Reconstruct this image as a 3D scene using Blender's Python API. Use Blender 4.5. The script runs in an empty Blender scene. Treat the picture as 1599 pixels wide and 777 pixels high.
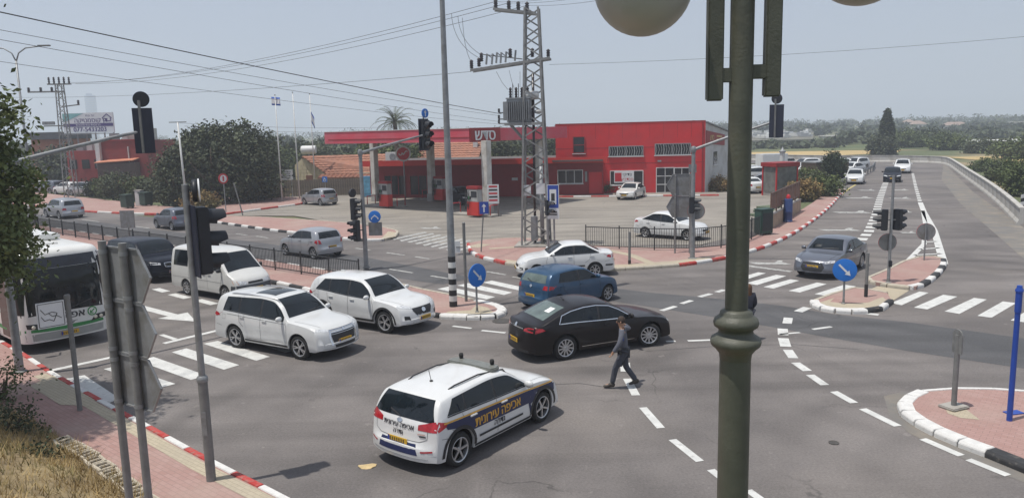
import bpy,bmesh,math,random
import numpy as np
from mathutils import Vector,Matrix
from mathutils.bvhtree import BVHTree
R=math.radians
random.seed(7)
SC=bpy.context.scene
COL=SC.collection
# ------------------ camera
F_PX,W_PX,H_PX=1200.0,1599.0,777.0
PITCH,ROLL,EYE=R(8.82),R(-1.414),6.27
FWD=Vector((0,math.cos(PITCH),-math.sin(PITCH)))
_u0=Vector((0,math.sin(PITCH),math.cos(PITCH)))
RIGHT=Vector((math.cos(ROLL),0,0))+math.sin(ROLL)*_u0
UP=Vector((-math.sin(ROLL),0,0))+math.cos(ROLL)*_u0
cam_data=bpy.data.cameras.new('camera')
cam_data.sensor_width=36
cam_data.lens=36*F_PX/W_PX
cam_data.clip_end=12000
cam_data.clip_start=0.1
cam=bpy.data.objects.new('camera',cam_data)
COL.objects.link(cam)
M=Matrix((RIGHT,UP,-FWD)).transposed().to_4x4()
M.translation=(0,0,EYE)
cam.matrix_world=M
SC.camera=cam
# ------------------ sky, sun, exposure
SUN_EL=R(73)
SUN_DIR=Vector((-0.915*math.cos(SUN_EL),-0.403*math.cos(SUN_EL),math.sin(SUN_EL)))
world=bpy.data.worlds.new('World')
SC.world=world
world.use_nodes=True
wn=world.node_tree.nodes
wl=world.node_tree.links
for n in list(wn):
 wn.remove(n)
sky=wn.new('ShaderNodeTexSky')
sky.sky_type='NISHITA'
sky.sun_disc=False
sky.sun_elevation=SUN_EL
sky.sun_rotation=math.atan2(SUN_DIR.x,SUN_DIR.y)
sky.air_density=1.0
sky.dust_density=1.5
sky.ozone_density=2.0
bg=wn.new('ShaderNodeBackground')
bg.inputs['Strength'].default_value=0.085
wo=wn.new('ShaderNodeOutputWorld')
veil=wn.new('ShaderNodeMix')
veil.data_type='RGBA'
veil.inputs[0].default_value=0.72
veil.inputs[7].default_value=(5.0,5.55,6.6,1)
wl.new(sky.outputs[0],veil.inputs[6])
wl.new(veil.outputs[2],bg.inputs[0])
wl.new(bg.outputs[0],wo.inputs[0])
sd=bpy.data.lights.new('sun','SUN')
sd.energy=3.6
sd.angle=R(0.6)
sd.color=(1.0,0.955,0.88)
sun=bpy.data.objects.new('sun',sd)
COL.objects.link(sun)
sun.rotation_euler=SUN_DIR.to_track_quat('Z','Y').to_euler()
SC.view_settings.view_transform='Standard'
SC.view_settings.look='None'
SC.view_settings.exposure=0.25
SC.view_settings.gamma=1.0
SC.render.engine='CYCLES'
SC.cycles.use_denoising=True
SC.cycles.max_bounces=6
SC.cycles.diffuse_bounces=3
SC.cycles.glossy_bounces=3
SC.cycles.transparent_max_bounces=8
SC.cycles.volume_bounces=1
SC.cycles.caustics_reflective=False
SC.cycles.caustics_refractive=False
# ------------------ helpers
def G(u,v,z=0.0):
 """the place on the level z that the photograph shows at (u, v)"""
 d=FWD*F_PX+RIGHT*(u-W_PX/2)+UP*(H_PX/2-v)
 t=(z-EYE)/d.z
 return Vector((t*d.x,t*d.y,z))
def AT(u,v,depth):
 """the place at the given distance north of the camera, seen at (u, v)"""
 d=FWD*F_PX+RIGHT*(u-W_PX/2)+UP*(H_PX/2-v)
 t=depth/d.y
 return Vector((t*d.x,depth,EYE+t*d.z))
MATS={}
def mat(name,col,rough=0.6,metal=0.0,var=0.12,scale=3.0,bump=0.0,bscale=40.0,coat=0.0,col2=None,mask_scale=1.0,mask=(0.45,0.65),spec=0.5,emit=0.0,trans=0.0,detail=4.0):
 """a procedural Principled material: base colour broken up by noise, an optional second colour in blotches, fine bump"""
 if name in MATS:
  return MATS[name]
 m=bpy.data.materials.new(name)
 MATS[name]=m
 m.use_nodes=True
 nt=m.node_tree
 N,L=nt.nodes,nt.links
 b=N['Principled BSDF']
 b.inputs['Roughness'].default_value=rough
 b.inputs['Metallic'].default_value=metal
 b.inputs['Specular IOR Level'].default_value=spec
 if coat:
  b.inputs['Coat Weight'].default_value=coat
  b.inputs['Coat Roughness'].default_value=0.04
 tc=N.new('ShaderNodeTexCoord')
 out=None
 if var>0 or col2:
  nz=N.new('ShaderNodeTexNoise')
  nz.inputs['Scale'].default_value=scale
  nz.inputs['Detail'].default_value=detail
  nz.inputs['Roughness'].default_value=0.6
  L.new(tc.outputs['Object'],nz.inputs['Vector'])
  mp=N.new('ShaderNodeMapRange')
  mp.inputs['From Min'].default_value=0.3
  mp.inputs['From Max'].default_value=0.7
  mp.inputs['To Min'].default_value=1-var
  mp.inputs['To Max'].default_value=1+var
  L.new(nz.outputs[0],mp.inputs[0])
  vm=N.new('ShaderNodeVectorMath')
  vm.operation='SCALE'
  vm.inputs[0].default_value=col[:3]
  L.new(mp.outputs[0],vm.inputs['Scale'])
  out=vm.outputs[0]
  if col2:
   n2=N.new('ShaderNodeTexNoise')
   n2.inputs['Scale'].default_value=mask_scale
   n2.inputs['Detail'].default_value=6
   n2.inputs['Roughness'].default_value=0.65
   L.new(tc.outputs['Object'],n2.inputs['Vector'])
   m2=N.new('ShaderNodeMapRange')
   m2.inputs['From Min'].default_value=mask[0]
   m2.inputs['From Max'].default_value=mask[1]
   L.new(n2.outputs[0],m2.inputs[0])
   mx=N.new('ShaderNodeMix')
   mx.data_type='RGBA'
   L.new(m2.outputs[0],mx.inputs[0])
   L.new(out,mx.inputs[6])
   mx.inputs[7].default_value=(*col2[:3],1)
   out=mx.outputs[2]
  L.new(out,b.inputs['Base Color'])
 else:
  b.inputs['Base Color'].default_value=(*col[:3],1)
 if bump>0:
  nb=N.new('ShaderNodeTexNoise')
  nb.inputs['Scale'].default_value=bscale
  nb.inputs['Detail'].default_value=5
  L.new(tc.outputs['Object'],nb.inputs['Vector'])
  bp=N.new('ShaderNodeBump')
  bp.inputs['Strength'].default_value=bump
  bp.inputs['Distance'].default_value=0.02
  L.new(nb.outputs[0],bp.inputs['Height'])
  L.new(bp.outputs[0],b.inputs['Normal'])
 if emit:
  b.inputs['Emission Color'].default_value=(*col[:3],1)
  b.inputs['Emission Strength'].default_value=emit
 if trans:
  b.inputs['Transmission Weight'].default_value=trans
 return m
def mesh_obj(name,verts,faces,mats,parent=None,smooth=False,mi=None):
 me=bpy.data.meshes.new(name)
 me.from_pydata([tuple(v)for v in verts],[],faces)
 if not isinstance(mats,(list,tuple)):
  mats=[mats]
 for m in mats:
  me.materials.append(m)
 if mi is not None:
  me.polygons.foreach_set('material_index',mi)
 if smooth:
  me.polygons.foreach_set('use_smooth',[True]*len(me.polygons))
 me.update()
 o=bpy.data.objects.new(name,me)
 COL.objects.link(o)
 if parent is not None:
  o.parent=parent
 return o
def tag(o,label=None,cat=None,group=None,kind=None):
 if label:o['label']=label
 if cat:o['category']=cat
 if group:o['group']=group
 if kind:o['kind']=kind
 return o
def thing(name,label,cat,loc=(0,0,0),rz=0.0,group=None):
 o=bpy.data.objects.new(name,None)
 COL.objects.link(o)
 o.location=loc
 o.rotation_euler=(0,0,rz)
 o.empty_display_size=0.2
 return tag(o,label,cat,group)
def copy_tree(o,parent=None):
 c=o.copy()
 COL.objects.link(c)
 c.parent=parent
 for ch in list(o.children):
  copy_tree(ch,c)
 return c
class MB:
 """collects shapes and links them as ONE mesh object"""
 def __init__(s):
  s.v,s.f,s.mi=[],[],[]
  s.cur=0
 def add(s,vs,fs):
  b=len(s.v)
  s.v+=[tuple(x)for x in vs]
  s.f+=[tuple(b+i for i in f)for f in fs]
  s.mi+=[s.cur]*len(fs)
  return s
 def box(s,c,d,rz=0.0,mtx=None):
  x,y,z=d[0]/2,d[1]/2,d[2]/2
  vs=[Vector((a,b,e))for e in(-z,z)for a,b in((-x,-y),(x,-y),(x,y),(-x,y))]
  m=mtx if mtx is not None else Matrix.Rotation(rz,3,'Z')
  vs=[m@v+Vector(c)for v in vs]
  return s.add(vs,[(3,2,1,0),(4,5,6,7),(0,1,5,4),(1,2,6,5),(2,3,7,6),(3,0,4,7)])
 def bar(s,a,b,w,h=None,up=(0,0,1)):
  """a rectangular bar from a to b"""
  a,b=Vector(a),Vector(b)
  h=h or w
  d=(b-a)
  L=d.length
  if L<1e-6:return s
  d.normalize()
  up=Vector(up)
  if abs(d.dot(up))>0.98:up=Vector((1,0,0))
  x=d.cross(up).normalized()
  y=x.cross(d)
  return s.box((a+b)/2,(w,L,h),mtx=Matrix((x,d,y)).transposed())
 def prism(s,poly,z0,z1,top=True,bottom=True):
  n=len(poly)
  vs=[(p[0],p[1],z0)for p in poly]+[(p[0],p[1],z1)for p in poly]
  fs=[(i,(i+1)%n,n+(i+1)%n,n+i)for i in range(n)]
  if top:fs.append(tuple(range(n,2*n)))
  if bottom:fs.append(tuple(reversed(range(n))))
  return s.add(vs,fs)
 def slab(s,poly,n,th):
  """a flat polygon (3D points) given thickness th along n"""
  n=Vector(n).normalized()*th
  k=len(poly)
  vs=[Vector(p)for p in poly]+[Vector(p)+n for p in poly]
  return s.add(vs,[tuple(reversed(range(k))),tuple(range(k,2*k))]+[(i,(i+1)%k,k+(i+1)%k,k+i)for i in range(k)])
 def tube(s,pts,r,n=8,cap=True):
  pts=[Vector(p)for p in pts]
  k=len(pts)
  rs=r if isinstance(r,(list,tuple))else[r]*k
  ref=Vector((0,0,1))
  vs=[]
  prev=None
  for i,p in enumerate(pts):
   d=(pts[min(i+1,k-1)]-pts[max(i-1,0)]).normalized()
   if prev is None:
    x=d.cross(ref if abs(d.dot(ref))<0.95 else Vector((1,0,0))).normalized()
   else:
    x=(prev-d*prev.dot(d)).normalized()
   prev=x
   y=d.cross(x)
   for j in range(n):
    a=2*math.pi*j/n
    vs.append(p+(x*math.cos(a)+y*math.sin(a))*rs[i])
  fs=[]
  for i in range(k-1):
   for j in range(n):
    j2=(j+1)%n
    fs.append((i*n+j,i*n+j2,(i+1)*n+j2,(i+1)*n+j))
  if cap:
   fs.append(tuple(reversed(range(n))))
   fs.append(tuple(range((k-1)*n,k*n)))
  return s.add(vs,fs)
 def lathe(s,prof,n=16,loc=(0,0,0),mtx=None,cap=True):
  """prof: (r, z) pairs turned about z"""
  m=mtx if mtx is not None else Matrix.Identity(3)
  vs,fs=[],[]
  k=len(prof)
  for i,(r,z)in enumerate(prof):
   for j in range(n):
    a=2*math.pi*j/n
    vs.append(m@Vector((max(r,1e-4)*math.cos(a),max(r,1e-4)*math.sin(a),z))+Vector(loc))
  for i in range(k-1):
   for j in range(n):
    j2=(j+1)%n
    fs.append((i*n+j,i*n+j2,(i+1)*n+j2,(i+1)*n+j))
  if cap and prof[0][0]>1e-3:fs.append(tuple(reversed(range(n))))
  if cap and prof[-1][0]>1e-3:fs.append(tuple(range((k-1)*n,k*n)))
  return s.add(vs,fs)
 def build(s,name,mats,parent=None,smooth=False,bevel=0.0,angle=None,loc=None):
  o=mesh_obj(name,s.v,s.f,mats,parent,smooth,s.mi)
  if bevel or angle:
   bm=bmesh.new()
   bm.from_mesh(o.data)
   if bevel:
    es=[e for e in bm.edges if len(e.link_faces)==2 and e.calc_face_angle(0)>0.5]
    bmesh.ops.bevel(bm,geom=es,offset=bevel,segments=2,affect='EDGES',clamp_overlap=True)
   bm.to_mesh(o.data)
   bm.free()
  if smooth and angle:
   sharp_by_angle(o.data,angle)
  if loc is not None:
   o.location=loc
  return o
def sharp_by_angle(me,deg):
 bm=bmesh.new()
 bm.from_mesh(me)
 for e in bm.edges:
  if len(e.link_faces)==2 and e.calc_face_angle(0)>R(deg):
   e.smooth=False
 bm.to_mesh(me)
 bm.free()
ROT_FACE=Matrix(((1,0,0),(0,0,-1),(0,1,0)))
def text(body,size,m,parent=None,loc=(0,0,0),rot=None,name='lettering',ext=0.0,align='CENTER',sx=1.0,bold=0.0):
 """flat lettering; Hebrew is handed over already reversed"""
 c=bpy.data.curves.new('t','FONT')
 c.body=body
 c.size=size
 c.extrude=ext
 c.align_x=align
 c.align_y='CENTER'
 c.resolution_u=3
 o=bpy.data.objects.new('t',c)
 COL.objects.link(o)
 bpy.context.view_layer.update()
 me=bpy.data.meshes.new_from_object(o.evaluated_get(bpy.context.evaluated_depsgraph_get()))
 COL.objects.unlink(o)
 bpy.data.objects.remove(o)
 rt=(rot if rot is not None else ROT_FACE).to_4x4()
 me.transform(Matrix.Translation(loc)@rt@Matrix.Diagonal((sx,1,1,1)))
 if bold:
  bmt=bmesh.new()
  for dx in(-bold,bold):
   m2=me.copy()
   sh=(rt.to_3x3()@Vector((dx,0,abs(dx)*0.02 if dx>0 else 0)))
   m2.transform(Matrix.Translation(sh))
   bmt.from_mesh(m2)
  bmt.to_mesh(me)
  bmt.free()
 me.materials.clear()
 me.materials.append(m)
 t=bpy.data.objects.new(name,me)
 COL.objects.link(t)
 if parent is not None:
  t.parent=parent
 return t
def heb(s):
 return s[::-1]
def pchip(xs,ys):
 """monotone cubic through the points"""
 xs,ys=np.array(xs,float),np.array(ys,float)
 h=np.diff(xs)
 d=np.diff(ys)/h
 m=np.zeros(len(xs))
 m[0],m[-1]=d[0],d[-1]
 for i in range(1,len(xs)-1):
  if d[i-1]*d[i]>0:
   w1,w2=2*h[i]+h[i-1],h[i]+2*h[i-1]
   m[i]=(w1+w2)/(w1/d[i-1]+w2/d[i])
 def f(x):
  x=min(max(x,xs[0]),xs[-1])
  i=int(min(max(np.searchsorted(xs,x)-1,0),len(h)-1))
  t=(x-xs[i])/h[i]
  return float((1+2*t)*(1-t)**2*ys[i]+t*(1-t)**2*h[i]*m[i]+t*t*(3-2*t)*ys[i+1]+t*t*(t-1)*h[i]*m[i+1])
 return f
 # ------------------ ground, roads, pavements, kerbs, paint
RD=Vector((-0.775,0.632,0)).normalized()
RN=Vector((0.632,0.775,0)).normalized()
RH=math.degrees(math.atan2(-RD.y,-RD.x))
def asphalt(name,c1,c2,dust):
 m=bpy.data.materials.new(name)
 MATS[name]=m
 m.use_nodes=True
 N,L=m.node_tree.nodes,m.node_tree.links
 b=N['Principled BSDF']
 b.inputs['Roughness'].default_value=0.88
 b.inputs['Specular IOR Level'].default_value=0.35
 tc=N.new('ShaderNodeTexCoord')
 def noise(sc,det,ro=0.6,vec=None):
  n=N.new('ShaderNodeTexNoise')
  n.inputs['Scale'].default_value=sc
  n.inputs['Detail'].default_value=det
  n.inputs['Roughness'].default_value=ro
  L.new(vec if vec is not None else tc.outputs['Object'],n.inputs['Vector'])
  return n.outputs[0]
 def rng(x,a,b_,c=0.0,d=1.0):
  r=N.new('ShaderNodeMapRange')
  for i,v in zip(('From Min','From Max','To Min','To Max'),(a,b_,c,d)):r.inputs[i].default_value=v
  L.new(x,r.inputs[0])
  return r.outputs[0]
 def mix(f,a,b_):
  x=N.new('ShaderNodeMix')
  x.data_type='RGBA'
  L.new(f,x.inputs[0])
  for k,v in((6,a),(7,b_)):
   if isinstance(v,tuple):x.inputs[k].default_value=(*v,1)
   else:L.new(v,x.inputs[k])
  return x.outputs[2]
 mp=N.new('ShaderNodeMapping')
 mp.inputs['Rotation'].default_value=(0,0,-math.atan2(RD.y,RD.x))
 mp.inputs['Scale'].default_value=(0.06,0.9,1)
 L.new(tc.outputs['Object'],mp.inputs['Vector'])
 col=mix(rng(noise(0.16,5),0.38,0.62),c1,c2)
 col=mix(rng(noise(1.0,4,0.55,mp.outputs[0]),0.48,0.70,0,0.55),col,tuple(x*0.66 for x in c1))
 col=mix(rng(noise(0.09,3),0.52,0.75,0,0.55),col,dust)
 for cx_,cy_,per_,k_ in((11.0,13.0,1.75,0.34),(-14.0,4.0,1.7,0.26)):
  sb_=N.new('ShaderNodeVectorMath');sb_.operation='DISTANCE'
  sb_.inputs[1].default_value=(cx_,cy_,0)
  wv_=N.new('ShaderNodeVectorMath');wv_.operation='ADD'
  nw_=N.new('ShaderNodeTexNoise');nw_.inputs['Scale'].default_value=0.12
  L.new(tc.outputs['Object'],nw_.inputs['Vector'])
  sc_=N.new('ShaderNodeVectorMath');sc_.operation='SCALE';sc_.inputs['Scale'].default_value=3.0
  L.new(nw_.outputs['Color'],sc_.inputs[0]);L.new(tc.outputs['Object'],wv_.inputs[0]);L.new(sc_.outputs[0],wv_.inputs[1])
  L.new(wv_.outputs[0],sb_.inputs[0])
  mu_=N.new('ShaderNodeMath');mu_.operation='MULTIPLY';mu_.inputs[1].default_value=6.283/per_
  L.new(sb_.outputs['Value'],mu_.inputs[0])
  si_=N.new('ShaderNodeMath');si_.operation='SINE';L.new(mu_.outputs[0],si_.inputs[0])
  ml_=N.new('ShaderNodeMath');ml_.operation='MULTIPLY'
  L.new(rng(si_.outputs[0],-0.1,1.0,0,k_),ml_.inputs[0]);L.new(rng(noise(0.14,3),0.40,0.62),ml_.inputs[1])
  col=mix(ml_.outputs[0],col,tuple(x*0.55 for x in c1))
 col=mix(rng(noise(0.75,4,0.7),0.64,0.74,0,0.5),col,tuple(x*0.5 for x in c1))
 col=mix(rng(noise(2.6,3,0.6),0.66,0.72,0,0.35),col,tuple(x*1.5 for x in c2))
 sp=N.new('ShaderNodeVectorMath')
 sp.operation='SCALE'
 L.new(col,sp.inputs[0])
 L.new(rng(noise(20,6,0.85),0.3,0.7,0.66,1.34),sp.inputs['Scale'])
 vo=N.new('ShaderNodeTexVoronoi')
 vo.feature='DISTANCE_TO_EDGE'
 vo.inputs['Scale'].default_value=0.22
 wv=N.new('ShaderNodeVectorMath')
 wv.operation='ADD'
 nv=N.new('ShaderNodeTexNoise')
 nv.inputs['Scale'].default_value=0.9
 nv.inputs['Detail'].default_value=5
 L.new(tc.outputs['Object'],nv.inputs['Vector'])
 L.new(tc.outputs['Object'],wv.inputs[0])
 L.new(nv.outputs['Color'],wv.inputs[1])
 L.new(wv.outputs[0],vo.inputs['Vector'])
 mk=N.new('ShaderNodeMath')
 mk.operation='MULTIPLY'
 L.new(rng(vo.outputs['Distance'],0.0,0.006,0.55,0.0),mk.inputs[0])
 L.new(rng(noise(0.3,2),0.5,0.6),mk.inputs[1])
 L.new(mix(mk.outputs[0],sp.outputs[0],(0.018,0.018,0.018)),b.inputs['Base Color'])
 bp=N.new('ShaderNodeBump')
 bp.inputs['Strength'].default_value=0.35
 bp.inputs['Distance'].default_value=0.01
 L.new(noise(70,3,0.7),bp.inputs['Height'])
 L.new(bp.outputs[0],b.inputs['Normal'])
 return m
ASPH=asphalt('asphalt',(0.122,0.111,0.107),(0.192,0.174,0.165),(0.235,0.207,0.183))
ASPH_D=asphalt('asphalt_new',(0.080,0.080,0.084),(0.108,0.106,0.108),(0.128,0.120,0.115))
CONC=asphalt('forecourt_concrete',(0.225,0.205,0.18),(0.29,0.265,0.23),(0.33,0.30,0.255))
def pavers(name,c1,c2,mortar,sc=1.0,dirt=(0.30,0.25,0.20)):
 m=bpy.data.materials.new(name)
 MATS[name]=m
 m.use_nodes=True
 N,L=m.node_tree.nodes,m.node_tree.links
 b=N['Principled BSDF']
 b.inputs['Roughness'].default_value=0.9
 tc=N.new('ShaderNodeTexCoord')
 mp=N.new('ShaderNodeMapping')
 mp.inputs['Rotation'].default_value=(0,0,-math.atan2(RD.y,RD.x))
 L.new(tc.outputs['Object'],mp.inputs['Vector'])
 br=N.new('ShaderNodeTexBrick')
 br.inputs['Scale'].default_value=2.4*sc
 br.inputs['Mortar Size'].default_value=0.014
 br.inputs['Color1'].default_value=(*c1,1)
 br.inputs['Color2'].default_value=(*c2,1)
 br.inputs['Mortar'].default_value=(*mortar,1)
 L.new(mp.outputs[0],br.inputs['Vector'])
 nz=N.new('ShaderNodeTexNoise')
 nz.inputs['Scale'].default_value=0.5
 nz.inputs['Detail'].default_value=6
 L.new(tc.outputs['Object'],nz.inputs['Vector'])
 r=N.new('ShaderNodeMapRange')
 for i,v in zip(('From Min','From Max','To Min','To Max'),(0.45,0.75,0,0.6)):r.inputs[i].default_value=v
 L.new(nz.outputs[0],r.inputs[0])
 mx=N.new('ShaderNodeMix')
 mx.data_type='RGBA'
 L.new(r.outputs[0],mx.inputs[0])
 L.new(br.outputs[0],mx.inputs[6])
 mx.inputs[7].default_value=(*dirt,1)
 L.new(mx.outputs[2],b.inputs['Base Color'])
 bp=N.new('ShaderNodeBump')
 bp.inputs['Strength'].default_value=0.4
 bp.inputs['Distance'].default_value=0.01
 bp.invert=True
 L.new(br.outputs['Fac'],bp.inputs['Height'])
 L.new(bp.outputs[0],b.inputs['Normal'])
 return m
PAVE=pavers('red_pavers',(0.32,0.19,0.165),(0.36,0.225,0.20),(0.24,0.16,0.14),dirt=(0.38,0.30,0.255))
PAVE_B=pavers('beige_pavers',(0.40,0.345,0.25),(0.44,0.38,0.28),(0.28,0.24,0.18),1.2,dirt=(0.33,0.29,0.23))
K_WHITE=mat('kerb_white',(0.60,0.59,0.57),rough=0.8,var=0.12,scale=5,bump=0.2,col2=(0.30,0.275,0.24),mask_scale=5,mask=(0.60,0.80))
K_RED=mat('kerb_red',(0.40,0.035,0.030),rough=0.75,var=0.15,scale=5,bump=0.2,col2=(0.30,0.17,0.14),mask_scale=6,mask=(0.48,0.70))
K_BLACK=mat('kerb_black',(0.030,0.030,0.032),rough=0.75,var=0.2,scale=5,bump=0.2,col2=(0.16,0.14,0.12),mask_scale=5,mask=(0.6,0.75))
K_STONE=mat('kerb_stone',(0.42,0.38,0.31),rough=0.9,var=0.15,scale=6,bump=0.3)
MARKW=mat('road_paint_white',(0.54,0.54,0.52),rough=0.75,var=0.14,scale=3,col2=(0.24,0.23,0.225),mask_scale=5,mask=(0.57,0.76),detail=8)
MARKO=mat('road_paint_worn',(0.42,0.42,0.40),rough=0.8,var=0.15,scale=4,col2=(0.17,0.165,0.16),mask_scale=5,mask=(0.46,0.62),detail=8)
MARKY=mat('road_paint_yellow',(0.45,0.38,0.16),rough=0.8,var=0.1,scale=8)
DRY=mat('dry_earth',(0.27,0.21,0.125),rough=0.95,var=0.25,scale=0.6,bump=0.4,bscale=6,col2=(0.095,0.112,0.05),mask_scale=0.05,mask=(0.36,0.50))
WHEAT=mat('dry_field',(0.42,0.31,0.14),rough=0.95,var=0.12,scale=0.25,bump=0.3,bscale=3)
GREENF=mat('green_field',(0.075,0.10,0.035),rough=0.95,var=0.25,scale=0.15,bump=0.5,bscale=1.2,col2=(0.14,0.14,0.06),mask_scale=0.06)
def sheet(name,pts,m,z=None,parent=None,kind='structure'):
 bm=bmesh.new()
 f=bm.faces.new([bm.verts.new((p[0],p[1],p[2]if z is None else z))for p in pts])
 bm.normal_update()
 if f.normal.z<0:f.normal_flip()
 bmesh.ops.triangulate(bm,faces=bm.faces[:])
 me=bpy.data.meshes.new(name)
 bm.to_mesh(me)
 bm.free()
 me.materials.append(m)
 o=bpy.data.objects.new(name,me)
 COL.objects.link(o)
 if parent is not None:o.parent=parent
 elif kind:o['kind']=kind
 return o
def ST(s,t):
 """s across the main road from the camera, t along it to the left"""
 return RN*s+RD*t
def terrain():
 xs=sorted(set([-2600,-2000,-1500,-1100,-800,-600,-450,-350,-270]+list(range(-220,261,20))+[300,360,450,600,800,1100,1500,2000,2600]))
 ys=[-60,-20,0]+list(range(20,401,20))+[440,480,540,600,680,760,860,960,1100,1300,1600,2000,2600,3400]
 def h(x,y):
  d=math.hypot(x,y)
  r=max(0,(d-260)/600)
  z=-0.07+1.4*min(r,1)**1.4
  if d>300:z+=0.7*math.sin(x*0.006+1.3)*min(1,(d-300)/300)+0.5*math.sin(x*0.013+y*0.004)*min(1,(d-300)/300)
  return z
 vs=[(x,y,h(x,y))for y in ys for x in xs]
 n=len(xs)
 fs=[(j*n+i,j*n+i+1,(j+1)*n+i+1,(j+1)*n+i)for j in range(len(ys)-1)for i in range(n-1)]
 o=mesh_obj('ground',vs,fs,DRY,None,True)
 o['kind']='structure'
 return h
TZ=terrain()
road_pts=[ST(6.9,140),ST(6.9,-70),Vector((75,-30,0)),Vector((75,24,0)),Vector((33.4,47.5,0)),G(1540,299),G(1505,276),G(1486,262),Vector((66,118,0)),Vector((65,134,0)),Vector((52,142,0)),Vector((20,150,0)),Vector((-10,155,0)),Vector((-10,140,0)),Vector((20,134,0)),Vector((40,122,0)),Vector((44,108,0)),Vector((38,88,0)),Vector((27,66,0)),Vector((18,50,0)),Vector((10,40,0)),Vector((0,42,0)),Vector((-7,49,0)),ST(32,42),ST(29.6,60),ST(29.6,140)]
road=sheet('road',road_pts,ASPH,0.0)
fore_pts=[Vector((-3,41.5,0)),Vector((4,41,0)),Vector((10,40.2,0)),Vector((14.5,45.0,0)),Vector((19,54,0)),Vector((24.0,66.0,0)),Vector((36,87,0)),Vector((36,118,0)),Vector((22,124,0)),Vector((19,74,0)),Vector((-16,80,0)),Vector((-26,82,0)),Vector((-22,72,0)),Vector((-24.5,62,0)),Vector((-17,60,0)),Vector((-10.0,51.5,0)),Vector((-6.8,47.2,0))]
forecourt=sheet('forecourt',fore_pts,CONC,0.005)
sheet('asphalt_patch',[ST(22.3,130),ST(25.5,130),ST(25.6,40),ST(25.3,30),ST(24.2,22),ST(22.4,22),ST(22.2,30)],ASPH_D,0.004,road)
sheet('asphalt_patch',[G(u,v)for u,v in((835,434),(920,445),(1010,456),(1120,466),(1220,477),(1300,490),(1420,503),(1620,531),(1620,578),(1420,548),(1280,524),(1150,500),(1010,478),(920,464),(835,452))],ASPH_D,0.004,road)
# ---- painted markings (each a piece of its own, 4 mm above the asphalt)
def stripe(px,m=MARKW,name='lane_marking',z=0.008):
 return sheet(name,[G(u,v)for u,v in px],m,z,road)
def dash(a,b,w=0.16,m=MARKW,name='lane_marking',z=0.0085):
 p,q=(G(*a)if not isinstance(a,Vector)else a),(G(*b)if not isinstance(b,Vector)else b)
 d=(q-p).normalized()
 n=Vector((-d.y,d.x,0))*w/2
 return sheet(name,[p-n,q-n,q+n,p+n],m,z,road)
for px in([(103,591),(132,585.5),(187,622),(170,629)],[(162,576),(186,570.5),(274,599),(252,605)],[(215,563),(240,557),(323,586),(298,593)],[(268,549.7),(291,543.6),(373.7,569.7),(349.6,577)],[(317.4,536.5),(340,532),(422,556.8),(400,563)],[(362,524),(386,520),(466,545),(446,550.5)]):
 stripe(px,MARKW,'crosswalk_stripe')
for px in([(652,456),(667,453.5),(747,470),(735,473.5)],[(683,451),(700,447.5),(773,463.5),(760,467.5)],[(714,445.7),(731,442),(800,456.5),(787,460.5)],[(754,441),(768,438),(828,451),(818,455)]):
 stripe(px,MARKW,'crosswalk_stripe')
for i in range(9):
 t=i/8
 a=Vector((612+96*t,373.5+19*t))
 b=Vector((664+92*t,362.5+17*t))
 stripe([(a.x,a.y-0.9),(b.x,b.y-0.8),(b.x+3,b.y+0.8),(a.x+3,a.y+1.1)],MARKO,'crosswalk_stripe',0.009)
for px in([(1146,436),(1160,438),(1196,426.5),(1184,425)],[(1165,442),(1182,445),(1228,431),(1212,429)],[(1192,448),(1208,450.5),(1248,438),(1234,436)],[(1231,454),(1249,456.5),(1291,443.5),(1276,441)],[(1272,459),(1292,462),(1337,447),(1318,444.5)]):
 stripe(px,MARKW,'crosswalk_stripe')
for px in([(1391,473),(1408,476.5),(1450,457),(1436,455)],[(1427,480),(1448,483),(1495,463),(1473,460)],[(1475,486),(1498,490),(1541,467.5),(1521,465)],[(1526,493),(1548,496),(1587,473),(1566,470.5)],[(1578,500),(1602,503.5),(1640,480),(1618,477)]):
 stripe(px,MARKW,'crosswalk_stripe')
for a,b,w in(((1231,496),(1229,505),.28),((1222,513),(1223,523),.3),((1223,528),(1227,541),.3),((1230,546),(1239,559),.26),((1242,566),(1261,579),.24),((1265,585),(1288,601),.22),((1302,611),(1334,629),.2),((1347,638),(1402,665),.19),((1441,685),(1501,711),.18),((1512,717),(1574,742),.17),((976,566),(977,580),.26),((979,591),(993,617),.2),((1004,636),(1032,668),.18),((1050,686),(1093,720),.17),((1110,733),(1128,747),.16),((1168,765),(1196,785),.16),((1040,533),(1055,532.5),.15),((1074,532),(1116,530.5),.15),((1217,521.8),(1249,519),.12),((1269,514),(1298,510),.14),((1246,486.5),(1261,480),.3),((707,509),(736,512.5),.14),((752,515.8),(789,519.6),.14),((1033,485),(1055,478),.2),((1064,474),(1080,469),.2),((1092,463.5),(1110,458.5),.22),((1119,456),(1131,452.5),.22),((243,450.6),(259.5,455.5),.34),((268,459),(293,465.5),.34),((309,468),(335,475),.34),((252,522.4),(274,529.8),.16)):
 dash(a,b,w)
dash((256,536),(345,514.5),0.22)
dash((76,579),(180,556.5),0.22)
dash((1167,415),(1236,424),0.3,MARKO)
dash((1351,489),(1372,491.5),0.24)
for a,b in(((604,394.4),(632,398.6)),((648,400.7),(670,404)),((608,420),(645,426)),((673,430.6),(700,435)),((555,387.4),(578,390.6)),((340,362.4),(355,363.8)),((369,365.2),(386,367.2)),((400,368.8),(419,371.4)),((760,424),(790,429)),((800,432),(818,435))):
 dash(a,b,0.15,MARKO)
for t in(46,54,62,70,78,86):
 dash(ST(25.7,t),ST(25.7,t+3),0.14,MARKO)
 dash(ST(22.2,t+2),ST(22.2,t+5),0.14,MARKO)
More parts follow.
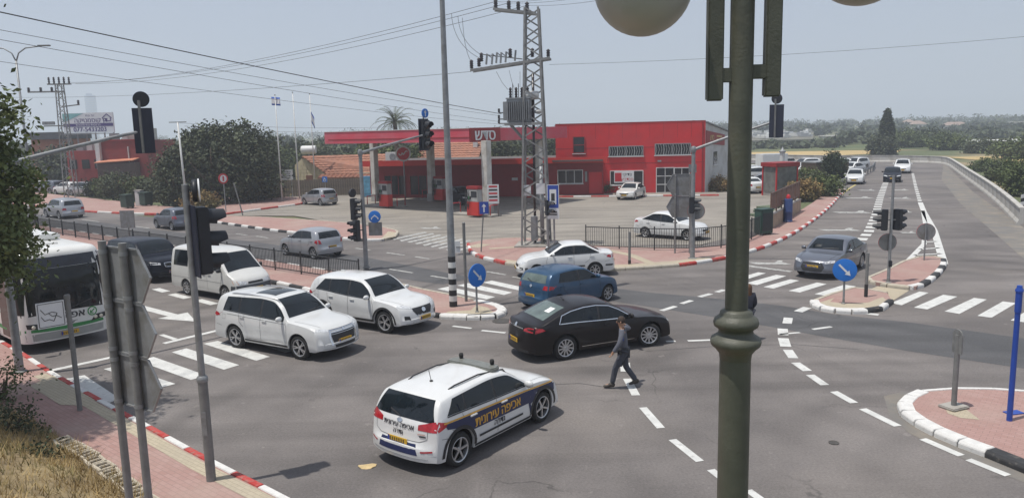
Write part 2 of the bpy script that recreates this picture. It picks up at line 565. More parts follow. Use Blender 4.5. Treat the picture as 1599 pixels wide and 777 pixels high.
def arrow(p,d,L=4.6,m=MARKW,turn=0,w=0.18,hw=0.55,name='lane_arrow'):
 n=Vector((-d.y,d.x,0))
 pts=[(-L/2,-w),(L/2-1.6,-w),(L/2-1.6,-hw),(L/2,0),(L/2-1.6,hw),(L/2-1.6,w),(-L/2,w)]
 return sheet(name,[p+d*a+n*b for a,b in pts],m,0.009,road)
arrow(G(257,489),-RD,4.4)
arrow(G(150,470),-RD,4.4)
cl=[G(1333,388),G(1356,362.6),G(1367,337),G(1374,310),G(1383,285),G(1392,270)]
def along(pts,step):
 out,acc=[],0.0
 for a,b in zip(pts[:-1],pts[1:]):
  L=(b-a).length
  d=(b-a).normalized()
  while acc<L:
   out.append((a+d*acc,d))
   acc+=step
  acc-=L
 return out
for p,d in along(cl,1.75):
 dash(p-d*0.45,p+d*0.45,0.52,MARKW)
el=[G(1474,412),G(1459,360),G(1443,331),G(1437,316)]
for a,b in zip(el[:-1],el[1:]):dash(a,b,0.34)
for p,d in along([G(1436,313),G(1430,292),G(1425,270)],2.0):dash(p-d*0.6,p+d*0.6,0.28)
dash((1414,411),(1443,381),0.24);dash((1443,381),(1445,350),0.24);dash((1445,350),(1441,329),0.24)
for a,b in(((1427,398),(1470,396)),((1436,389),(1467,387)),((1444,378),(1463,377)),((1421,405),(1472,404))):
 dash(a,b,0.2)
dash((1308,309),(1325,295),0.2,MARKY);dash((1325,295),(1345,283),0.2,MARKY)
def worn_arrow(u0,u1,v,s=1.0,name='lane_arrow'):
 w=u1-u0
 px=[(u0,v-1.2*s),(u0+w*0.25,v-0.9*s),(u0+w*0.6,v-0.5*s),(u0+w*0.68,v-3.0*s),(u0+w*0.80,v-3.2*s),(u0+w*0.78,v-1.2*s),(u1,v+1.2*s),(u0+w*0.85,v+1.6*s),(u0+w*0.68,v+1.4*s),(u0+w*0.2,v+1.3*s)]
 return stripe(px,MARKO,name,0.0095)
worn_arrow(1275,1346,359,1.0);worn_arrow(1298,1362,331.5,0.85);worn_arrow(1312,1366,308.8,0.65);worn_arrow(1338,1368,297,0.5)
worn_arrow(1404,1431,363,0.8);worn_arrow(1398,1425,331,0.6);worn_arrow(1386,1424,309.5,0.6);worn_arrow(1390,1420,296.6,0.5)
worn_arrow(1168,1236,411,1.4)
worn_arrow(655,690,356,0.8)
# ---- kerbs: stones laid along a line, painted in turn
_KM={}
def kerb_mesh(L,m,h=0.15,w=0.17):
 k=(round(L,2),m.name,h,w)
 if k not in _KM:
  b=MB()
  poly=[(-w/2,-0.06),(w/2,-0.06),(w/2,h),(-w/2+0.04,h),(-w/2,h-0.05)]
  n=len(poly)
  g=0.006
  vs=[(g,y,z)for y,z in poly]+[(L-g,y,z)for y,z in poly]
  b.add(vs,[tuple(range(n)),tuple(reversed(range(n,2*n)))]+[(i,n+i,n+(i+1)%n,(i+1)%n)for i in range(n)])
  o=b.build('kerb_stone',m,None,bevel=0.010)
  _KM[k]=o.data
  COL.objects.unlink(o)
  bpy.data.objects.remove(o)
 return _KM[k]
def resample(pts,step):
 pts=[Vector((p[0],p[1],0))for p in pts]
 cum=[0]
 for a,b in zip(pts[:-1],pts[1:]):cum.append(cum[-1]+(b-a).length)
 n=max(1,round(cum[-1]/step))
 out=[]
 for i in range(n+1):
  d=cum[-1]*i/n
  k=max(j for j in range(len(cum))if cum[j]<=d+1e-6)
  k=min(k,len(pts)-2)
  t=(d-cum[k])/max(cum[k+1]-cum[k],1e-6)
  out.append(pts[k].lerp(pts[k+1],t))
 return out,cum[-1]/n
def smooth_line(pts,it=2):
 pts=[Vector((p[0],p[1],0))for p in pts]
 for _ in range(it):
  q=[pts[0]]
  for a,b in zip(pts[:-1],pts[1:]):q+=[a.lerp(b,0.25),a.lerp(b,0.75)]
  q.append(pts[-1])
  pts=q
 return pts
def kerb(pts,parent,pattern,step=1.0,h=0.15,w=0.17,run=1,phase=0):
 """pattern: materials taken in turn, RUN stones each; the road lies on the right of the walking direction"""
 P,L=resample(pts,step)
 for i,(a,b)in enumerate(zip(P[:-1],P[1:])):
  m=pattern[((i+phase)//run)%len(pattern)]
  d=b-a
  o=bpy.data.objects.new('kerb_stone',kerb_mesh(round(d.length+0.004,2),m,h,w))
  COL.objects.link(o)
  o.parent=parent
  o.location=(a.x,a.y,random.uniform(-0.004,0.003))
  o.rotation_euler=(0,0,math.atan2(d.y,d.x)+random.uniform(-0.006,0.006))
 return P
def pavement(name,outline,m=PAVE,z=0.13,label=None):
 b=bmesh.new()
 f=b.faces.new([b.verts.new((p[0],p[1],z))for p in outline])
 b.normal_update()
 if f.normal.z<0:f.normal_flip()
 r=bmesh.ops.extrude_face_region(b,geom=[f])
 for v in[x for x in r['geom']if isinstance(x,bmesh.types.BMVert)]:v.co.z=-0.05
 bmesh.ops.recalc_face_normals(b,faces=b.faces)
 bmesh.ops.triangulate(b,faces=b.faces[:])
 me=bpy.data.meshes.new(name)
 b.to_mesh(me);b.free()
 me.materials.append(m)
 o=bpy.data.objects.new(name,me)
 COL.objects.link(o)
 o['kind']='structure'
 return o
kl=[G(-160,450),G(-60,502),G(0,537),G(40,560),G(80,588),G(160,633.5),G(250,684),G(330,729),G(430,779),G(560,850),G(760,950)]
near_pave=pavement('pavement_near',kl+[Vector((4,3,0)),Vector((-12,6,0)),Vector((-30,20,0)),Vector((-34,34,0))])
kln=smooth_line(kl,1)
kerb(list(reversed(kln)),near_pave,[K_WHITE,K_RED],0.9,run=1,phase=1)
off=Vector((-0.62,-0.78,0))
sheet('paver_border',[p+off*0.12 for p in kl[4:]]+[p+off*0.42 for p in reversed(kl[4:])],PAVE_B,0.135,near_pave)
sheet('paver_landing',[G(48,610),G(85,592),G(150,632),G(122,641),G(95,640)],PAVE_B,0.137,near_pave)
md_near=[ST(18.35,150),ST(18.4,60),ST(18.45,36),G(430,443),G(500,459),G(600,479),G(690,496.5),G(745,498.5),G(775,496)]
md_tip=[G(787,489.5),G(778,482),G(760,477)]
md_far=[G(744,473.5),G(700,464),G(655,455),G(597,440),ST(21.7,34),ST(21.8,60),ST(21.8,150)]
median=pavement('median',md_near+md_tip+md_far)
kerb(md_near,median,[K_WHITE,K_BLACK],1.0)
kerb([md_near[-3],md_near[-2],md_near[-1]]+md_tip+[md_far[0]],median,[K_WHITE],0.45,w=0.34)
kerb(md_far[:4],median,[K_STONE],0.8)
kerb(md_far[3:],median,[K_WHITE,K_BLACK],1.0)
sheet('paver_border',[G(u,v,0.13)for u,v in((690,492),(745,494),(772,489),(762,480),(744,476),(735,484),(700,486))],PAVE_B,0.135,median)
fk=[G(-140,303),G(-40,314),G(60,323.5),G(130,331),G(200,334.5),G(280,336),G(345,336.5),G(380,331.5),G(420,326),G(470,319.5),G(478,316)]
far_pave=pavement('pavement_far',fk+[Vector((-20,76,0)),Vector((-30,82,0)),ST(34,60),ST(36,100),ST(36,160)])
kerb(fk,far_pave,[K_WHITE,K_RED],1.0,run=2)
tri_near=[G(318,343.5),G(340,348.5),G(420,360),G(480,367),G(530,373.5),G(570,377),G(600,376)]
tri_tip=[G(618,370),G(622,363)]
tri_far=[G(600,357.5),G(540,350),G(480,345.5),G(400,340.5),G(340,339)]
tri=pavement('entrance_island',tri_near+tri_tip+tri_far)
kerb(tri_near,tri,[K_BLACK,K_WHITE],1.0)
kerb([tri_near[-1]]+tri_tip+tri_far,tri,[K_STONE],0.8)
sheet('paver_border',[G(u,v,0.13)for u,v in((594,374),(618,369),(621,363),(606,361))],PAVE_B,0.135,tri)
ck=[G(731,383),G(733,393),G(745,402),G(790,413),G(850,421),G(920,424),G(985,421.5),G(1060,416),G(1115,408.5),G(1160,398),G(1200,385.5),G(1240,366),G(1272,344),G(1295,325),G(1309,309),G(1320,297)]
ci=[G(1298,297),G(1270,318),G(1250,331),G(1215,349),G(1180,370),G(1150,383),G(1090,391),G(1010,390),G(915,386.5),G(870,379),G(830,374.5),G(790,374),G(760,377)]
corner=pavement('pavement_corner',ck+ci)
cks=smooth_line(ck,2)
nst=len(cks)
kerb(smooth_line(ck[:4],2),corner,[K_RED,K_WHITE],1.0,run=1)
kerb(smooth_line(ck[3:8],1),corner,[K_STONE],0.9)
kerb(smooth_line(ck[7:],2),corner,[K_RED,K_WHITE],1.0)
kerb(list(ci[6:]),corner,[K_STONE],1.0)
def band(a,b,w,parent,z=0.135,m=PAVE_B,nm='paver_band'):
 p,q=a,b
 d=(q-p).normalized()
 n=Vector((-d.y,d.x,0))*w/2
 return sheet(nm,[p-n,q-n,q+n,p+n],m,z,parent)
sheet('paver_border',ck[3:9]+[p+Vector((-0.05,0.75,0))for p in reversed(ck[3:9])],PAVE_B,0.134,corner)
band(G(950,391,.13),G(985,398,.13),0.45,corner,0.138);band(G(985,398,.13),G(1022,413,.13),0.45,corner,0.1385)
band(G(764,388,.13),G(812,385.5,.13),0.4,corner,0.138);band(G(737,386,.13),G(757,381,.13),0.8,corner,0.139)
i1=[G(1271,474),G(1274,480),G(1290,486),G(1320,489.5),G(1352,488.5),G(1375,485),G(1391,473)]
i1b=[G(1385,462),G(1350,455),G(1335,453),G(1300,463)]
isl1=pavement('island_nose',i1+i1b)
kerb(i1[:5],isl1,[K_WHITE],0.5,w=0.30);kerb(i1[4:],isl1,[K_BLACK,K_WHITE],0.8,w=0.2);kerb(i1b+[i1[0]],isl1,[K_STONE],0.7)
sheet('paver_border',[G(u,v,0.13)for u,v in((1277,473),(1300,481),(1340,484.5),(1372,481),(1386,470),(1378,463.5),(1356,472),(1320,474),(1296,471),(1303,465))],PAVE_B,0.135,isl1)
i2=[G(1420,452),G(1430,452.5),G(1450,441),G(1463,430),G(1474,416),G(1473,408)]
i2b=[G(1462,404),G(1440,403.5),G(1410,412),G(1385,425),G(1350,440),G(1370,446)]
isl2=pavement('island_signal',i2+i2b)
kerb(i2,isl2,[K_WHITE,K_BLACK],0.9,w=0.24);kerb(i2[-1:]+i2b+i2[:1],isl2,[K_STONE],0.8)
cross_pave=sheet('paver_crossing',[G(1352,455),G(1370,447),G(1420,453.5),G(1392,471)],PAVE_B,0.012,road)
n1=[G(1640,750),G(1599,733),G(1545,711),G(1500,694.5),G(1465,680),G(1425,658),G(1411,643),G(1413,630),G(1440,618),G(1500,613.5),G(1570,615.5),G(1640,622),G(1760,640)]
isl3=pavement('island_near',list(reversed(n1))+[G(1900,800)])
nn=list(reversed(smooth_line(n1,2)))
kk,_=resample(nn,0.02)
kerb(list(smooth_line([n1[8],n1[7],n1[6],n1[5],n1[4],n1[3],n1[2]],2)),isl3,[K_WHITE],0.55,w=0.30)
kerb([n1[2],n1[1],n1[0]],isl3,[K_BLACK],0.9,w=0.30)
kerb(list(reversed(n1[8:])),isl3,[K_WHITE],0.9,w=0.15)
sheet('paver_border',[G(u,v,.13)for u,v in((1472,630),(1500,632),(1530,655),(1500,652),(1480,645))],PAVE_B,0.135,isl3)
SAND=mat('sand_dust',(0.215,0.188,0.155),rough=0.95,var=0.2,scale=1.2,bump=0.2,col2=(0.155,0.147,0.138),mask_scale=0.7,mask=(0.36,0.58))
sheet('sand_dust',[G(u,v)for u,v in((1380,618),(1408,612),(1440,612),(1416,628),(1408,642),(1425,662),(1470,686),(1540,714),(1599,737),(1640,756),(1640,768),(1560,738),(1480,706),(1420,676),(1390,650))],SAND,0.0045,road)
sheet('sand_dust',[G(u,v)for u,v in((1474,255),(1520,300),(1594,352),(1640,385),(1640,440),(1560,370),(1500,318),(1470,280))],SAND,0.0045,road)
def manhole(u,v,r=0.33):
 p=G(u,v)
 b=MB().lathe([(r,0),(r,0.014),(r*0.9,0.016),(r*0.88,0.012),(0,0.013)],20)
 o=b.build('manhole_cover',mat('cast_iron',(0.06,0.055,0.05),rough=0.7,var=0.3,scale=20),road,True,angle=30,loc=p)
 return o
TAR=mat('tar_seam',(0.07,0.068,0.068),rough=0.7,var=0.3,scale=3)
for pl_ in(((560,470),(650,451),(705,437)),((752,478),(800,464),(835,452)),((1010,548),(1120,540),(1235,537),(1340,545)),((860,600),(905,598),(960,606))):
 for a_,b_ in zip(pl_[:-1],pl_[1:]):dash(a_,b_,0.035,TAR,'tar_seam',0.0035)
manhole(784,501);manhole(1455,424);manhole(1302,691,0.1)
# ------------------ cars
def paint(name,col,metal=0.0,rough=0.32,coat=0.7,spec=0.5):
 return mat('paint_'+name,col,rough=rough,metal=metal,var=0.04,scale=1.5,coat=coat,spec=spec,col2=tuple(c*0.86+0.02 for c in col),mask_scale=2.0,mask=(0.5,0.85))if max(col)>0.1 else mat('paint_'+name,col,rough=rough,metal=metal,var=0.1,scale=1.5,coat=coat,spec=spec)
GLASS=mat('car_glass',(0.008,0.012,0.016),rough=0.04,var=0.4,scale=2.0,spec=0.42)
GLASS_PALE=mat('car_glass_pale',(0.10,0.13,0.12),rough=0.06,var=0.3,scale=2.5,spec=0.6)  # greenish reflection and interior of two rear windows, painted into the base colour
RUBBER=mat('rubber',(0.018,0.018,0.018),rough=0.85,var=0.3,scale=9)
PLASTIC=mat('black_plastic',(0.022,0.022,0.024),rough=0.55,var=0.2,scale=6)
SEAM=mat('panel_gap',(0.012,0.012,0.012),rough=0.9,var=0)
SEAMW=mat('panel_gap_light',(0.16,0.16,0.16),rough=0.8,var=0)
ALLOY=mat('alloy',(0.55,0.55,0.56),rough=0.32,metal=0.75,var=0.1,scale=20)
CHROME=mat('chrome',(0.75,0.75,0.76),rough=0.12,metal=1.0,var=0)
LAMPG=mat('headlamp_glass',(0.62,0.63,0.64),rough=0.08,metal=0.15,var=0.35,scale=14,spec=0.8)
LAMPR=mat('tail_lamp_glass',(0.36,0.012,0.02),rough=0.1,var=0.3,scale=10,spec=0.7)
LAMPO=mat('indicator_glass',(0.55,0.16,0.02),rough=0.15,var=0.2,scale=10)
PLATE_Y=mat('plate_yellow',(0.60,0.36,0.03),rough=0.5,var=0.08,scale=20)
PLATE_B=mat('plate_blue',(0.02,0.05,0.30),rough=0.5,var=0)
PLATE_T=mat('plate_marks',(0.10,0.07,0.02),rough=0.6,var=0)
WHITE_P=mat('white_plastic',(0.75,0.75,0.74),rough=0.4,var=0.05)
def wheel_meshes(Rw,wid,spokes,split,key,cache={}):
 k=(round(Rw,3),spokes,split,key)
 if k in cache:return cache[k]
 rr=Rw*0.70
 ax=Matrix(((1,0,0),(0,0,1),(0,-1,0)))
 t=MB()
 w2=wid/2
 t.lathe([(rr*0.97,-w2*0.8),(rr+0.015,-w2),(Rw-0.03,-w2*0.96),(Rw-0.006,-w2*0.72),(Rw,-w2*0.3),(Rw,w2*0.3),(Rw-0.006,w2*0.72),(Rw-0.03,w2*0.96),(rr+0.015,w2),(rr*0.97,w2*0.82)],28,mtx=ax,cap=False)
 t.lathe([(0.0,w2*0.05),(rr,w2*0.05)],24,mtx=ax)
 o=t.build('wheel',RUBBER,None,True)
 r=MB()
 r.lathe([(rr*0.985,-w2*0.3),(rr*0.985,w2*0.86),(rr*1.02,w2*0.93),(rr*0.99,w2*0.96),(rr*0.92,w2*0.86),(rr*0.90,w2*0.5),(rr*0.91,-w2*0.3)],28,mtx=ax,cap=False)
 r.lathe([(0.001,w2*0.78),(rr*0.16,w2*0.76),(rr*0.24,w2*0.62),(rr*0.24,0.0)],14,mtx=ax)
 for i in range(spokes):
  for dq in((-split,split)if split else(0,)):
   a0=2*math.pi*i/spokes
   a1=a0+dq
   wa=rr*(0.11 if split else 0.17)
   p0=Vector((math.cos(a0+dq*0.5),0,math.sin(a0+dq*0.5)))*rr*0.18
   p1=Vector((math.cos(a1),0,math.sin(a1)))*rr*0.95
   p0.y,p1.y=w2*0.66,w2*0.72
   r.bar(p0,p1,wa,0.03,up=(0,1,0))
 o2=r.build('rim',ALLOY,None,True,angle=35)
 res=(o.data,o2.data)
 for x in(o,o2):
  COL.objects.unlink(x)
  bpy.data.objects.remove(x)
 cache[k]=res
 return res
class Car:
 def __init__(s,spec,name,label,cat,body_mat,lod=0,group=None):
  s.p=spec
  s.lod=lod
  P=spec
  s.L,s.W,s.H,s.wb,s.fo,s.Rw=P['L'],P['W'],P['H'],P['wb'],P['fo'],P.get('R',0.31)
  s.xf=s.wb/2+s.fo
  s.top=pchip(*zip(*P['top']))
  s.belt=pchip(*zip(*P['belt']))
  s.crown=P.get('crown',0.085)
  s.tum=P.get('tumble',0.28)
  s.root=thing(name,label,cat,group=group)
  s.paint=body_mat
  s.shell()
  s.under()
  s.wheels()
 def zlow(s,q):
  z=s.p.get('sill',0.23)
  e=min(q,s.L-q)
  if e<0.35:z+=0.05*(1-e/0.35)**2
  Ra=s.Rw+s.p.get('gap',0.065)
  for w in(s.fo,s.fo+s.wb):
   d=abs(q-w)
   if d<=Ra:z=max(z,s.Rw+math.sqrt(max(Ra*Ra-d*d,0)))
  return z
 def zb(s,q):
  return min(s.belt(q),s.top(q)-0.015)
 def rail(s,q):
  zb=s.zb(q)
  return zb+max(0.0,s.top(q)-zb-s.crown)
 def hw(s,q):
  f=1.0
  a,b=0.9,1.0
  if q<a:f-=s.p.get('nose',0.05)*(1-q/a)**2
  if s.L-q<b:f-=s.p.get('tail',0.06)*(1-(s.L-q)/b)**2
  return s.W/2*f
 def wy(s,q,z):
  """half width of the side at height z below the belt"""
  zb=s.zb(q)
  t=(z-0.22)/max(s.belt(q)-0.22,0.2)
  pr=0.93+0.07*math.sin(min(max(t,0),1.0)*math.pi*0.85+0.25)if t<1 else 0.93
  t=min(max(t,0),1.05)
  pr=1.0-0.055*max(0,0.28-t)/0.28-s.p.get('shoulder',0.045)*max(0,t-0.62)**1.5/0.38**1.5
  crease=s.p.get('crease',0.008)
  pr-=crease*math.exp(-((t-0.40)/0.16)**2)
  return s.hw(q)*pr
 def X(s,q,y):
  a=abs(y)/(s.W/2)
  x=q
  if q<0.8:x+=s.p.get('sweep_f',0.30)*a**2.6*(1-q/0.8)**2
  e=s.L-q
  if e<0.7:x-=s.p.get('sweep_r',0.20)*a**2.8*(1-e/0.7)**2
  return s.xf-x
 def section(s,q):
  zl,zb,zt,zr=s.zlow(q),s.zb(q),s.top(q),s.rail(q)
  zl=min(zl,zb-0.03)
  pts=[]
  nb,ng,nc=9,6,8
  w0=s.wy(q,zl)
  pts.append((w0-0.05,zl+0.004))
  for i in range(nb+1):
   z=zl+(zb-zl)*i/nb
   pts.append((s.wy(q,z),z))
  wb_=pts[-1][0]
  yr=wb_-0.012-s.tum*(zr-zb)
  for i in range(1,ng+1):
   t=i/ng
   bul=0.02*math.sin(math.pi*t)*min(1,(zr-zb)/0.3)
   pts.append((wb_-0.012*min(1,t*3)-s.tum*(zr-zb)*t+bul,zb+(zr-zb)*t+0.002*t))
  for i in range(1,nc+1):
   a=i/nc*math.pi/2
   y=yr*(math.cos(a)if i<nc else 0)
   z=zr+(zt-zr)*(math.sin(a)**1.15 if i<nc else 1)
   pts.append((y,z))
  return pts
 def shell(s):
  Ra=s.Rw+s.p.get('gap',0.065)
  st=set()
  for a in np.concatenate([np.linspace(0,0.5,14),np.linspace(0.5,s.L-0.6,44 if s.lod==0 else 22),np.linspace(s.L-0.6,s.L,20)]):st.add(round(float(a),4))
  for w in(s.fo,s.fo+s.wb):
   for i in range(0,15):
    st.add(round(w-Ra*math.cos(math.pi*i/14),4))
   st.add(round(w-Ra-0.006,4));st.add(round(w+Ra+0.006,4))
  for a,_ in s.p['top']:st.add(round(a,4))
  st=sorted(x for x in st if 0<=x<=s.L)
  st2=[st[0]]
  for x in st[1:]:
   if x-st2[-1]>0.0045:st2.append(x)
  st2[-1]=s.L
  st=st2
  verts,faces=[],[]
  secs=[]
  for q in st:
   h=s.section(q)
   row=[]
   full=[(y,z)for y,z in h]+[(-y,z)for y,z in reversed(h[:-1])]
   for y,z in full:
    row.append(len(verts))
    verts.append((s.X(q,y),y,z))
   secs.append(row)
  n=len(secs[0])
  for i in range(len(secs)-1):
   for j in range(n-1):
    faces.append((secs[i][j],secs[i][j+1],secs[i+1][j+1],secs[i+1][j]))
  for q,row,sg in((st[0],secs[0],1),(st[-1],secs[-1],-1)):
   h=s.section(q)
   m=len(h)
   cols=11
   grid=[]
   for k in range(m-1):
    y,z=h[k]
    r=[]
    for c in range(cols):
     yy=y*(1-2*c/(cols-1))
     if c==0:r.append(row[k])
     elif c==cols-1:r.append(row[n-1-k])
     else:
      r.append(len(verts));verts.append((s.X(q,yy)+sg*0.03*math.sin(math.pi*min(max((z-0.2)/0.45,0),1))*(1-(yy/max(y,.01))**4),yy,z))
    grid.append(r)
   for k in range(m-2):
    for c in range(cols-1):
     f=(grid[k][c],grid[k][c+1],grid[k+1][c+1],grid[k+1][c])
     faces.append(f if sg>0 else tuple(reversed(f)))
   top=row[m-1]
   for c in range(cols-1):
    f=(grid[-1][c],grid[-1][c+1],top)
    faces.append(f if sg>0 else tuple(reversed(f)))
  s.body=mesh_obj('body',verts,faces,s.paint,s.root,True)
  bm=bmesh.new()
  bm.from_mesh(s.body.data)
  bmesh.ops.remove_doubles(bm,verts=bm.verts,dist=0.0004)
  bmesh.ops.recalc_face_normals(bm,faces=bm.faces)
  s.bvh=BVHTree.FromBMesh(bm)
  bm.to_mesh(s.body.data)
  bm.free()
  s.body.data.polygons.foreach_set('use_smooth',[True]*len(s.body.data.polygons))
  sharp_by_angle(s.body.data,48)
 def under(s):
  m=MB()
  zf=0.2
  x0,x1=s.xf-0.28,s.xf-s.L+0.28
  m.box(((x0+x1)/2,0,0.34),(x0-x1,s.W*0.60,0.24))
  m.box((0,0,0.30),(s.wb-2*s.Rw-0.16,s.W*0.90,0.12))
  Ra=s.Rw+s.p.get('gap',0.065)+0.012
  for cx in(s.wb/2,-s.wb/2):
   for sg in(1,-1):
    yo,yi=s.W/2*0.955*sg,s.W/2*0.55*sg
    vs=[]
    for i in range(13):
     a=math.pi*i/12
     x,z=cx+Ra*math.cos(a),s.Rw+Ra*math.sin(a)
     vs+=[(x,yo,z),(x,yi,z)]
    fs=[(2*i,2*i+1,2*i+3,2*i+2)for i in range(12)]
    fs.append(tuple(2*i+1 for i in range(13)))
    m.add(vs,fs)
  m.build('underbody',PLASTIC,s.root)
 def wheels(s):
  P=s.p
  wm,rm=wheel_meshes(s.Rw,P.get('tw',0.21),P.get('spokes',5),P.get('split',0.0),P.get('rimkey',''))
  st=R(P.get('steer',0))
  for cx,ang in((s.wb/2,st),(-s.wb/2,0)):
   for sg in(1,-1):
    w=bpy.data.objects.new('wheel',wm)
    COL.objects.link(w)
    w.parent=s.root
    w.location=(cx,sg*(s.W/2-0.125),s.Rw)
    w.rotation_euler=(0,random.uniform(0,6),ang+(0 if sg>0 else math.pi))
    r=bpy.data.objects.new('rim',rm)
    COL.objects.link(r)
    r.parent=w
    # --- things laid onto the shell
 def hit(s,o,d,off=0.005):
  loc,nor,idx,dist=s.bvh.ray_cast(Vector(o),Vector(d))
  if loc is None:
   loc,nor,idx,dist=s.bvh.find_nearest(Vector(o)+Vector(d)*(Vector(o).length))
  if nor.dot(Vector(d))>0:nor=-nor
  return loc+nor*off
 def ray(s,view,a,b,off=0.005):
  if view=='L':return s.hit((s.xf-a,3,b),(0,-1,0),off)
  if view=='R':return s.hit((s.xf-a,-3,b),(0,1,0),off)
  if view=='F':return s.hit((8,a,b),(-1,0,0),off)
  if view=='B':return s.hit((-8,a,b),(1,0,0),off)
  if view=='T':return s.hit((s.xf-a,b,5),(0,0,-1),off)
 def grid(s,name,m,view,fn,nu=10,nv=6,off=0.005,parent=None):
  vs=[]
  for i in range(nu+1):
   for j in range(nv+1):
    a,b=fn(i/nu,j/nv)
    vs.append(s.ray(view,a,b,off))
  fs=[(i*(nv+1)+j,i*(nv+1)+j+1,(i+1)*(nv+1)+j+1,(i+1)*(nv+1)+j)for i in range(nu)for j in range(nv)]
  return mesh_obj(name,vs,fs,m,parent or s.root,True)
 def poly(s,name,m,view,pts,off=0.006,cell=0.07,parent=None):
  bm=bmesh.new()
  bm.faces.new([bm.verts.new((a,b,0))for a,b in pts])
  for ax in(0,1):
   lo,hi=min(p[ax]for p in pts),max(p[ax]for p in pts)
   k=max(1,int((hi-lo)/cell))
   for i in range(1,k):
    co=[0,0,0];no=[0,0,0]
    co[ax]=lo+(hi-lo)*i/k;no[ax]=1
    bmesh.ops.bisect_plane(bm,geom=bm.verts[:]+bm.edges[:]+bm.faces[:],plane_co=co,plane_no=no)
  for v in bm.verts:
   v.co=s.ray(view,v.co.x,v.co.y,off)
  me=bpy.data.meshes.new(name)
  bm.to_mesh(me)
  bm.free()
  me.materials.append(m)
  me.polygons.foreach_set('use_smooth',[True]*len(me.polygons))
  o=bpy.data.objects.new(name,me)
  COL.objects.link(o)
  o.parent=parent or s.root
  return o
 def line(s,name,m,view,pts,w=0.012,off=0.004,parent=None):
  """a narrow strip along a polyline"""
  P=[]
  for(a,b),(c,d)in zip(pts[:-1],pts[1:]):
   k=max(1,int(math.hypot(c-a,d-b)/0.08))
   P+=[(a+(c-a)*i/k,b+(d-b)*i/k)for i in range(k)]
  P.append(pts[-1])
  vs=[]
  for i,(a,b)in enumerate(P):
   a0,b0=P[max(i-1,0)]
   a1,b1=P[min(i+1,len(P)-1)]
   l=math.hypot(a1-a0,b1-b0)or 1
   nx,ny=-(b1-b0)/l*w/2,(a1-a0)/l*w/2
   vs+=[s.ray(view,a+nx,b+ny,off),s.ray(view,a-nx,b-ny,off)]
  fs=[(2*i,2*i+1,2*i+3,2*i+2)for i in range(len(P)-1)]
  return mesh_obj(name,vs,fs,m,parent or s.root,True)
 def lettering(s,body,size,m,view,a,b,sx=1.0,tilt=0.0,bold=0.0,mirror=False):
  o=text(body,size,m,s.root,rot=Matrix.Identity(3),sx=sx,bold=bold)
  ct,sn=math.cos(tilt),math.sin(tilt)
  fl=-1 if view in('R','F')else 1
  for v in o.data.vertices:
   x,y=v.co.x*ct-v.co.y*sn,v.co.x*sn+v.co.y*ct
   if view=='R':aa=a-x
   elif view=='L':aa=a+x
   elif view=='B':aa=a-x
   else:aa=a+x
   v.co=s.ray(view,aa,b+y,0.012+v.co.z)
  return o
 def side_windows(s):
  for view in('L','R'):
   for(b0,t0,b1,t1)in s.p['win']:
    def fn(i,j):
     qb,qt=b0+(b1-b0)*i,t0+(t1-t0)*i
     zb_=s.zb(qb)+s.p.get('wlo',0.035)
     zt_=max(s.rail(qt)-s.p.get('whi',0.03),zb_+0.004)
     zt_=min(zt_,s.p.get('wcap',9))
     return(qb+(qt-qb)*j,zb_+(zt_-zb_)*j)
    s.grid('window',s.p.get('wmat',GLASS),view,fn,12,6,0.006)
   for(b0,t0,b1,t1)in s.p.get('pillar',[]):
    def fn(i,j):
     qb,qt=b0+(b1-b0)*i,t0+(t1-t0)*i
     zb_=s.zb(qb)+s.p.get('wlo',0.035)
     zt_=min(max(s.rail(qt)-s.p.get('whi',0.03),zb_+0.004),s.p.get('wcap',9))
     return(qb+(qt-qb)*j,zb_+(zt_-zb_)*j)
    s.grid('pillar',PLASTIC,view,fn,2,6,0.0045)
   if s.p.get('chromeline'):
    pts=s.p['chromeline']
    s.line('window_trim',CHROME,view,[(q,(s.zb(q)+0.025)if k=='b' else max(s.rail(q)-0.018,s.zb(q)+0.025))for q,k in pts],0.022,0.008)
 def screen(s,name,view,zb_,zt_,yb,yt,m=GLASS,sag=0.0):
  def fn(i,j):
   y=(yb+(yt-yb)*j)*(1-2*i)
   t=(1-2*i)**2
   return(y,zb_+(zt_-zb_)*j-sag*t*(1-j)-0.018*t*j)
  return s.grid(name,m,view,fn,16,8,0.006)
 def mirrors(s,q,col=None):
  z=s.belt(q)+0.09
  for sg in(1,-1):
   y=s.wy(q,s.belt(q))+0.005
   m=MB()
   m.lathe([(0.0,-0.1),(0.055,-0.085),(0.075,-0.03),(0.075,0.04),(0.06,0.085),(0.0,0.095)],10,mtx=Matrix(((0.75,0,0),(0,0,1),(0,-1.0,0))))
   o=m.build('mirror',col or s.paint,s.root,True,loc=(s.xf-q,sg*(y+0.11),z))
   b=MB().bar((0,-sg*0.05,-0.03),(0,-sg*0.15,-0.085),0.05,0.03)
   b.build('mirror_arm',PLASTIC,o)
 def handles(s,pts,m=None):
  for view in('L','R'):
   for q,z in pts:
    p=s.ray(view,q,z,0.018)
    b=MB().box((0,0,0),(0.19,0.03,0.035))
    b.build('door_handle',m or s.paint,s.root,bevel=0.008,loc=p)
 def plate(s,view,z,w=0.5,h=0.115,yoff=0.0):
  p=s.ray(view,yoff,z,0.012)
  sg=1 if view=='F' else-1
  b=MB().box((0,0,0),(0.014,w,h))
  o=b.build('licence_plate',PLATE_Y,s.root,loc=p)
  MB().box((sg*0.008,-sg*(w/2-0.025)*-1*-1,0),(0.004,0.045,h*0.94)).build('plate_band',PLATE_B,o)
  if s.lod==0:
   k=MB()
   for i in range(7):
    k.box((sg*0.008,-sg*(-w*0.33+i*w*0.115),0),(0.004,0.03,h*0.6))
   k.build('plate_marks',PLATE_T,o)
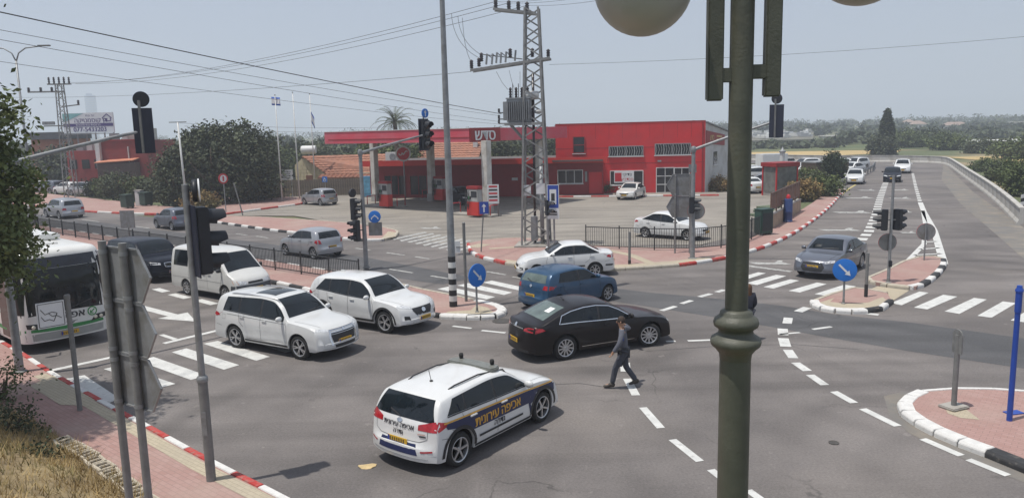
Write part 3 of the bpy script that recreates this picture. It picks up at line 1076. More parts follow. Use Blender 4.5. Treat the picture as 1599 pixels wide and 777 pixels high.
 def seams(s,m=None):
  m=m or s.p.get('seam',SEAM)
  for view in('L','R'):
   for pts in s.p.get('seams',[]):
    s.line('door_seam',m,view,pts,0.011,0.004)
 def arches(s,m,wd=0.055):
  Ra=s.Rw+s.p.get('gap',0.065)
  for view in('L','R'):
   for w in(s.fo,s.fo+s.wb):
    def fn(i,j):
     a=math.pi*(i*1.04-0.02)
     r=Ra+0.004+wd*j
     return(w-r*math.cos(a),max(s.Rw+r*math.sin(a),0.25))
    s.grid('arch_trim',m,view,fn,16,2,0.008)
 def sill_trim(s,m,z1):
  Ra=s.Rw+s.p.get('gap',0.065)+0.03
  for view in('L','R'):
   def fn(i,j):
    return(s.fo+Ra+(s.wb-2*Ra)*i,0.25+(z1-0.25)*j)
   s.grid('sill_trim',m,view,fn,12,2,0.006)
 def place(s,rear,front,side):
  """stand the car on the ground by where two wheels of one side touch it"""
  a,b=Vector(rear),Vector(front)
  h=(b-a);h.z=0;h.normalize()
  left=Vector((-h.y,h.x,0))
  c=(a+b)/2+left*(s.W/2-0.06)*(1 if side=='R' else-1)
  s.root.location=(c.x,c.y,0.0)
  s.root.rotation_euler=(0,0,math.atan2(h.y,h.x))
  return s
 def at(s,c,deg):
  s.root.location=(c[0],c[1],0)
  s.root.rotation_euler=(0,0,R(deg))
  return s
def sedan(L=4.3,W=1.72,H=1.46,wb=2.55,fo=0.85,hood=0.93,deck=1.03,**k):
 c=fo+0.42
 rb=fo+wb+0.28
 d=dict(L=L,W=W,H=H,wb=wb,fo=fo,top=[(0,0.46),(0.03,0.60),(0.10,0.70),(0.35,hood-0.12),(0.75,hood-0.04),(c-0.08,hood),(c+0.06,hood+0.05),(c+0.42,H-0.22),(c+0.78,H-0.04),(c+1.25,H),(c+1.65,H-0.015),(rb-0.52,H-0.12),(rb-0.02,deck+0.05),(rb+0.10,deck+0.005),(L-0.16,deck-0.02),(L-0.06,deck-0.09),(L,0.62)],belt=[(0,0.44),(0.1,0.60),(0.4,hood-0.17),(c,hood-0.055),(c+1.2,hood-0.01),(rb,deck-0.05),(L-0.2,deck-0.10),(L,0.58)],win=[(c+0.16,c+0.16,c+1.13,c+1.13),(c+1.22,c+1.22,rb-0.10,rb-0.62)],pillar=[(c+1.12,c+1.12,c+1.23,c+1.23)])
 d.update(k)
 d.update(cowl=c,rb=rb,hood=hood,deck=deck)
 return d
def hatch(L=3.9,W=1.69,H=1.5,wb=2.48,fo=0.78,hood=0.97,**k):
 c=fo+0.35
 d=dict(L=L,W=W,H=H,wb=wb,fo=fo,top=[(0,0.47),(0.03,0.62),(0.12,0.74),(0.35,hood-0.13),(0.7,hood-0.04),(c-0.06,hood),(c+0.07,hood+0.05),(c+0.42,H-0.22),(c+0.78,H-0.04),(c+1.3,H),(c+1.9,H-0.02),(L-0.46,H-0.08),(L-0.36,H-0.15),(L-0.13,1.02),(L-0.08,0.90),(L-0.05,0.66),(L,0.56)],belt=[(0,0.45),(0.1,0.62),(0.4,hood-0.17),(c,hood-0.04),(c+1.2,hood+0.0),(L-0.4,hood+0.05),(L-0.12,hood-0.05),(L,0.50)],win=[(c+0.15,c+0.15,c+1.08,c+1.08),(c+1.16,c+1.16,L-0.66,L-0.80)],pillar=[(c+1.07,c+1.07,c+1.17,c+1.17)])
 d.update(k)
 d.update(cowl=c,hood=hood)
 return d
def std_details(c,front=True,rear=True,mirror_m=None,head=None,tail=None,grille=None,plain=False):
 """windows, screens, lamps, plates, mirrors, handles and gaps that every car has"""
 P=c.p
 c.side_windows()
 cw,W2,H,hood=P['cowl'],c.W/2,c.H,P['hood']
 c.screen('windshield','F',hood+0.065,H-0.075,W2*0.80,W2*0.62,sag=0.02)
 zr0,zr1,yb,yt=P.get('rearglass',(P.get('deck',1.0)+0.06,H-0.14,W2*0.74,W2*0.60))
 c.screen('rear_window','B',zr0,zr1,yb,yt,P.get('rgmat',GLASS),sag=0.02)
 if front:
  for sg in(1,-1):
   for pl in head or[[(0.42,0.60),(0.78,0.66),(0.80,0.74),(0.62,0.74),(0.44,0.68)]]:
    c.poly('headlight',LAMPG,'F',[(sg*y*W2/0.86,z)for y,z in pl])
  for nm,mt,pl in grille or[('grille',PLASTIC,[(-0.38,0.50),(0.38,0.50),(0.42,0.60),(-0.42,0.60)]),('air_intake',PLASTIC,[(-0.5,0.27),(0.5,0.27),(0.45,0.38),(-0.45,0.38)])]:
   c.poly(nm,mt,'F',[(y*W2/0.86,z)for y,z in pl],off=0.007)
  c.plate('F',P.get('fplate',0.44))
 if rear:
  for sg in(1,-1):
   for vw,pl in tail or[('B',[(0.52,0.72),(0.80,0.72),(0.80,0.90),(0.55,0.90)])]:
    if vw=='B':c.poly('tail_light',LAMPR,'B',[(sg*y*W2/0.86,z)for y,z in pl])
    else:c.poly('tail_light',LAMPR,'L' if sg>0 else 'R',[(c.L-max(y,0.0)*0.8-0.16,z)for y,z in pl])
  c.plate('B',P.get('rplate',0.60))
 sm_=P.get('seam',SEAM)
 if not plain:
  for sg in(1,-1):
   c.line('hood_seam',sm_,'T',[(0.34,sg*W2*0.66),(0.6,sg*W2*0.74),(cw-0.08,sg*W2*0.80)],0.010,0.004)
   c.line('wiper',PLASTIC,'F',[(sg*W2*0.08-0.05,hood+0.085),(sg*W2*0.08+0.50*(1 if sg>0 else 0.9)-0.05,hood+0.11)],0.018,0.016)
  c.line('bumper_seam',sm_,'F',[(-W2*0.62,0.60),(W2*0.62,0.60)]if not grille else[(-W2*0.80,0.36),(W2*0.80,0.36)],0.010,0.005)
  for vw_ in('L','R'):
   c.line('bumper_seam',sm_,vw_,[(c.L-0.52,0.66),(c.L-0.30,0.70)],0.010,0.004)
   c.line('belt_trim',PLASTIC,vw_,[(q_,c.zb(q_)+0.018)for q_ in np.linspace(P['win'][0][0],P['win'][-1][2],9)],0.022,0.007)
  fl_=c.ray('L',c.L-0.62,P['hood']-0.12,0.004)
  c.line('fuel_flap',sm_,'R',[(c.L-0.72,P['hood']-0.20),(c.L-0.58,P['hood']-0.20),(c.L-0.58,P['hood']-0.06),(c.L-0.72,P['hood']-0.06),(c.L-0.72,P['hood']-0.20)],0.008,0.004)
 c.mirrors(cw+0.28,mirror_m)
 if not plain:
  c.handles(P.get('handles',[(cw+1.0,P['hood']-0.11),(cw+1.95,P['hood']-0.09)]))
  c.seams()
  # ------------------ the cars in the junction
P_WHITE=paint('white',(0.64,0.645,0.64))
P_PEARL=paint('pearl',(0.60,0.605,0.60))
P_BLACK=paint('dark_brown',(0.006,0.004,0.0045),rough=0.3,coat=0.25,spec=0.3)
P_BLUE=paint('blue',(0.014,0.058,0.125),metal=0.2,coat=0.45)
P_SILVER=paint('silver',(0.36,0.37,0.39),metal=0.5)
P_GREY=paint('grey',(0.13,0.14,0.17),metal=0.5)
P_NAVY=paint('navy',(0.004,0.006,0.013),coat=0.1,spec=0.22)
P_CREAM=paint('white_aged',(0.58,0.575,0.55))
NAVY=mat('livery_navy',(0.012,0.02,0.075),rough=0.35,var=0.08)
GOLD=mat('livery_gold',(0.62,0.34,0.05),rough=0.4,var=0.08)
INK=mat('livery_ink',(0.02,0.02,0.03),rough=0.5,var=0)
def police_car():
 sp=hatch(L=4.355,W=1.805,H=1.49,wb=2.70,fo=0.87,hood=0.99,tumble=0.36,R=0.335,spokes=5,split=0.0,rimkey='p',gap=0.07,tail=0.05)
 c0=sp['cowl']
 sp['win']=[(c0+0.2,c0+0.2,c0+1.2,c0+1.2),(c0+1.26,c0+1.26,c0+2.12,c0+2.08),(c0+2.16,c0+2.12,3.86,3.62)]
 sp['pillar']=[(c0+1.19,c0+1.19,c0+1.27,c0+1.27),(c0+2.11,c0+2.07,c0+2.17,c0+2.13)]
 sp['seam']=SEAMW
 sp['rearglass']=(1.02,1.375,0.77,0.62)
 sp['seams']=[[(1.36,0.40),(1.34,0.80),(1.40,0.97)],[(c0+1.22,0.34),(c0+1.22,1.0)],[(3.22,0.72),(3.40,0.80),(3.46,1.02)]]
 c=Car(sp,'police_car','white municipal patrol car with navy side band, gold lettering and roof light bar','car',P_WHITE)
 std_details(c,tail=[('B',[(0.44,0.86),(0.84,0.84),(0.86,1.01),(0.74,1.03),(0.44,0.95)]),('L',[(0.10,0.84),(0.34,0.90),(0.40,0.97),(0.16,1.02),(0.06,1.0)])])
 c.arches(PLASTIC,0.07)
 c.sill_trim(PLASTIC,0.30)
 for view in('L','R'):
  b=c.poly('navy_band',NAVY,view,[(0.42,0.80),(1.5,0.865),(2.8,0.91),(3.96,0.945),(3.98,0.92),(3.72,0.76),(3.24,0.66),(2.9,0.62),(1.36,0.60),(1.30,0.42),(0.87,0.80),(0.46,0.45)]if False else[(0.42,0.80),(1.5,0.865),(2.8,0.91),(3.96,0.945),(3.9,0.84),(3.57,0.775),(3.2,0.62),(1.42,0.60),(1.34,0.56),(0.87,0.77),(0.46,0.62)],off=0.0055,cell=0.09)
  c.poly('navy_band',NAVY,view,[(1.28,0.42),(1.34,0.565),(1.42,0.605),(1.36,0.36)],off=0.0055,cell=0.06)
  c.line('gold_line',GOLD,view,[(0.42,0.82),(1.5,0.885),(2.8,0.93),(3.97,0.965)],0.03,0.008)
  c.line('side_moulding',PLASTIC,view,[(1.62,0.44),(3.02,0.44)],0.045,0.012)
  c.lettering(heb('אכיפה עירונית'),0.27,GOLD,view,2.42,0.735,sx=0.92,bold=0.008)
  c.lettering(heb('גדרה'),0.17,INK,view,2.40,0.545,bold=0.004)
 c.lettering(heb('אכיפה עירונית'),0.135,INK,'B',0.02,0.88,bold=0.003)
 c.lettering(heb('גדרה'),0.125,INK,'B',0.02,0.755,bold=0.003)
 c.poly('badge',CHROME,'B',[(0.07*math.cos(a),0.965+0.035*math.sin(a))for a in np.linspace(0,2*math.pi,13)[:-1]],off=0.012)
 c.poly('model_badge',PLASTIC,'B',[(-0.50,0.735),(-0.64,0.735),(-0.64,0.76),(-0.50,0.76)],off=0.012)
 c.poly('model_badge',CHROME,'B',[(-0.46,0.775),(-0.62,0.775),(-0.62,0.80),(-0.46,0.80)],off=0.012)
 c.poly('bumper_trim',NAVY,'B',[(-0.50,0.40),(0.50,0.40),(0.44,0.60),(-0.44,0.60)],off=0.004)
 c.poly('bumper_trim',PLASTIC,'B',[(-0.72,0.26),(0.72,0.26),(0.70,0.34),(-0.70,0.34)],off=0.006)
 for sg in(1,-1):
  c.poly('reflector',LAMPR,'B',[(sg*0.56,0.46),(sg*0.78,0.48),(sg*0.78,0.51),(sg*0.56,0.49)],off=0.008)
 c.line('wiper',PLASTIC,'B',[(0.0,1.03),(0.30,1.11)],0.025,0.02)
 c.line('tailgate_seam',SEAMW,'B',[(-0.68,1.02),(-0.66,0.70),(-0.5,0.64),(0.5,0.64),(0.66,0.70),(0.68,1.02)],0.011,0.004)
 LB=mat('lightbar_grey',(0.16,0.165,0.15),rough=0.35,var=0.2,scale=12)
 zt=1.50
 bar=MB()
 bar.prism([(-0.16,-0.60),(0.0,-0.63),(0.16,-0.56),(0.20,0),(0.16,0.56),(0.0,0.63),(-0.16,0.60),(-0.13,0)],0.05,0.14)
 o=bar.build('light_bar',LB,c.root,True,bevel=0.02,angle=40,loc=(0.12,0,zt-0.135))
 for y in(-0.34,0.34):
  MB().box((0,y,0.02),(0.14,0.08,0.08)).build('light_bar_foot',PLASTIC,o)
 for y in(-0.42,0.42):
  MB().lathe([(0.03,0.10),(0.045,0.14),(0.05,0.18),(0.04,0.22),(0.0,0.235)],12,loc=(0.10,y,0.03)).build('beacon',RUBBER,o,True)
 a=MB().tube([(0,0,-0.02),(0.0,0,0.02)],0.035,8).tube([(0,0,0.0),(-0.06,0,0.24)],0.007,5)
 a.build('antenna',PLASTIC,c.root,loc=(-1.15,0,1.46))
 for sg in(1,-1):
  pts=[c.ray('T',c.xf-x,sg*y,e)for x,y,e in((0.50,0.54,-0.005),(0.38,0.545,0.03),(-0.4,0.55,0.035),(-1.1,0.54,0.03),(-1.25,0.53,-0.005))]
  MB().tube(pts,0.016,6).build('roof_rail',PLASTIC,c.root,True)
 return c
pc=police_car().place(G(717,727.5),G(846.7,657.4),'R')
def outlander():
 sp=hatch(L=4.695,W=1.80,H=1.68,wb=2.67,fo=0.95,hood=1.08,tumble=0.36,R=0.35,spokes=5,split=0.16,rimkey='o',sill=0.27,crown=0.075)
 c0=sp['cowl']
 L=4.695
 sp['top'][-6:]=[(L-0.42,1.60),(L-0.28,1.50),(L-0.13,1.12),(L-0.07,0.98),(L-0.03,0.72),(L,0.58)]
 sp['top'][:4]=[(0,0.50),(0.04,0.72),(0.12,0.86),(0.4,0.99)]
 sp['belt']=[(0,0.48),(0.05,0.70),(0.3,0.88),(c0,1.02),(c0+1.2,1.06),(L-0.5,1.12),(L-0.12,1.05),(L,0.55)]
 sp['win']=[(c0+0.22,c0+0.22,c0+1.14,c0+1.14),(c0+1.2,c0+1.2,c0+2.06,c0+2.06),(c0+2.12,c0+2.12,4.08,3.98)]
 sp['pillar']=[(c0+1.13,c0+1.13,c0+1.21,c0+1.21),(c0+2.05,c0+2.05,c0+2.13,c0+2.13)]
 sp['seam']=SEAMW
 sp['rearglass']=(1.16,1.48,0.66,0.56)
 sp['seams']=[[(1.42,0.42),(1.40,0.85),(1.46,1.04)],[(c0+1.17,0.38),(c0+1.17,1.06)],[(3.20,0.72),(3.36,0.85),(3.40,1.08)],[(1.45,0.97),(3.9,1.04)]]
 sp['fplate']=0.50
 c=Car(sp,'suv','white seven-seat suv with chrome fang grille standing past the crosswalk stripes','car',P_PEARL)
 std_details(c,head=[[(0.42,0.80),(0.80,0.86),(0.83,0.92),(0.60,0.90),(0.42,0.86)]],grille=[('grille',PLASTIC,[(-0.42,0.74),(0.42,0.74),(0.44,0.86),(-0.44,0.86)]),('grille_bar',CHROME,[(-0.46,0.77),(0.46,0.77),(0.46,0.795),(-0.46,0.795)]),('grille_bar',CHROME,[(-0.46,0.825),(0.46,0.825),(0.46,0.85),(-0.46,0.85)]),('air_intake',PLASTIC,[(-0.36,0.36),(0.36,0.36),(0.44,0.72),(-0.44,0.72)]),('skid_plate',ALLOY,[(-0.5,0.285),(0.5,0.285),(0.42,0.345),(-0.42,0.345)])],tail=[('B',[(0.5,0.92),(0.82,0.92),(0.82,1.08),(0.5,1.02)]),('L',[(0.05,0.92),(0.42,0.97),(0.30,1.04),(0.08,1.08)])])
 for sg in(1,-1):
  c.line('chrome_fang',CHROME,'F',[(sg*0.46,0.82),(sg*0.50,0.66),(sg*0.46,0.44)],0.05,0.012)
  c.poly('fog_lamp',LAMPG,'F',[(sg*0.56,0.42),(sg*0.70,0.43),(sg*0.70,0.50),(sg*0.56,0.48)],off=0.008)
  pts=[c.ray('T',c.xf-x,sg*y,e)for x,y,e in((0.40,0.60,-0.005),(0.28,0.61,0.035),(-0.9,0.61,0.035),(-1.5,0.60,0.03),(-1.65,0.59,-0.005))]
  MB().tube(pts,0.018,6).build('roof_rail',ALLOY,c.root,True)
 c.poly('badge',CHROME,'F',[(0.0,0.775),(0.06,0.81),(0.0,0.86),(-0.06,0.81)],off=0.016)
 c.sill_trim(PLASTIC,0.36)
 c.line('side_moulding',CHROME,'L',[(1.55,0.40),(3.1,0.40)],0.02,0.01)
 c.line('side_moulding',CHROME,'R',[(1.55,0.40),(3.1,0.40)],0.02,0.01)
 c.grid('sunroof',GLASS,'T',lambda i,j:(c0+0.95+0.85*i,-0.42+0.84*j),6,6,0.006)
 return c
ol=outlander().place(G(370.5,543),G(468.6,561),'R')
def cx5():
 sp=hatch(L=4.54,W=1.84,H=1.67,wb=2.70,fo=0.92,hood=1.07,tumble=0.38,R=0.36,spokes=5,split=0.14,rimkey='c',sill=0.28)
 c0=sp['cowl']
 L=4.54
 sp['top'][-6:]=[(L-0.50,1.58),(L-0.40,1.50),(L-0.16,1.16),(L-0.09,1.02),(L-0.04,0.78),(L,0.62)]
 sp['top'][:4]=[(0,0.48),(0.04,0.68),(0.14,0.84),(0.42,0.98)]
 sp['belt']=[(0,0.46),(0.05,0.66),(0.3,0.86),(c0,1.01),(c0+1.2,1.06),(L-0.6,1.16),(L-0.14,1.06),(L,0.58)]
 sp['win']=[(c0+0.25,c0+0.25,c0+1.16,c0+1.16),(c0+1.22,c0+1.22,c0+2.02,c0+2.02),(c0+2.06,c0+2.06,3.92,3.60)]
 sp['pillar']=[(c0+1.15,c0+1.15,c0+1.23,c0+1.23),(c0+2.01,c0+2.01,c0+2.07,c0+2.07)]
 sp['seam']=SEAMW
 sp['rearglass']=(1.18,1.47,0.66,0.56)
 sp['seams']=[[(1.40,0.42),(1.38,0.85),(1.44,1.03)],[(c0+1.19,0.40),(c0+1.19,1.06)],[(3.20,0.74),(3.36,0.86),(3.40,1.1)]]
 sp['fplate']=0.47
 c=Car(sp,'suv','white suv with large dark grille heading past the median tip behind the other suv','car',P_WHITE)
 std_details(c,head=[[(0.40,0.78),(0.80,0.86),(0.82,0.93),(0.62,0.91),(0.42,0.84)]],grille=[('grille',PLASTIC,[(-0.30,0.56),(0.30,0.56),(0.42,0.72),(0.42,0.80),(-0.42,0.80),(-0.42,0.72)]),('grille_bar',CHROME,[(-0.34,0.555),(0.34,0.555),(0.34,0.58),(-0.34,0.58)]),('air_intake',PLASTIC,[(-0.55,0.29),(0.55,0.29),(0.45,0.40),(-0.45,0.40)])],tail=[('B',[(0.46,0.98),(0.82,0.98),(0.82,1.12),(0.46,1.05)]),('L',[(0.08,0.98),(0.38,1.02),(0.28,1.10),(0.08,1.12)])])
 for sg in(1,-1):
  c.poly('fog_lamp',PLASTIC,'F',[(sg*0.58,0.46),(sg*0.76,0.48),(sg*0.76,0.60),(sg*0.60,0.58)],off=0.008)
 c.poly('badge',CHROME,'F',[(0.09*math.cos(a),0.70+0.065*math.sin(a))for a in np.linspace(0,2*math.pi,13)[:-1]],off=0.02)
 c.arches(PLASTIC,0.06)
 c.sill_trim(PLASTIC,0.40)
 a=MB().prism([(-0.10,-0.02),(0.10,-0.006),(0.10,0.006),(-0.10,0.02)],0,0.07)
 a.build('antenna_fin',c.paint,c.root,loc=(-1.2,0,1.63))
 return c
_f=G(602,520)
_h=Vector((0.84,-0.54,0)).normalized()
cx=cx5().place(_f-_h*2.7,_f,'R')
def insignia():
 sp=sedan(L=4.83,W=1.856,H=1.498,wb=2.737,fo=0.96,hood=0.95,deck=1.07,R=0.345,spokes=11,split=0.0,rimkey='i',steer=-18,tail=0.08,sweep_r=0.28)
 c0,L=sp['cowl'],4.83
 sp['top']=[(0,0.46),(0.04,0.62),(0.14,0.74),(0.4,0.84),(0.9,0.92),(c0,0.96),(c0+0.1,1.01),(c0+0.5,1.26),(c0+0.95,1.455),(c0+1.4,1.498),(c0+1.85,1.475),(c0+2.3,1.37),(c0+2.75,1.19),(L-0.42,1.09),(L-0.16,1.06),(L-0.07,0.97),(L,0.66)]
 sp['belt']=[(0,0.44),(0.06,0.58),(0.4,0.78),(c0,0.92),(c0+1.2,0.96),(c0+2.3,1.0),(L-0.4,0.99),(L-0.14,0.95),(L,0.62)]
 sp['win']=[(c0+0.22,c0+0.22,c0+1.22,c0+1.22),(c0+1.28,c0+1.28,c0+2.42,c0+2.28)]
 sp['pillar']=[(c0+1.21,c0+1.21,c0+1.29,c0+1.29)]
 sp['chromeline']=[(c0+0.30,'t'),(c0+0.6,'t'),(c0+0.9,'t'),(c0+1.3,'t'),(c0+1.7,'t'),(c0+2.1,'t'),(c0+2.4,'t'),(c0+2.5,'b'),(c0+2.0,'b'),(c0+1.2,'b'),(c0+0.2,'b')]
 sp['seams']=[[(1.48,0.34),(1.46,0.75),(1.52,0.93)],[(c0+1.25,0.32),(c0+1.25,0.96)],[(3.24,0.64),(3.44,0.76),(3.50,1.0)]]
 sp['rearglass']=(1.13,1.40,0.62,0.55)
 sp['rgmat']=GLASS_PALE
 sp['rplate']=0.56
 c=Car(sp,'sedan','dark brown fastback sedan with chrome window line turning beside the officer','car',P_BLACK)
 std_details(c,tail=[('B',[(0.42,0.86),(0.86,0.84),(0.86,0.97),(0.55,0.97),(0.42,0.92)]),('L',[(0.10,0.84),(0.46,0.90),(0.36,0.96),(0.14,0.98)])])
 c.poly('boot_trim',CHROME,'B',[(-0.42,0.90),(0.42,0.90),(0.42,0.93),(-0.42,0.93)],off=0.012)
 c.poly('badge',CHROME,'B',[(0.06*math.cos(a),0.965+0.05*math.sin(a))for a in np.linspace(0,2*math.pi,13)[:-1]],off=0.014)
 c.poly('paper_sheet',WHITE_P,'B',[(-0.16,1.25),(-0.40,1.25),(-0.38,1.34),(-0.16,1.34)],off=0.012)
 c.poly('bumper_trim',PLASTIC,'B',[(-0.7,0.28),(0.7,0.28),(0.66,0.36),(-0.66,0.36)],off=0.006)
 c.line('sill_chrome',CHROME,'R',[(1.5,0.33),(3.2,0.33)],0.014,0.008)
 MB().tube([(0,0,0),(-0.02,0,0.03)],0.03,8).tube([(0,0,0),(-0.1,0,0.12)],0.006,5).build('antenna',PLASTIC,c.root,loc=(-0.95,0,1.45))
 return c
ins=insignia().place(G(883.6,561.5),G(1014,540.5),'R')
def mazda2():
 sp=hatch(L=3.9,W=1.695,H=1.475,wb=2.49,fo=0.78,hood=0.98,R=0.30,spokes=7,rimkey='m',tail=0.08)
 c0,L=sp['cowl'],3.9
 sp['seams']=[[(1.24,0.34),(1.22,0.75),(1.28,0.94)],[(c0+1.12,0.32),(c0+1.12,0.98)],[(2.86,0.62),(3.02,0.76),(3.06,1.0)]]
 sp['rearglass']=(1.06,1.31,0.62,0.54)
 sp['rgmat']=GLASS_PALE
 c=Car(sp,'hatchback','blue hatchback half hidden behind the dark fastback sedan','car',P_BLUE)
 std_details(c,tail=[('B',[(0.56,0.84),(0.82,0.82),(0.82,0.96),(0.60,0.98)]),('L',[(0.06,0.82),(0.34,0.88),(0.30,0.95),(0.12,0.97)])])
 c.line('wiper',PLASTIC,'B',[(0.0,1.05),(0.28,1.14)],0.025,0.02)
 c.poly('badge',CHROME,'B',[(0.06*math.cos(a),0.93+0.05*math.sin(a))for a in np.linspace(0,2*math.pi,13)[:-1]],off=0.014)
 return c
_r=G(872,488)
_h=(G(948,470)-_r).normalized()
mz=mazda2().place(_r,_r+_h*2.49,'R')
def rio():
 sp=sedan(L=4.24,W=1.695,H=1.47,wb=2.50,fo=0.80,hood=0.99,deck=1.06,R=0.295,spokes=7,rimkey='r')
 c0=sp['cowl']
 sp['seam']=SEAMW
 sp['seams']=[[(1.24,0.34),(1.22,0.75),(1.28,0.94)],[(c0+1.17,0.32),(c0+1.17,0.98)],[(2.86,0.62),(3.06,0.76),(3.12,1.0)]]
 c=Car(sp,'sedan','white four-door sedan crossing in front of the power pylon, window down','car',P_WHITE)
 std_details(c,tail=[('B',[(0.52,0.82),(0.82,0.80),(0.82,0.96),(0.52,0.94)]),('L',[(0.10,0.80),(0.36,0.84),(0.30,0.92),(0.12,0.95)])])
 for v in('L','R'):
  c.line('side_moulding',PLASTIC,v,[(1.30,0.50),(2.86,0.50)],0.06,0.012)
  c.line('bumper_trim',PLASTIC,v,[(3.75,0.50),(4.08,0.50)],0.07,0.01)
  c.line('bumper_trim',PLASTIC,v,[(0.10,0.45),(0.42,0.45)],0.09,0.01)
 return c
ro=rio().place(G(929.7,431.5),G(838,435.5),'L')
def swift(label,pm,**k):
 sp=hatch(L=3.75,W=1.69,H=1.51,wb=2.39,fo=0.76,hood=1.0,R=0.30,spokes=5,split=0.1,rimkey='s',tail=0.05,**k)
 c0=sp['cowl']
 sp['seams']=[[(1.20,0.34),(1.18,0.75),(1.24,0.94)],[(c0+1.12,0.32),(c0+1.12,0.98)],[(2.70,0.64),(2.88,0.76),(2.92,1.0)]]
 sp['rearglass']=(1.06,1.36,0.66,0.58)
 c=Car(sp,'hatchback',label,'car',pm)
 std_details(c,tail=[('B',[(0.60,0.78),(0.82,0.78),(0.82,1.0),(0.66,0.98)]),('L',[(0.06,0.78),(0.34,0.86),(0.26,0.96),(0.10,1.0)])])
 return c
sw=swift('silver small hatchback driving away beyond the median fence',P_SILVER).place(G(493.5,405),G(443,398),'L')
bl=swift('grey hatchback on the far carriageway left of the round-headed signal',P_GREY).place(G(270.3,360),G(244,356),'L')
fi=swift('silver hatchback parked at the forecourt kerb by the flagpoles',P_SILVER).place(G(502,321.5),G(474.5,319.5),'L')
def attrage():
 sp=sedan(L=4.25,W=1.67,H=1.5,wb=2.55,fo=0.80,hood=0.97,deck=1.10,R=0.29,spokes=6,rimkey='a')
 c0=sp['cowl']
 sp['seam']=SEAMW
 sp['seams']=[[(1.24,0.34),(1.22,0.75),(1.28,0.94)],[(c0+1.17,0.32),(c0+1.17,0.98)],[(2.9,0.62),(3.1,0.76),(3.16,1.0)]]
 c=Car(sp,'sedan','white sedan standing in the forecourt behind the black picket fence','car',P_WHITE)
 std_details(c,tail=[('B',[(0.52,0.86),(0.80,0.84),(0.80,1.0),(0.56,1.0)]),('L',[(0.10,0.86),(0.40,0.90),(0.30,0.99),(0.12,1.0)])])
 return c
at_=attrage().place(G(1009.3,371),G(1071,375.5),'R')
def oldsedan():
 sp=sedan(L=4.2,W=1.66,H=1.40,wb=2.44,fo=0.80,hood=0.90,deck=0.98,R=0.28,spokes=8,rimkey='d')
 c0=sp['cowl']
 sp['seam']=SEAMW
 sp['seams']=[[(1.24,0.34),(1.22,0.72),(1.28,0.88)],[(c0+1.17,0.32),(c0+1.17,0.92)],[(2.9,0.62),(3.06,0.74),(3.1,0.92)]]
 c=Car(sp,'sedan','older white sedan parked in front of the red station building','car',P_CREAM)
 std_details(c)
 return c
od=oldsedan().place(G(1007,307),G(989,312.5),'L')
def lancer():
 sp=sedan(L=4.57,W=1.76,H=1.49,wb=2.635,fo=0.93,hood=0.98,deck=1.09,R=0.32,spokes=10,rimkey='l')
 c0=sp['cowl']
 sp['top'][:4]=[(0,0.52),(0.03,0.68),(0.10,0.76),(0.4,0.88)]
 sp['seams']=[[(1.40,0.34),(1.38,0.75),(1.44,0.94)],[(c0+1.17,0.32),(c0+1.17,0.98)],[(3.1,0.62),(3.3,0.76),(3.36,1.0)],]
 sp['fplate']=0.53
 c=Car(sp,'sedan','grey sedan waiting at the crosswalk beside the right-hand traffic island','car',P_GREY)
 std_details(c,head=[[(0.46,0.66),(0.82,0.72),(0.84,0.79),(0.60,0.77),(0.46,0.73)]],grille=[('grille',PLASTIC,[(-0.36,0.34),(0.36,0.34),(0.46,0.50),(0.36,0.70),(-0.36,0.70),(-0.46,0.50)]),('grille_bar',P_GREY,[(-0.44,0.585),(0.44,0.585),(0.42,0.61),(-0.42,0.61)]),('lip',ALLOY,[(-0.6,0.265),(0.6,0.265),(0.55,0.295),(-0.55,0.295)])])
 return c
_fc=G(1267,436)
_h=Vector((-0.66,-0.75,0)).normalized()
la=lancer()
_c=_fc-_h*(la.xf)
la.at((_c.x,_c.y),math.degrees(math.atan2(_h.y,_h.x)))
def bmw():
 sp=hatch(L=4.9,W=1.95,H=1.76,wb=2.93,fo=0.86,hood=1.13,R=0.37,spokes=5,split=0.12,rimkey='b',sill=0.28)
 c0=sp['cowl']
 L=4.9
 sp['top'][:4]=[(0,0.52),(0.04,0.74),(0.12,0.92),(0.4,1.04)]
 sp['belt']=[(0,0.50),(0.05,0.70),(0.3,0.92),(c0,1.07),(c0+1.2,1.10),(L-0.5,1.14),(L-0.12,1.06),(L,0.55)]
 sp['rearglass']=(1.16,1.5,0.66,0.56)
 sp['fplate']=0.48
 c=Car(sp,'suv','black large suv behind the white van, seen from its front','car',P_NAVY)
 std_details(c,head=[[(0.46,0.80),(0.82,0.84),(0.84,0.92),(0.60,0.91),(0.46,0.88)]],grille=[('grille',CHROME,[(0.04,0.68),(0.32,0.70),(0.34,0.88),(0.06,0.89)]),('grille',CHROME,[(-0.04,0.68),(-0.32,0.70),(-0.34,0.88),(-0.06,0.89)]),('grille_opening',SEAM,[(0.06,0.70),(0.30,0.72),(0.32,0.86),(0.08,0.87)]),('grille_opening',SEAM,[(-0.06,0.70),(-0.30,0.72),(-0.32,0.86),(-0.08,0.87)]),('air_intake',PLASTIC,[(-0.6,0.32),(0.6,0.32),(0.5,0.52),(-0.5,0.52)])])
 return c
bm_=bmw()
_c=G(262,441)+RD*bm_.xf+RN*0.35
bm_.at((_c.x,_c.y),RH)
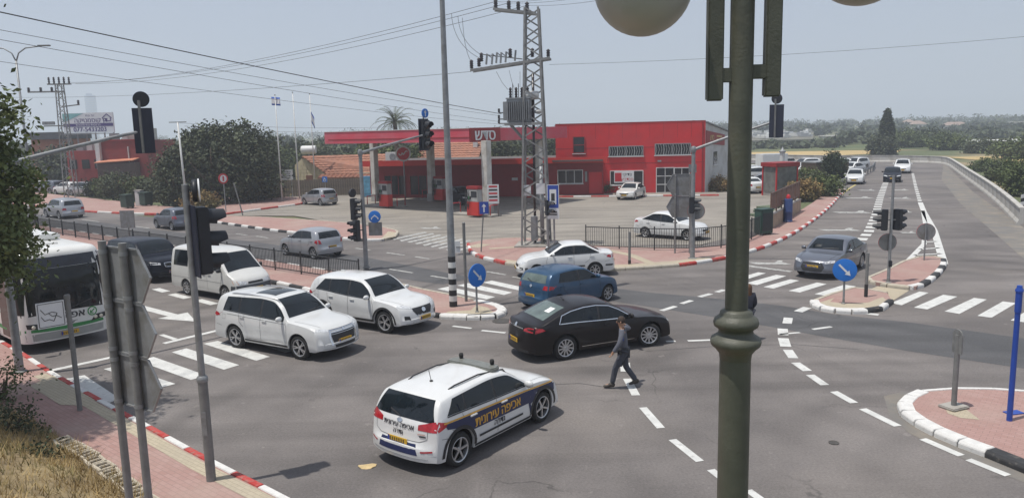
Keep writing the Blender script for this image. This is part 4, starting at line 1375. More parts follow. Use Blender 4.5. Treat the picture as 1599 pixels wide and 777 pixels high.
def van():
 L,W,H=4.50,1.72,1.98
 sp=dict(L=L,W=W,H=H,wb=2.58,fo=0.85,R=0.31,spokes=8,rimkey='v',sill=0.30,crown=0.10,tumble=0.16,nose=0.05,tail=0.02,sweep_f=0.22,sweep_r=0.06,shoulder=0.03,top=[(0,0.52),(0.03,0.72),(0.12,0.88),(0.42,1.06),(0.62,1.16),(1.0,1.50),(1.32,1.82),(1.6,1.92),(2.2,1.97),(3.4,1.98),(4.28,1.95),(4.40,1.88),(4.48,1.2),(L,0.6)],belt=[(0,0.50),(0.05,0.66),(0.4,0.95),(0.7,1.08),(1.2,1.13),(4.2,1.16),(4.46,1.12),(L,0.55)],win=[(0.98,1.1,1.86,1.86),(2.0,2.0,3.1,3.1),(3.22,3.22,4.22,4.18)],pillar=[(1.85,1.85,2.01,2.01)],cowl=0.62,hood=1.08,seam=SEAMW,whi=0.06,seams=[[(1.10,0.60),(0.96,1.0)],[(1.93,0.36),(1.93,1.85)],[(3.16,0.40),(3.16,1.85)],[(1.0,0.72),(4.3,0.74)]],rearglass=(1.25,1.72,0.68,0.62),handles=[(1.78,0.98),(2.12,0.98)],fplate=0.45)
 c=Car(sp,'van','white minibus van queueing between the black suv and the white suvs','van',P_CREAM)
 c.side_windows()
 c.screen('windshield','F',1.20,1.80,0.74,0.62,sag=0.06)
 c.screen('rear_window','B',1.25,1.72,0.68,0.62)
 BW=mat('van_bumper',(0.06,0.065,0.075),rough=0.5,var=0.1)
 c.poly('bumper',BW,'F',[(-0.84,0.40),(0.84,0.40),(0.84,0.66),(-0.84,0.66)],off=0.012)
 for v in('L','R'):
  c.poly('bumper',BW,v,[(0.08,0.38),(0.46,0.40),(0.42,0.64),(0.10,0.66)],off=0.012)
 c.poly('grille',PLASTIC,'F',[(-0.34,0.70),(0.34,0.70),(0.32,0.78),(-0.32,0.78)],off=0.008)
 for sg in(1,-1):
  c.poly('headlight',LAMPG,'F',[(sg*0.38,0.69),(sg*0.66,0.70),(sg*0.70,0.84),(sg*0.40,0.79)])
  c.poly('indicator',LAMPO,'F',[(sg*0.68,0.70),(sg*0.82,0.72),(sg*0.82,0.86),(sg*0.72,0.84)])
  c.poly('tail_light',LAMPR,'B',[(sg*0.7,0.75),(sg*0.82,0.75),(sg*0.82,1.1),(sg*0.7,1.1)])
 c.plate('F',0.50)
 c.mirrors(1.0,PLASTIC)
 c.handles(sp['handles'])
 c.seams()
 return c
vn=van().place(G(293,460),G(354.5,471),'R')
def bus():
 L,W,H=12.0,2.52,3.05
 BWH=mat('bus_white',(0.68,0.68,0.66),rough=0.35,var=0.06,scale=1.0,coat=0.3,col2=(0.52,0.51,0.48),mask_scale=0.8,mask=(0.55,0.85))
 GREEN=mat('bus_green',(0.03,0.22,0.06),rough=0.4,var=0.08)
 BGL=mat('bus_glass',(0.010,0.013,0.015),rough=0.05,var=0.6,scale=1.6,spec=0.4)
 t=thing('bus','white city bus with green stripe along its lower front, waiting at the kerb','bus')
 def sec(y0,z0,z1,rr):
  p=[(y0-0.03,z0),(y0,z0+0.12),(y0,1.2),(y0-0.02,2.2),(y0-0.05,z1-rr)]
  for i in range(1,7):
   a=math.pi/2*i/6
   p.append((y0-0.05-rr+rr*math.cos(a),z1-rr+rr*math.sin(a)))
  p.append((y0*0.4,z1+0.03));p.append((0,z1+0.04))
  return p
 verts,faces,rows=[],[],[]
 front=lambda z:0.02 if z<1.15 else 0.02+0.16*((z-1.15)/1.9)**1.4
 stn=[0,0.012,0.04,0.10,0.2,0.35,0.6]+list(np.linspace(1,L-0.3,12))+[L-0.1,L-0.03,L]
 Wh=W/2
 for q in stn:
  e=max(0.0,1-q/0.35)
  er=max(0.0,1-(L-q)/0.3)
  y0=Wh-0.30*(1-math.sqrt(max(0,1-e*e)))-0.12*(1-math.sqrt(max(0,1-er*er)))
  z1=H-0.22*(1-math.sqrt(max(0,1-e*e)))
  h=sec(y0,0.33,z1,0.25)
  full=h+[(-y,z)for y,z in reversed(h[:-1])]
  row=[]
  for y,z in full:
   row.append(len(verts))
   verts.append((-(q+front(z)*max(0,1-q/2.0)+0.10*(y/Wh)**2*max(0,1-q/1.0)),y,z))
  rows.append(row)
 n=len(rows[0])
 for i in range(len(rows)-1):
  for j in range(n-1):
   faces.append((rows[i][j],rows[i][j+1],rows[i+1][j+1],rows[i+1][j]))
 for row,sg in((rows[0],1),(rows[-1],-1)):
  m=n//2
  cols=9
  grid=[]
  for k in range(m):
   a,b=Vector(verts[row[k]]),Vector(verts[row[n-1-k]])
   r=[]
   for c in range(cols):
    if c==0:r.append(row[k])
    elif c==cols-1:r.append(row[n-1-k])
    else:
     p=a.lerp(b,c/(cols-1))
     if sg>0:p.x=-(front(p.z)+0.10*(p.y/Wh)**2)
     r.append(len(verts));verts.append(p)
   grid.append(r)
  for k in range(m-1):
   for c in range(cols-1):
    f=(grid[k][c],grid[k][c+1],grid[k+1][c+1],grid[k+1][c])
    faces.append(f if sg>0 else tuple(reversed(f)))
  for c in range(cols-1):
   f=(grid[-1][c],grid[-1][c+1],row[m]);faces.append(f if sg>0 else tuple(reversed(f)))
 body=mesh_obj('body',verts,faces,BWH,t,True)
 bmm=bmesh.new();bmm.from_mesh(body.data);bmesh.ops.recalc_face_normals(bmm,faces=bmm.faces)
 bv=BVHTree.FromBMesh(bmm);bmm.to_mesh(body.data);bmm.free()
 body.data.polygons.foreach_set('use_smooth',[True]*len(body.data.polygons))
 sharp_by_angle(body.data,50)
 b=Car.__new__(Car)
 b.root,b.bvh,b.xf,b.lod,b.L,b.W=t,bv,0.0,0,L,W
 b.p={}
 def front_grid(name,m,z0,z1,y0,y1,off=0.008,nu=14,nv=6,rz=0.0):
  return b.grid(name,m,'F',lambda i,j:((y0+(y1-y0)*j)*(1-2*i),z0+(z1-z0)*j-rz*(1-2*i)**2*(1-j)),nu,nv,off)
 front_grid('windshield',BGL,1.18,2.50,1.20,1.19,rz=0.05)
 front_grid('destination_panel',mat('bus_panel',(0.03,0.035,0.05),rough=0.15,var=0.3,scale=2),2.51,2.84,1.19,1.10,off=0.006)
 front_grid('green_stripe',GREEN,0.62,0.74,1.16,1.16,off=0.008,nv=2,rz=-0.05)
 front_grid('bumper_edge',mat('bus_lower',(0.30,0.31,0.30),rough=0.5,var=0.1),0.36,0.60,1.14,1.16,off=0.004,nv=2,rz=-0.04)
 for sg in(1,-1):
  h=b.poly('headlight',PLASTIC,'F',[(sg*0.62,0.70),(sg*1.10,0.78),(sg*1.12,0.92),(sg*0.80,0.90)],off=0.010)
  for yy in(0.78,0.95):
   p=b.ray('F',sg*yy,0.82,0.012)
   MB().lathe([(0.055,0),(0.055,0.012),(0.03,0.02),(0,0.02)],12,mtx=Matrix(((0,0,1),(0,1,0),(-1,0,0)))).build('lamp',mat('lamp_lens',(0.7,0.66,0.55),rough=0.1,var=0),h,True,loc=p)
  b.line('wiper',PLASTIC,'F',[(sg*0.1,1.25),(sg*0.75,1.42)],0.03,0.03)
  a=MB().tube([(-0.1,sg*1.18,2.75),(0.22,sg*1.30,2.72),(0.26,sg*1.36,2.45)],0.025,7)
  am=a.build('mirror_arm',PLASTIC,t,True)
  MB().box((0.26,sg*1.38,2.22),(0.12,0.22,0.42)).build('mirror',PLASTIC,am,bevel=0.03)
 b.plate('F',0.50)
 LT=mat('bus_letter',(0.03,0.03,0.035),rough=0.5,var=0)
 b.lettering(heb('אפיקים'),0.30,LT,'F',-0.02,1.02,sx=1.15,bold=0.008)
 GL=mat('bus_logo_green',(0.02,0.24,0.05),rough=0.4,var=0)
 cy=0.70
 pts=[(0.145*math.cos(a),0.145*math.sin(a))for a in np.linspace(0,2*math.pi,25)[:-1]]
 ptsi=[(0.11*math.cos(a),0.11*math.sin(a))for a in np.linspace(0,2*math.pi,25)[:-1]]
 b.poly('logo_ring',GL,'F',[(cy+y,1.02+z)for y,z in pts],off=0.010)
 b.poly('logo_field',BWH,'F',[(cy+y,1.02+z)for y,z in ptsi],off=0.013)
 b.line('logo_arrow',GL,'F',[(cy+0.07,1.08),(cy-0.06,0.97)],0.035,0.016)
 b.line('logo_arrow',GL,'F',[(cy+0.03,0.95),(cy-0.06,0.96),(cy-0.05,1.05)],0.035,0.016)
 b.line('lettering_rule',LT,'F',[(-0.62,0.83),(0.25,0.83)],0.012,0.010)
 b.poly('badge',LT,'F',[(-0.02,0.74),(0.10,0.76),(0.20,0.82),(0.08,0.80)],off=0.011)
 for v,sg in(('L',1),('R',-1)):
  for i in range(7):
   q0=0.55+i*1.6
   b.grid('window',BGL,v,lambda a,c:(q0+1.52*a,1.25+1.35*c),4,4,0.008)
  b.grid('green_stripe',GREEN,v,lambda a,c:(0.3+11.4*a,0.62+0.12*c),10,1,0.008)
  b.line('panel_seam',SEAMW,v,[(0.5,1.12),(11.8,1.12)],0.02,0.006)
 for v_ in('L','R'):
  b.grid('corner_glass',BGL,v_,lambda a,c:(0.16+0.38*a,1.20+1.5*c),4,4,0.009)
 for q0 in(0.62,5.4):
  b.grid('door',BGL,'R',lambda a,c:(q0+1.2*a,0.42+2.1*c),4,4,0.012)
 MB().box((-3.6,0,H+0.13),(2.4,1.7,0.2)).build('roof_unit',BWH,t,bevel=0.05)
 MB().box((-8.4,0,H+0.11),(1.8,1.6,0.16)).build('roof_unit',BWH,t,bevel=0.05)
 MB().box((-1.5,0,H+0.05),(0.6,0.7,0.06)).build('roof_hatch',BWH,t,bevel=0.02)
 wm,rm=wheel_meshes(0.48,0.3,8,0,'bus')
 for q in(2.7,8.6):
  for sg in(1,-1):
   w=bpy.data.objects.new('wheel',wm);COL.objects.link(w);w.parent=t
   w.location=(-q,sg*(Wh-0.11),0.48);w.rotation_euler=(0,0,0 if sg>0 else math.pi)
   r=bpy.data.objects.new('rim',rm);COL.objects.link(r);r.parent=w
   v='L' if sg>0 else 'R'
   b.grid('wheel_arch',PLASTIC,v,lambda a,c:(q-(0.58*c)*math.cos(math.pi*a),max(0.345,0.45+0.58*c*math.sin(math.pi*a))),14,3,0.006)
 MB().box((-6.1,0,0.42),(11.2,1.9,0.3)).build('underbody',PLASTIC,t)
 return t
bus_=bus()
_c=(G(46,539,0.33)+G(178,516,0.33))/2
bus_.location=(_c.x+RD.x*0.15,_c.y+RD.y*0.15,0)
bus_.rotation_euler=(0,0,R(RH-1.5))
# ------------------ street furniture
STEEL=mat('galvanised',(0.27,0.28,0.29),rough=0.5,metal=0.35,var=0.14,scale=5,col2=(0.20,0.20,0.20),mask_scale=3)
STEEL_D=mat('galvanised_dull',(0.19,0.19,0.185),rough=0.65,metal=0.15,var=0.2,scale=4)
SIG_BLACK=mat('signal_black',(0.014,0.016,0.022),rough=0.5,var=0.2,scale=5)
SIG_NAVY=mat('signal_board',(0.016,0.020,0.040),rough=0.45,var=0.15,scale=4)
LENS_OFF=mat('lens_off',(0.05,0.02,0.015),rough=0.2,var=0.3,scale=8)
SIGN_BLUE=mat('sign_blue',(0.015,0.16,0.55),rough=0.4,var=0.05)
SIGN_DBLUE=mat('sign_dark_blue',(0.02,0.06,0.32),rough=0.4,var=0.05)
SIGN_WHITE=mat('sign_white',(0.66,0.67,0.68),rough=0.4,var=0.05)
SIGN_RED=mat('sign_red',(0.48,0.02,0.03),rough=0.4,var=0.05)
SIGN_BACK=mat('sign_back',(0.23,0.235,0.24),rough=0.55,metal=0.25,var=0.14,scale=4,col2=(0.17,0.165,0.155),mask_scale=3)
FENCE_BLK=mat('fence_paint',(0.020,0.024,0.026),rough=0.5,var=0.2,scale=4)
CONCRETE=mat('concrete',(0.36,0.34,0.31),rough=0.9,var=0.15,scale=1.2,bump=0.2,col2=(0.24,0.22,0.19),mask_scale=1.0)
BLACKP=mat('band_black',(0.022,0.022,0.024),rough=0.6,var=0.2)
WHITEP=mat('band_white',(0.62,0.62,0.60),rough=0.6,var=0.1)
def face_m(ang):
 """a matrix that turns a thing drawn facing -y so that it faces the compass angle (radians, from +x)"""
 return Matrix.Rotation(ang+math.pi/2,3,'Z')
def signal_head(root,c,ang,h=1.0,w=0.34,n=3,board=None,depth=0.22,visors=True):
 """box, lenses and hooded visors; drawn facing -y then turned"""
 m=face_m(ang)
 hd=MB()
 hd.box((0,0,0),(w,depth,h),mtx=m)
 o=hd.build('signal_head',SIG_BLACK,root,bevel=0.02,loc=c)
 if board:
  MB().box((0,0,0),(board[0],0.02,board[1]),mtx=m).build('backboard',SIG_NAVY,o,loc=m@Vector((0,0.02+depth/2,0)))
 for i in range(n):
  z=h/2-h/n*(i+0.5)
  r=min(w*0.40,h/n*0.42)
  MB().lathe([(0,0),(r*0.7,-0.012),(r,-0.0),(r,0.02)],14,mtx=m@Matrix(((1,0,0),(0,0,1),(0,-1,0)))).build('lens',LENS_OFF,o,True,loc=m@Vector((0,-depth/2-0.012,z)))
  if visors:
   v=MB()
   seg=12
   vs=[]
   for k in range(seg+1):
    a=math.pi*(-0.2+1.4*k/seg)
    L=0.30 if 0.0<a<math.pi else 0.14
    for rr in(1.06,1.0):
     vs.append(m@Vector((r*rr*math.cos(a),-depth/2,z+r*rr*math.sin(a))))
     vs.append(m@Vector((r*rr*math.cos(a),-depth/2-L,z+r*rr*math.sin(a)-0.02)))
   fs=[]
   for k in range(seg):
    b=4*k
    fs+=[(b,b+1,b+5,b+4),(b+2,b+6,b+7,b+3),(b+1,b+3,b+7,b+5)]
   v.add(vs,fs)
   v.build('visor',SIG_BLACK,o,True,angle=40)
 return o
def disc_sign(root,c,ang,r,m,name='sign_disc',back=SIGN_BACK,th=0.03,seg=28):
 """a round plate: face towards ang"""
 rot=face_m(ang)@Matrix(((1,0,0),(0,0,-1),(0,1,0)))
 b=MB()
 b.lathe([(0.0,0),(r,0),(r,th),(r*0.96,th+0.004),(0.0,th+0.004)],seg,mtx=rot)
 o=b.build(name,[m],root,True,angle=30,loc=c)
 MB().lathe([(0.0,-0.006),(r*0.985,-0.006),(r*0.985,-0.001)],seg,mtx=rot).build('sign_back',back,o)
 return o
def on_face(o_parent,pts,ang,off,m,name):
 """a flat figure drawn in the plate's own plane (x to the viewer's right, z up), OFF in front of it"""
 f=face_m(ang)
 p=MB()
 n=f@Vector((0,-1,0))
 p.slab([f@Vector((x,-off,z))for x,z in pts],n,0.003)
 return p.build(name,m,o_parent)
def arrow_pts(ang,L,w,hw,hl):
 pts=[(-L/2,-w),(L/2-hl,-w),(L/2-hl,-hw),(L/2,0),(L/2-hl,hw),(L/2-hl,w),(-L/2,w)]
 c,s=math.cos(ang),math.sin(ang)
 return[(x*c-y*s,x*s+y*c)for x,y in pts]
TOCAM=lambda p:math.atan2(-p[1],-p[0])
def pole_part(root,h,r0,r1,m=STEEL,name='pole',lean=(0,0),n=12):
 return MB().tube([(0,0,-0.1),(lean[0]*0.5,lean[1]*0.5,h/2),(lean[0],lean[1],h)],[r0,(r0+r1)/2,r1],n).build(name,m,root,True,angle=50)
def base_plate(root,r=0.16,m=None):
 return MB().lathe([(r,-0.02),(r,0.02),(r*0.6,0.05),(r*0.55,0.16)],12).build('base',m or STEEL_D,root,True,angle=40)
 # --- signal on the near pavement, seen from behind
b0=G(330,749,0.13)
t=thing('traffic_signal','traffic signal on grey pole at the near kerb, hooded lamps to the right','traffic light',b0)
MB().tube([(0,0,-0.05),(0,0,1.9)],0.085,14).build('pole_sleeve',STEEL_D,t,True,angle=50)
MB().lathe([(0.095,1.86),(0.10,1.90),(0.095,1.94),(0.07,1.97)],14).build('collar',STEEL,t,True,angle=40)
MB().tube([(0,0,1.9),(0,0,5.35)],0.058,12).build('pole',STEEL,t,True,angle=50)
MB().box((0,-0.088,1.1),(0.09,0.012,0.45)).build('inspection_cover',STEEL,t,bevel=0.004)
hz=4.38
aa=math.atan2(0.62,0.78)
signal_head(t,(0.19,0.03,hz),aa,1.16,0.36,3,board=(0.46,1.24))
o=disc_sign(t,(0.20,0.05,hz+0.86),aa-0.3,0.20,WHITE_P,'round_sign',SIG_BLACK,0.02)
MB().lathe([(0.18,-0.10),(0.195,-0.02)],20,mtx=face_m(aa-0.3)@Matrix(((1,0,0),(0,0,-1),(0,1,0)))).build('sign_housing',SIG_BLACK,o,True)
for z in(hz+0.4,hz-0.4):
 MB().bar((0,0,z),(0.16,0.03,z),0.05,0.03).build('bracket',STEEL_D,t)
 # --- overhead masts
def mast(label,base,pole_h,arm_d,arm_l,head_z,head_ang,h,w,disc_m,r0=0.11,n=3,board=True,arm_sag=0.0,symbol=False,dz=None):
 t=thing('signal_mast',label,'traffic light',base)
 pole_part(t,pole_h+0.1,r0,r0*0.72)
 base_plate(t,r0*1.7)
 d=Vector(arm_d).normalized()
 hz=head_z-base[2]
 e=d*arm_l
 pts=[]
 for i in range(9):
  k=i/8
  pts.append((e.x*k,e.y*k,pole_h+(hz-pole_h)*(1-(1-k)**1.08)))
 MB().tube(pts,[r0*0.62-r0*0.22*i/8 for i in range(9)],10).build('arm',STEEL,t,True,angle=50)
 MB().lathe([(r0*0.9,pole_h-0.12),(r0,pole_h-0.1),(r0,pole_h+0.1),(r0*0.7,pole_h+0.16),(0,pole_h+0.17)],12).build('cap',STEEL,t,True,angle=40)
 c=Vector((e.x,e.y,hz))
 f=face_m(head_ang)
 MB().bar(c+f@Vector((0.06,0.17,-h*0.55)),c+f@Vector((0.06,0.17,h*0.75)),0.06).build('hanger',STEEL_D,t)
 hd=signal_head(t,c,head_ang,h,w,n,board=(w*1.5,h*1.12)if board else None)
 dc=c+Vector((0,0,h*0.56+0.26 if dz is None else dz))
 dk=disc_sign(t,dc,head_ang,0.23,disc_m,'round_sign',SIG_BLACK)
 on_face(dk,arrow_pts(math.pi/2,0.32,0.028,0.085,0.13),head_ang,0.040,SIGN_WHITE,'arrow')
 return t,c
base_l=G(31,580,0.13)
mast('overhead signal mast arching over the bus lane from the left pavement, seen from behind',base_l,5.5,RN,4.0,6.5,math.atan2(0.5,-0.86)*0+math.atan2(RD.y,RD.x)-0.5,1.18,0.36,SIGN_BLUE)
base_c=G(572,417,0.13)
mc,_=mast('overhead signal mast on the fenced median, lamps facing the camera side',base_c,5.25,RN,4.2,6.12,math.atan2(-0.62,0.78),1.40,0.46,SIGN_BLUE)
signal_head(mc,(-0.42,-0.02,2.72),R(-15),0.98,0.34,3)
signal_head(mc,(-0.30,-0.25,1.75),R(-140),0.98,0.34,3)
MB().bar((0,0,2.72),(-0.36,0,2.72),0.05).build('bracket',STEEL_D,mc)
MB().bar((0,0,1.75),(-0.28,-0.18,1.75),0.05).build('bracket',STEEL_D,mc)
disc_sign(mc,(-0.42,0,3.45),R(150),0.2,SIG_BLACK,'round_sign',SIG_BLACK,0.1)
dd=disc_sign(mc,(0.52,-0.08,2.35),R(-80),0.28,SIGN_BLUE,'round_sign')
on_face(dd,[(-0.17,-0.05),(0.0,0.10),(0.17,-0.05),(0.17,-0.12),(0.12,-0.12),(0.12,-0.06),(0,0.03),(-0.12,-0.06),(-0.12,-0.12),(-0.17,-0.12)],R(-80),0.040,SIGN_WHITE,'arrow')
MB().box((0.52,-0.02,1.78),(0.62,0.02,0.62)).build('sign_panel',SIGN_BACK,mc)
MB().bar((0.05,0,1.95),(0.5,0,1.95),0.04).build('bracket',STEEL_D,mc)
base_r=G(1081,403,0.13)
mr,_=mast('overhead signal mast at the corner fence, its arm reaching over the side road',base_r,5.02,(0.92,-0.28,0),3.55,6.35,math.atan2(0.95,0.3),1.28,0.40,SIGN_BLUE,r0=0.12)
signal_head(mr,(-0.08,-0.16,2.5),R(-20),0.75,0.30,2)
disc_sign(mr,(0.18,0.1,2.2),R(75),0.40,SIGN_RED,'round_sign')
# --- signal on the right-hand island with two heads and sign backs
bi=G(1387,441,0.13)
t=thing('traffic_signal','slim signal pole on the right-hand island with heads on both sides','traffic light',bi)
pole_part(t,4.1,0.06,0.05)
base_plate(t,0.11)
signal_head(t,(-0.24,0.03,2.42),R(150),0.80,0.28,3)
signal_head(t,(0.26,0.03,2.42),R(30),0.80,0.28,3)
MB().bar((-0.27,0,2.42),(0.29,0,2.42),0.04).build('bracket',STEEL_D,t)
disc_sign(t,(-0.05,0.1,1.55),R(80),0.33,SIGN_RED,'round_sign',STEEL_D)
MB().box((0.0,-0.09,0.75),(0.10,0.12,0.24)).build('push_button',SIG_BLACK,t,bevel=0.015)
b=G(1443,406,0.13)
t=thing('round_sign_post','round sign seen from behind at the tip of the island, beyond the slim signal pole','sign',b)
pole_part(t,1.65,0.032,0.032)
disc_sign(t,(0.05,0.06,1.25),R(72),0.38,SIGN_RED,'sign_disc')
# --- keep-right signs
def keep_right(label,u,v,sv,r,ang=None):
 b=G(u,v,0.13)
 t=thing('keep_right_sign',label,'sign',b)
 z=EYE-(sv-(203-0.0247*(u-800)))*b.y/F_PX-0.13
 pole_part(t,z,0.035,0.035)
 base_plate(t,0.07)
 a=ang if ang is not None else TOCAM(b)
 f=face_m(a)
 c=f@Vector((0,-0.05,0))+Vector((0,0,z))
 o=disc_sign(t,c,a,r,SIGN_BLUE)
 on_face(o,arrow_pts(R(-45),r*1.36,r*0.085,r*0.26,r*0.42),a,0.040,SIGN_WHITE,'arrow')
 return t
keep_right('round blue keep-right arrow sign on the right-hand island',1317,474,423,0.385)
keep_right('round blue keep-right arrow sign on the median tip by the striped pole',745,487,431,0.40,TOCAM(G(745,487))+0.75)
# --- tall lamp pole with striped foot
b=G(708,478,0.13)
t=thing('tall_lamp_pole','tall grey lamp pole with black and white bands at its foot on the median','pole',b)
MB().tube([(0,0,0),(0,0,1.8),(0,0,7),(0,0,13.5)],[0.135,0.13,0.105,0.07],14).build('pole',STEEL,t,True,angle=50)
for i in range(9):
 r=0.142-0.001*i
 MB().lathe([(0.12,i*0.2),(r,i*0.2),(r,i*0.2+0.199),(0.12,i*0.2+0.199)],16).build('band',BLACKP if i%2==0 else WHITEP,t,True,angle=40)
MB().tube([(0,0,13.4),(0.9,0.7,14.0),(2.2,1.7,14.2)],0.045,8).build('arm',STEEL,t,True)
MB().box((2.5,1.95,14.2),(0.8,0.3,0.12),rz=0.65).build('luminaire',STEEL_D,t,bevel=0.03)
def post(label,u,v,top_v,r=0.04,m=STEEL_D,name='post',cat='post',lean=(0,0)):
 b=G(u,v,0.13)
 hor=203-0.0247*(u-800)
 h=EYE-(top_v-hor)*b.y/F_PX-0.13
 t=thing(name,label,cat,b)
 pole_part(t,h,r,r,m,'shaft',lean)
 return t,h
t,h=post('bare grey post beside the striped lamp pole',728,470,348,0.055)
MB().lathe([(0.056,h),(0.05,h+0.02),(0,h+0.025)],10).build('cap',STEEL,t,True)
MB().box((-0.30,0.02,2.0),(0.30,0.03,0.42)).build('sign_panel',SIGN_WHITE,t)
MB().bar((0,0,2.0),(-0.3,0,2.0),0.03).build('bracket',STEEL_D,t)
t,h=post('short post with black lower half on the right-hand island',1352,463,396,0.055)
MB().tube([(0,0,0),(0,0,0.45)],0.062,10).build('sleeve',BLACKP,t,True,angle=40)
t,h=post('short grey bollard post with black foot on the corner pavement',983,412,362,0.06)
MB().tube([(0,0,0),(0,0,0.18)],0.068,10).build('sleeve',BLACKP,t,True,angle=40)
t,h=post('short grey post with a small sign edge-on, on the near-right island',1489,636,530,0.055)
sg=MB()
f=Matrix.Rotation(R(8),3,'Z')
pts=[(-0.02,y,z)for y,z in[(-0.14,h-0.40),(0.14,h-0.40),(0.14,h-0.02)]+[(0.14*math.cos(a),h-0.02+0.14*math.sin(a))for a in np.linspace(0.3,math.pi-0.3,6)]+[(-0.14,h-0.02)]]
sg.slab([f@Vector(p)for p in pts],f@Vector((1,0,0)),0.03).build('sign_panel',STEEL_D,t)
sheetp=MB().box((0,0,0.03),(0.5,0.4,0.06),rz=0.4).build('footing',CONCRETE,t,bevel=0.02)
b=G(1576,656,0.13)
t=thing('blue_pole','bright blue steel pole on the near-right island','pole',b)
BLUEP=mat('blue_paint',(0.015,0.06,0.33),rough=0.4,var=0.12,scale=3)
pole_part(t,2.30,0.055,0.05,BLUEP,'shaft')
MB().tube([(0,0,2.28),(0,0,2.72)],0.062,12).build('upper_shaft',BLUEP,t,True,angle=40)
MB().lathe([(0.075,2.70),(0.075,2.74),(0.05,2.78),(0.05,2.82),(0,2.83)],12).build('cap',BLUEP,t,True,angle=40)
MB().box((0.35,0.4,0.012),(0.35,0.2,0.02),rz=0.2).build('ground_plate',BLUEP,t)
# --- bus-stop style sign by the kerb
b=G(125,640,0.13)
t=thing('drawing_sign','white plate with a line drawing on a leaning grey post at the near kerb','sign',b)
pole_part(t,2.72,0.055,0.055,STEEL_D,'shaft')
MB().lathe([(0.06,2.62),(0.065,2.64),(0.065,2.70),(0,2.73)],12).build('cap',STEEL_D,t,True,angle=40)
a=TOCAM(b)+0.25
f=face_m(a)
pc_=f@Vector((-0.36,-0.02,0))+Vector((0,0,2.33))
o=MB().box((0,0,0),(0.56,0.025,0.58),mtx=f).build('plate',SIGN_WHITE,t,loc=pc_)
LINE=mat('line_black',(0.03,0.03,0.03),rough=0.6,var=0)
for(x0,z0,x1,z1)in((-0.25,-0.26,0.25,-0.26),(-0.25,0.26,0.25,0.26),(-0.25,-0.26,-0.25,0.26),(0.25,-0.26,0.25,0.26)):
 MB().bar(f@Vector((x0,-0.015,z0)),f@Vector((x1,-0.015,z1)),0.012,0.006,up=f@Vector((0,1,0))).build('border',LINE,o)
hand=[(-0.20,0.14),(-0.12,0.02),(-0.05,0.04),(0.02,-0.04),(0.10,-0.03),(0.20,-0.10)]
hand2=[(-0.20,-0.02),(-0.14,-0.12),(-0.04,-0.10),(0.04,-0.15),(0.12,0.02),(0.02,0.06),(-0.05,0.04)]
for hh in(hand,hand2):
 m_=MB()
 for p,q in zip(hh[:-1],hh[1:]):m_.bar(f@Vector((p[0],-0.015,p[1])),f@Vector((q[0],-0.015,q[1])),0.014,0.006,up=f@Vector((0,1,0)))
 m_.build('drawing',LINE,o)
MB().bar((0,0,2.33),pc_+f@Vector((0.2,0.02,0)),0.04).build('bracket',STEEL_D,t)
# --- chevron boards seen from behind, near left (three on two posts) and at the corner (two on two posts)
def chevrons(label,p0,d,face,n,w,h,z_top,xs,ztop_post,r,gap=0.03,flip=False,plate=None):
 t=thing('chevron_sign',label,'sign',(p0.x,p0.y,0.13))
 d=Vector(d).normalized()
 nn=Vector(face).normalized()
 for x in xs:
  q=d*x-nn*(r+0.012)
  MB().tube([(q.x,q.y,-0.1),(q.x,q.y,ztop_post)],r,12).build('post',STEEL_D,t,True,angle=50)
  for k in range(n):
   zz=z_top-k*(h+gap)-h
   for zc in(zz+0.06,zz+h-0.06):
    MB().tube([(q.x,q.y,zc-0.025),(q.x,q.y,zc+0.025)],r*1.12,12).build('clamp',STEEL,t,True,angle=40)
 for k in range(n):
  z1=z_top-k*(h+gap)
  z0=z1-h
  pts=[(0,z1),(w*0.80,z1),(w*1.05,(z0+z1)/2),(w*0.80,z0),(0,z0)]if not flip else[(w,z1),(0.22*w,z1),(0,(z0+z1)/2),(0.22*w,z0),(w,z0)]
  o=MB().slab([d*x+Vector((0,0,z))for x,z in pts],nn,0.02).build('board',SIGN_BACK,t)
  rim=MB()
  for(xa,za),(xb,zb_)in zip(pts,pts[1:]+pts[:1]):
   rim.bar(d*xa+Vector((0,0,za))-nn*0.008,d*xb+Vector((0,0,zb_))-nn*0.008,0.022,0.022)
  rim.build('board_rim',STEEL,o)
 return t
c0=AT(164,384,10.1)
chevrons('three grey chevron boards stacked on two posts in the near left, seen from behind',Vector((c0.x,c0.y,0)),(0.84,-0.54,0),(0.54,0.84,0),3,0.92,0.70,c0.z-0.13,(0.05,0.52),c0.z-0.05,0.052)
c1=G(1040,399)
zz=EYE-(272-197)*c1.y/F_PX
t=chevrons('two grey chevron boards pointing left on posts at the corner, seen from behind',Vector((c1.x,c1.y,0)),(0.96,-0.1,0),(0.1,0.96,0),2,1.30,1.02,zz-0.13,(0.42,1.12),zz-0.1,0.042,flip=True)
MB().box((1.25,0.0,zz+0.13),(0.38,0.02,0.40)).build('small_plate',SIGN_BACK,t)
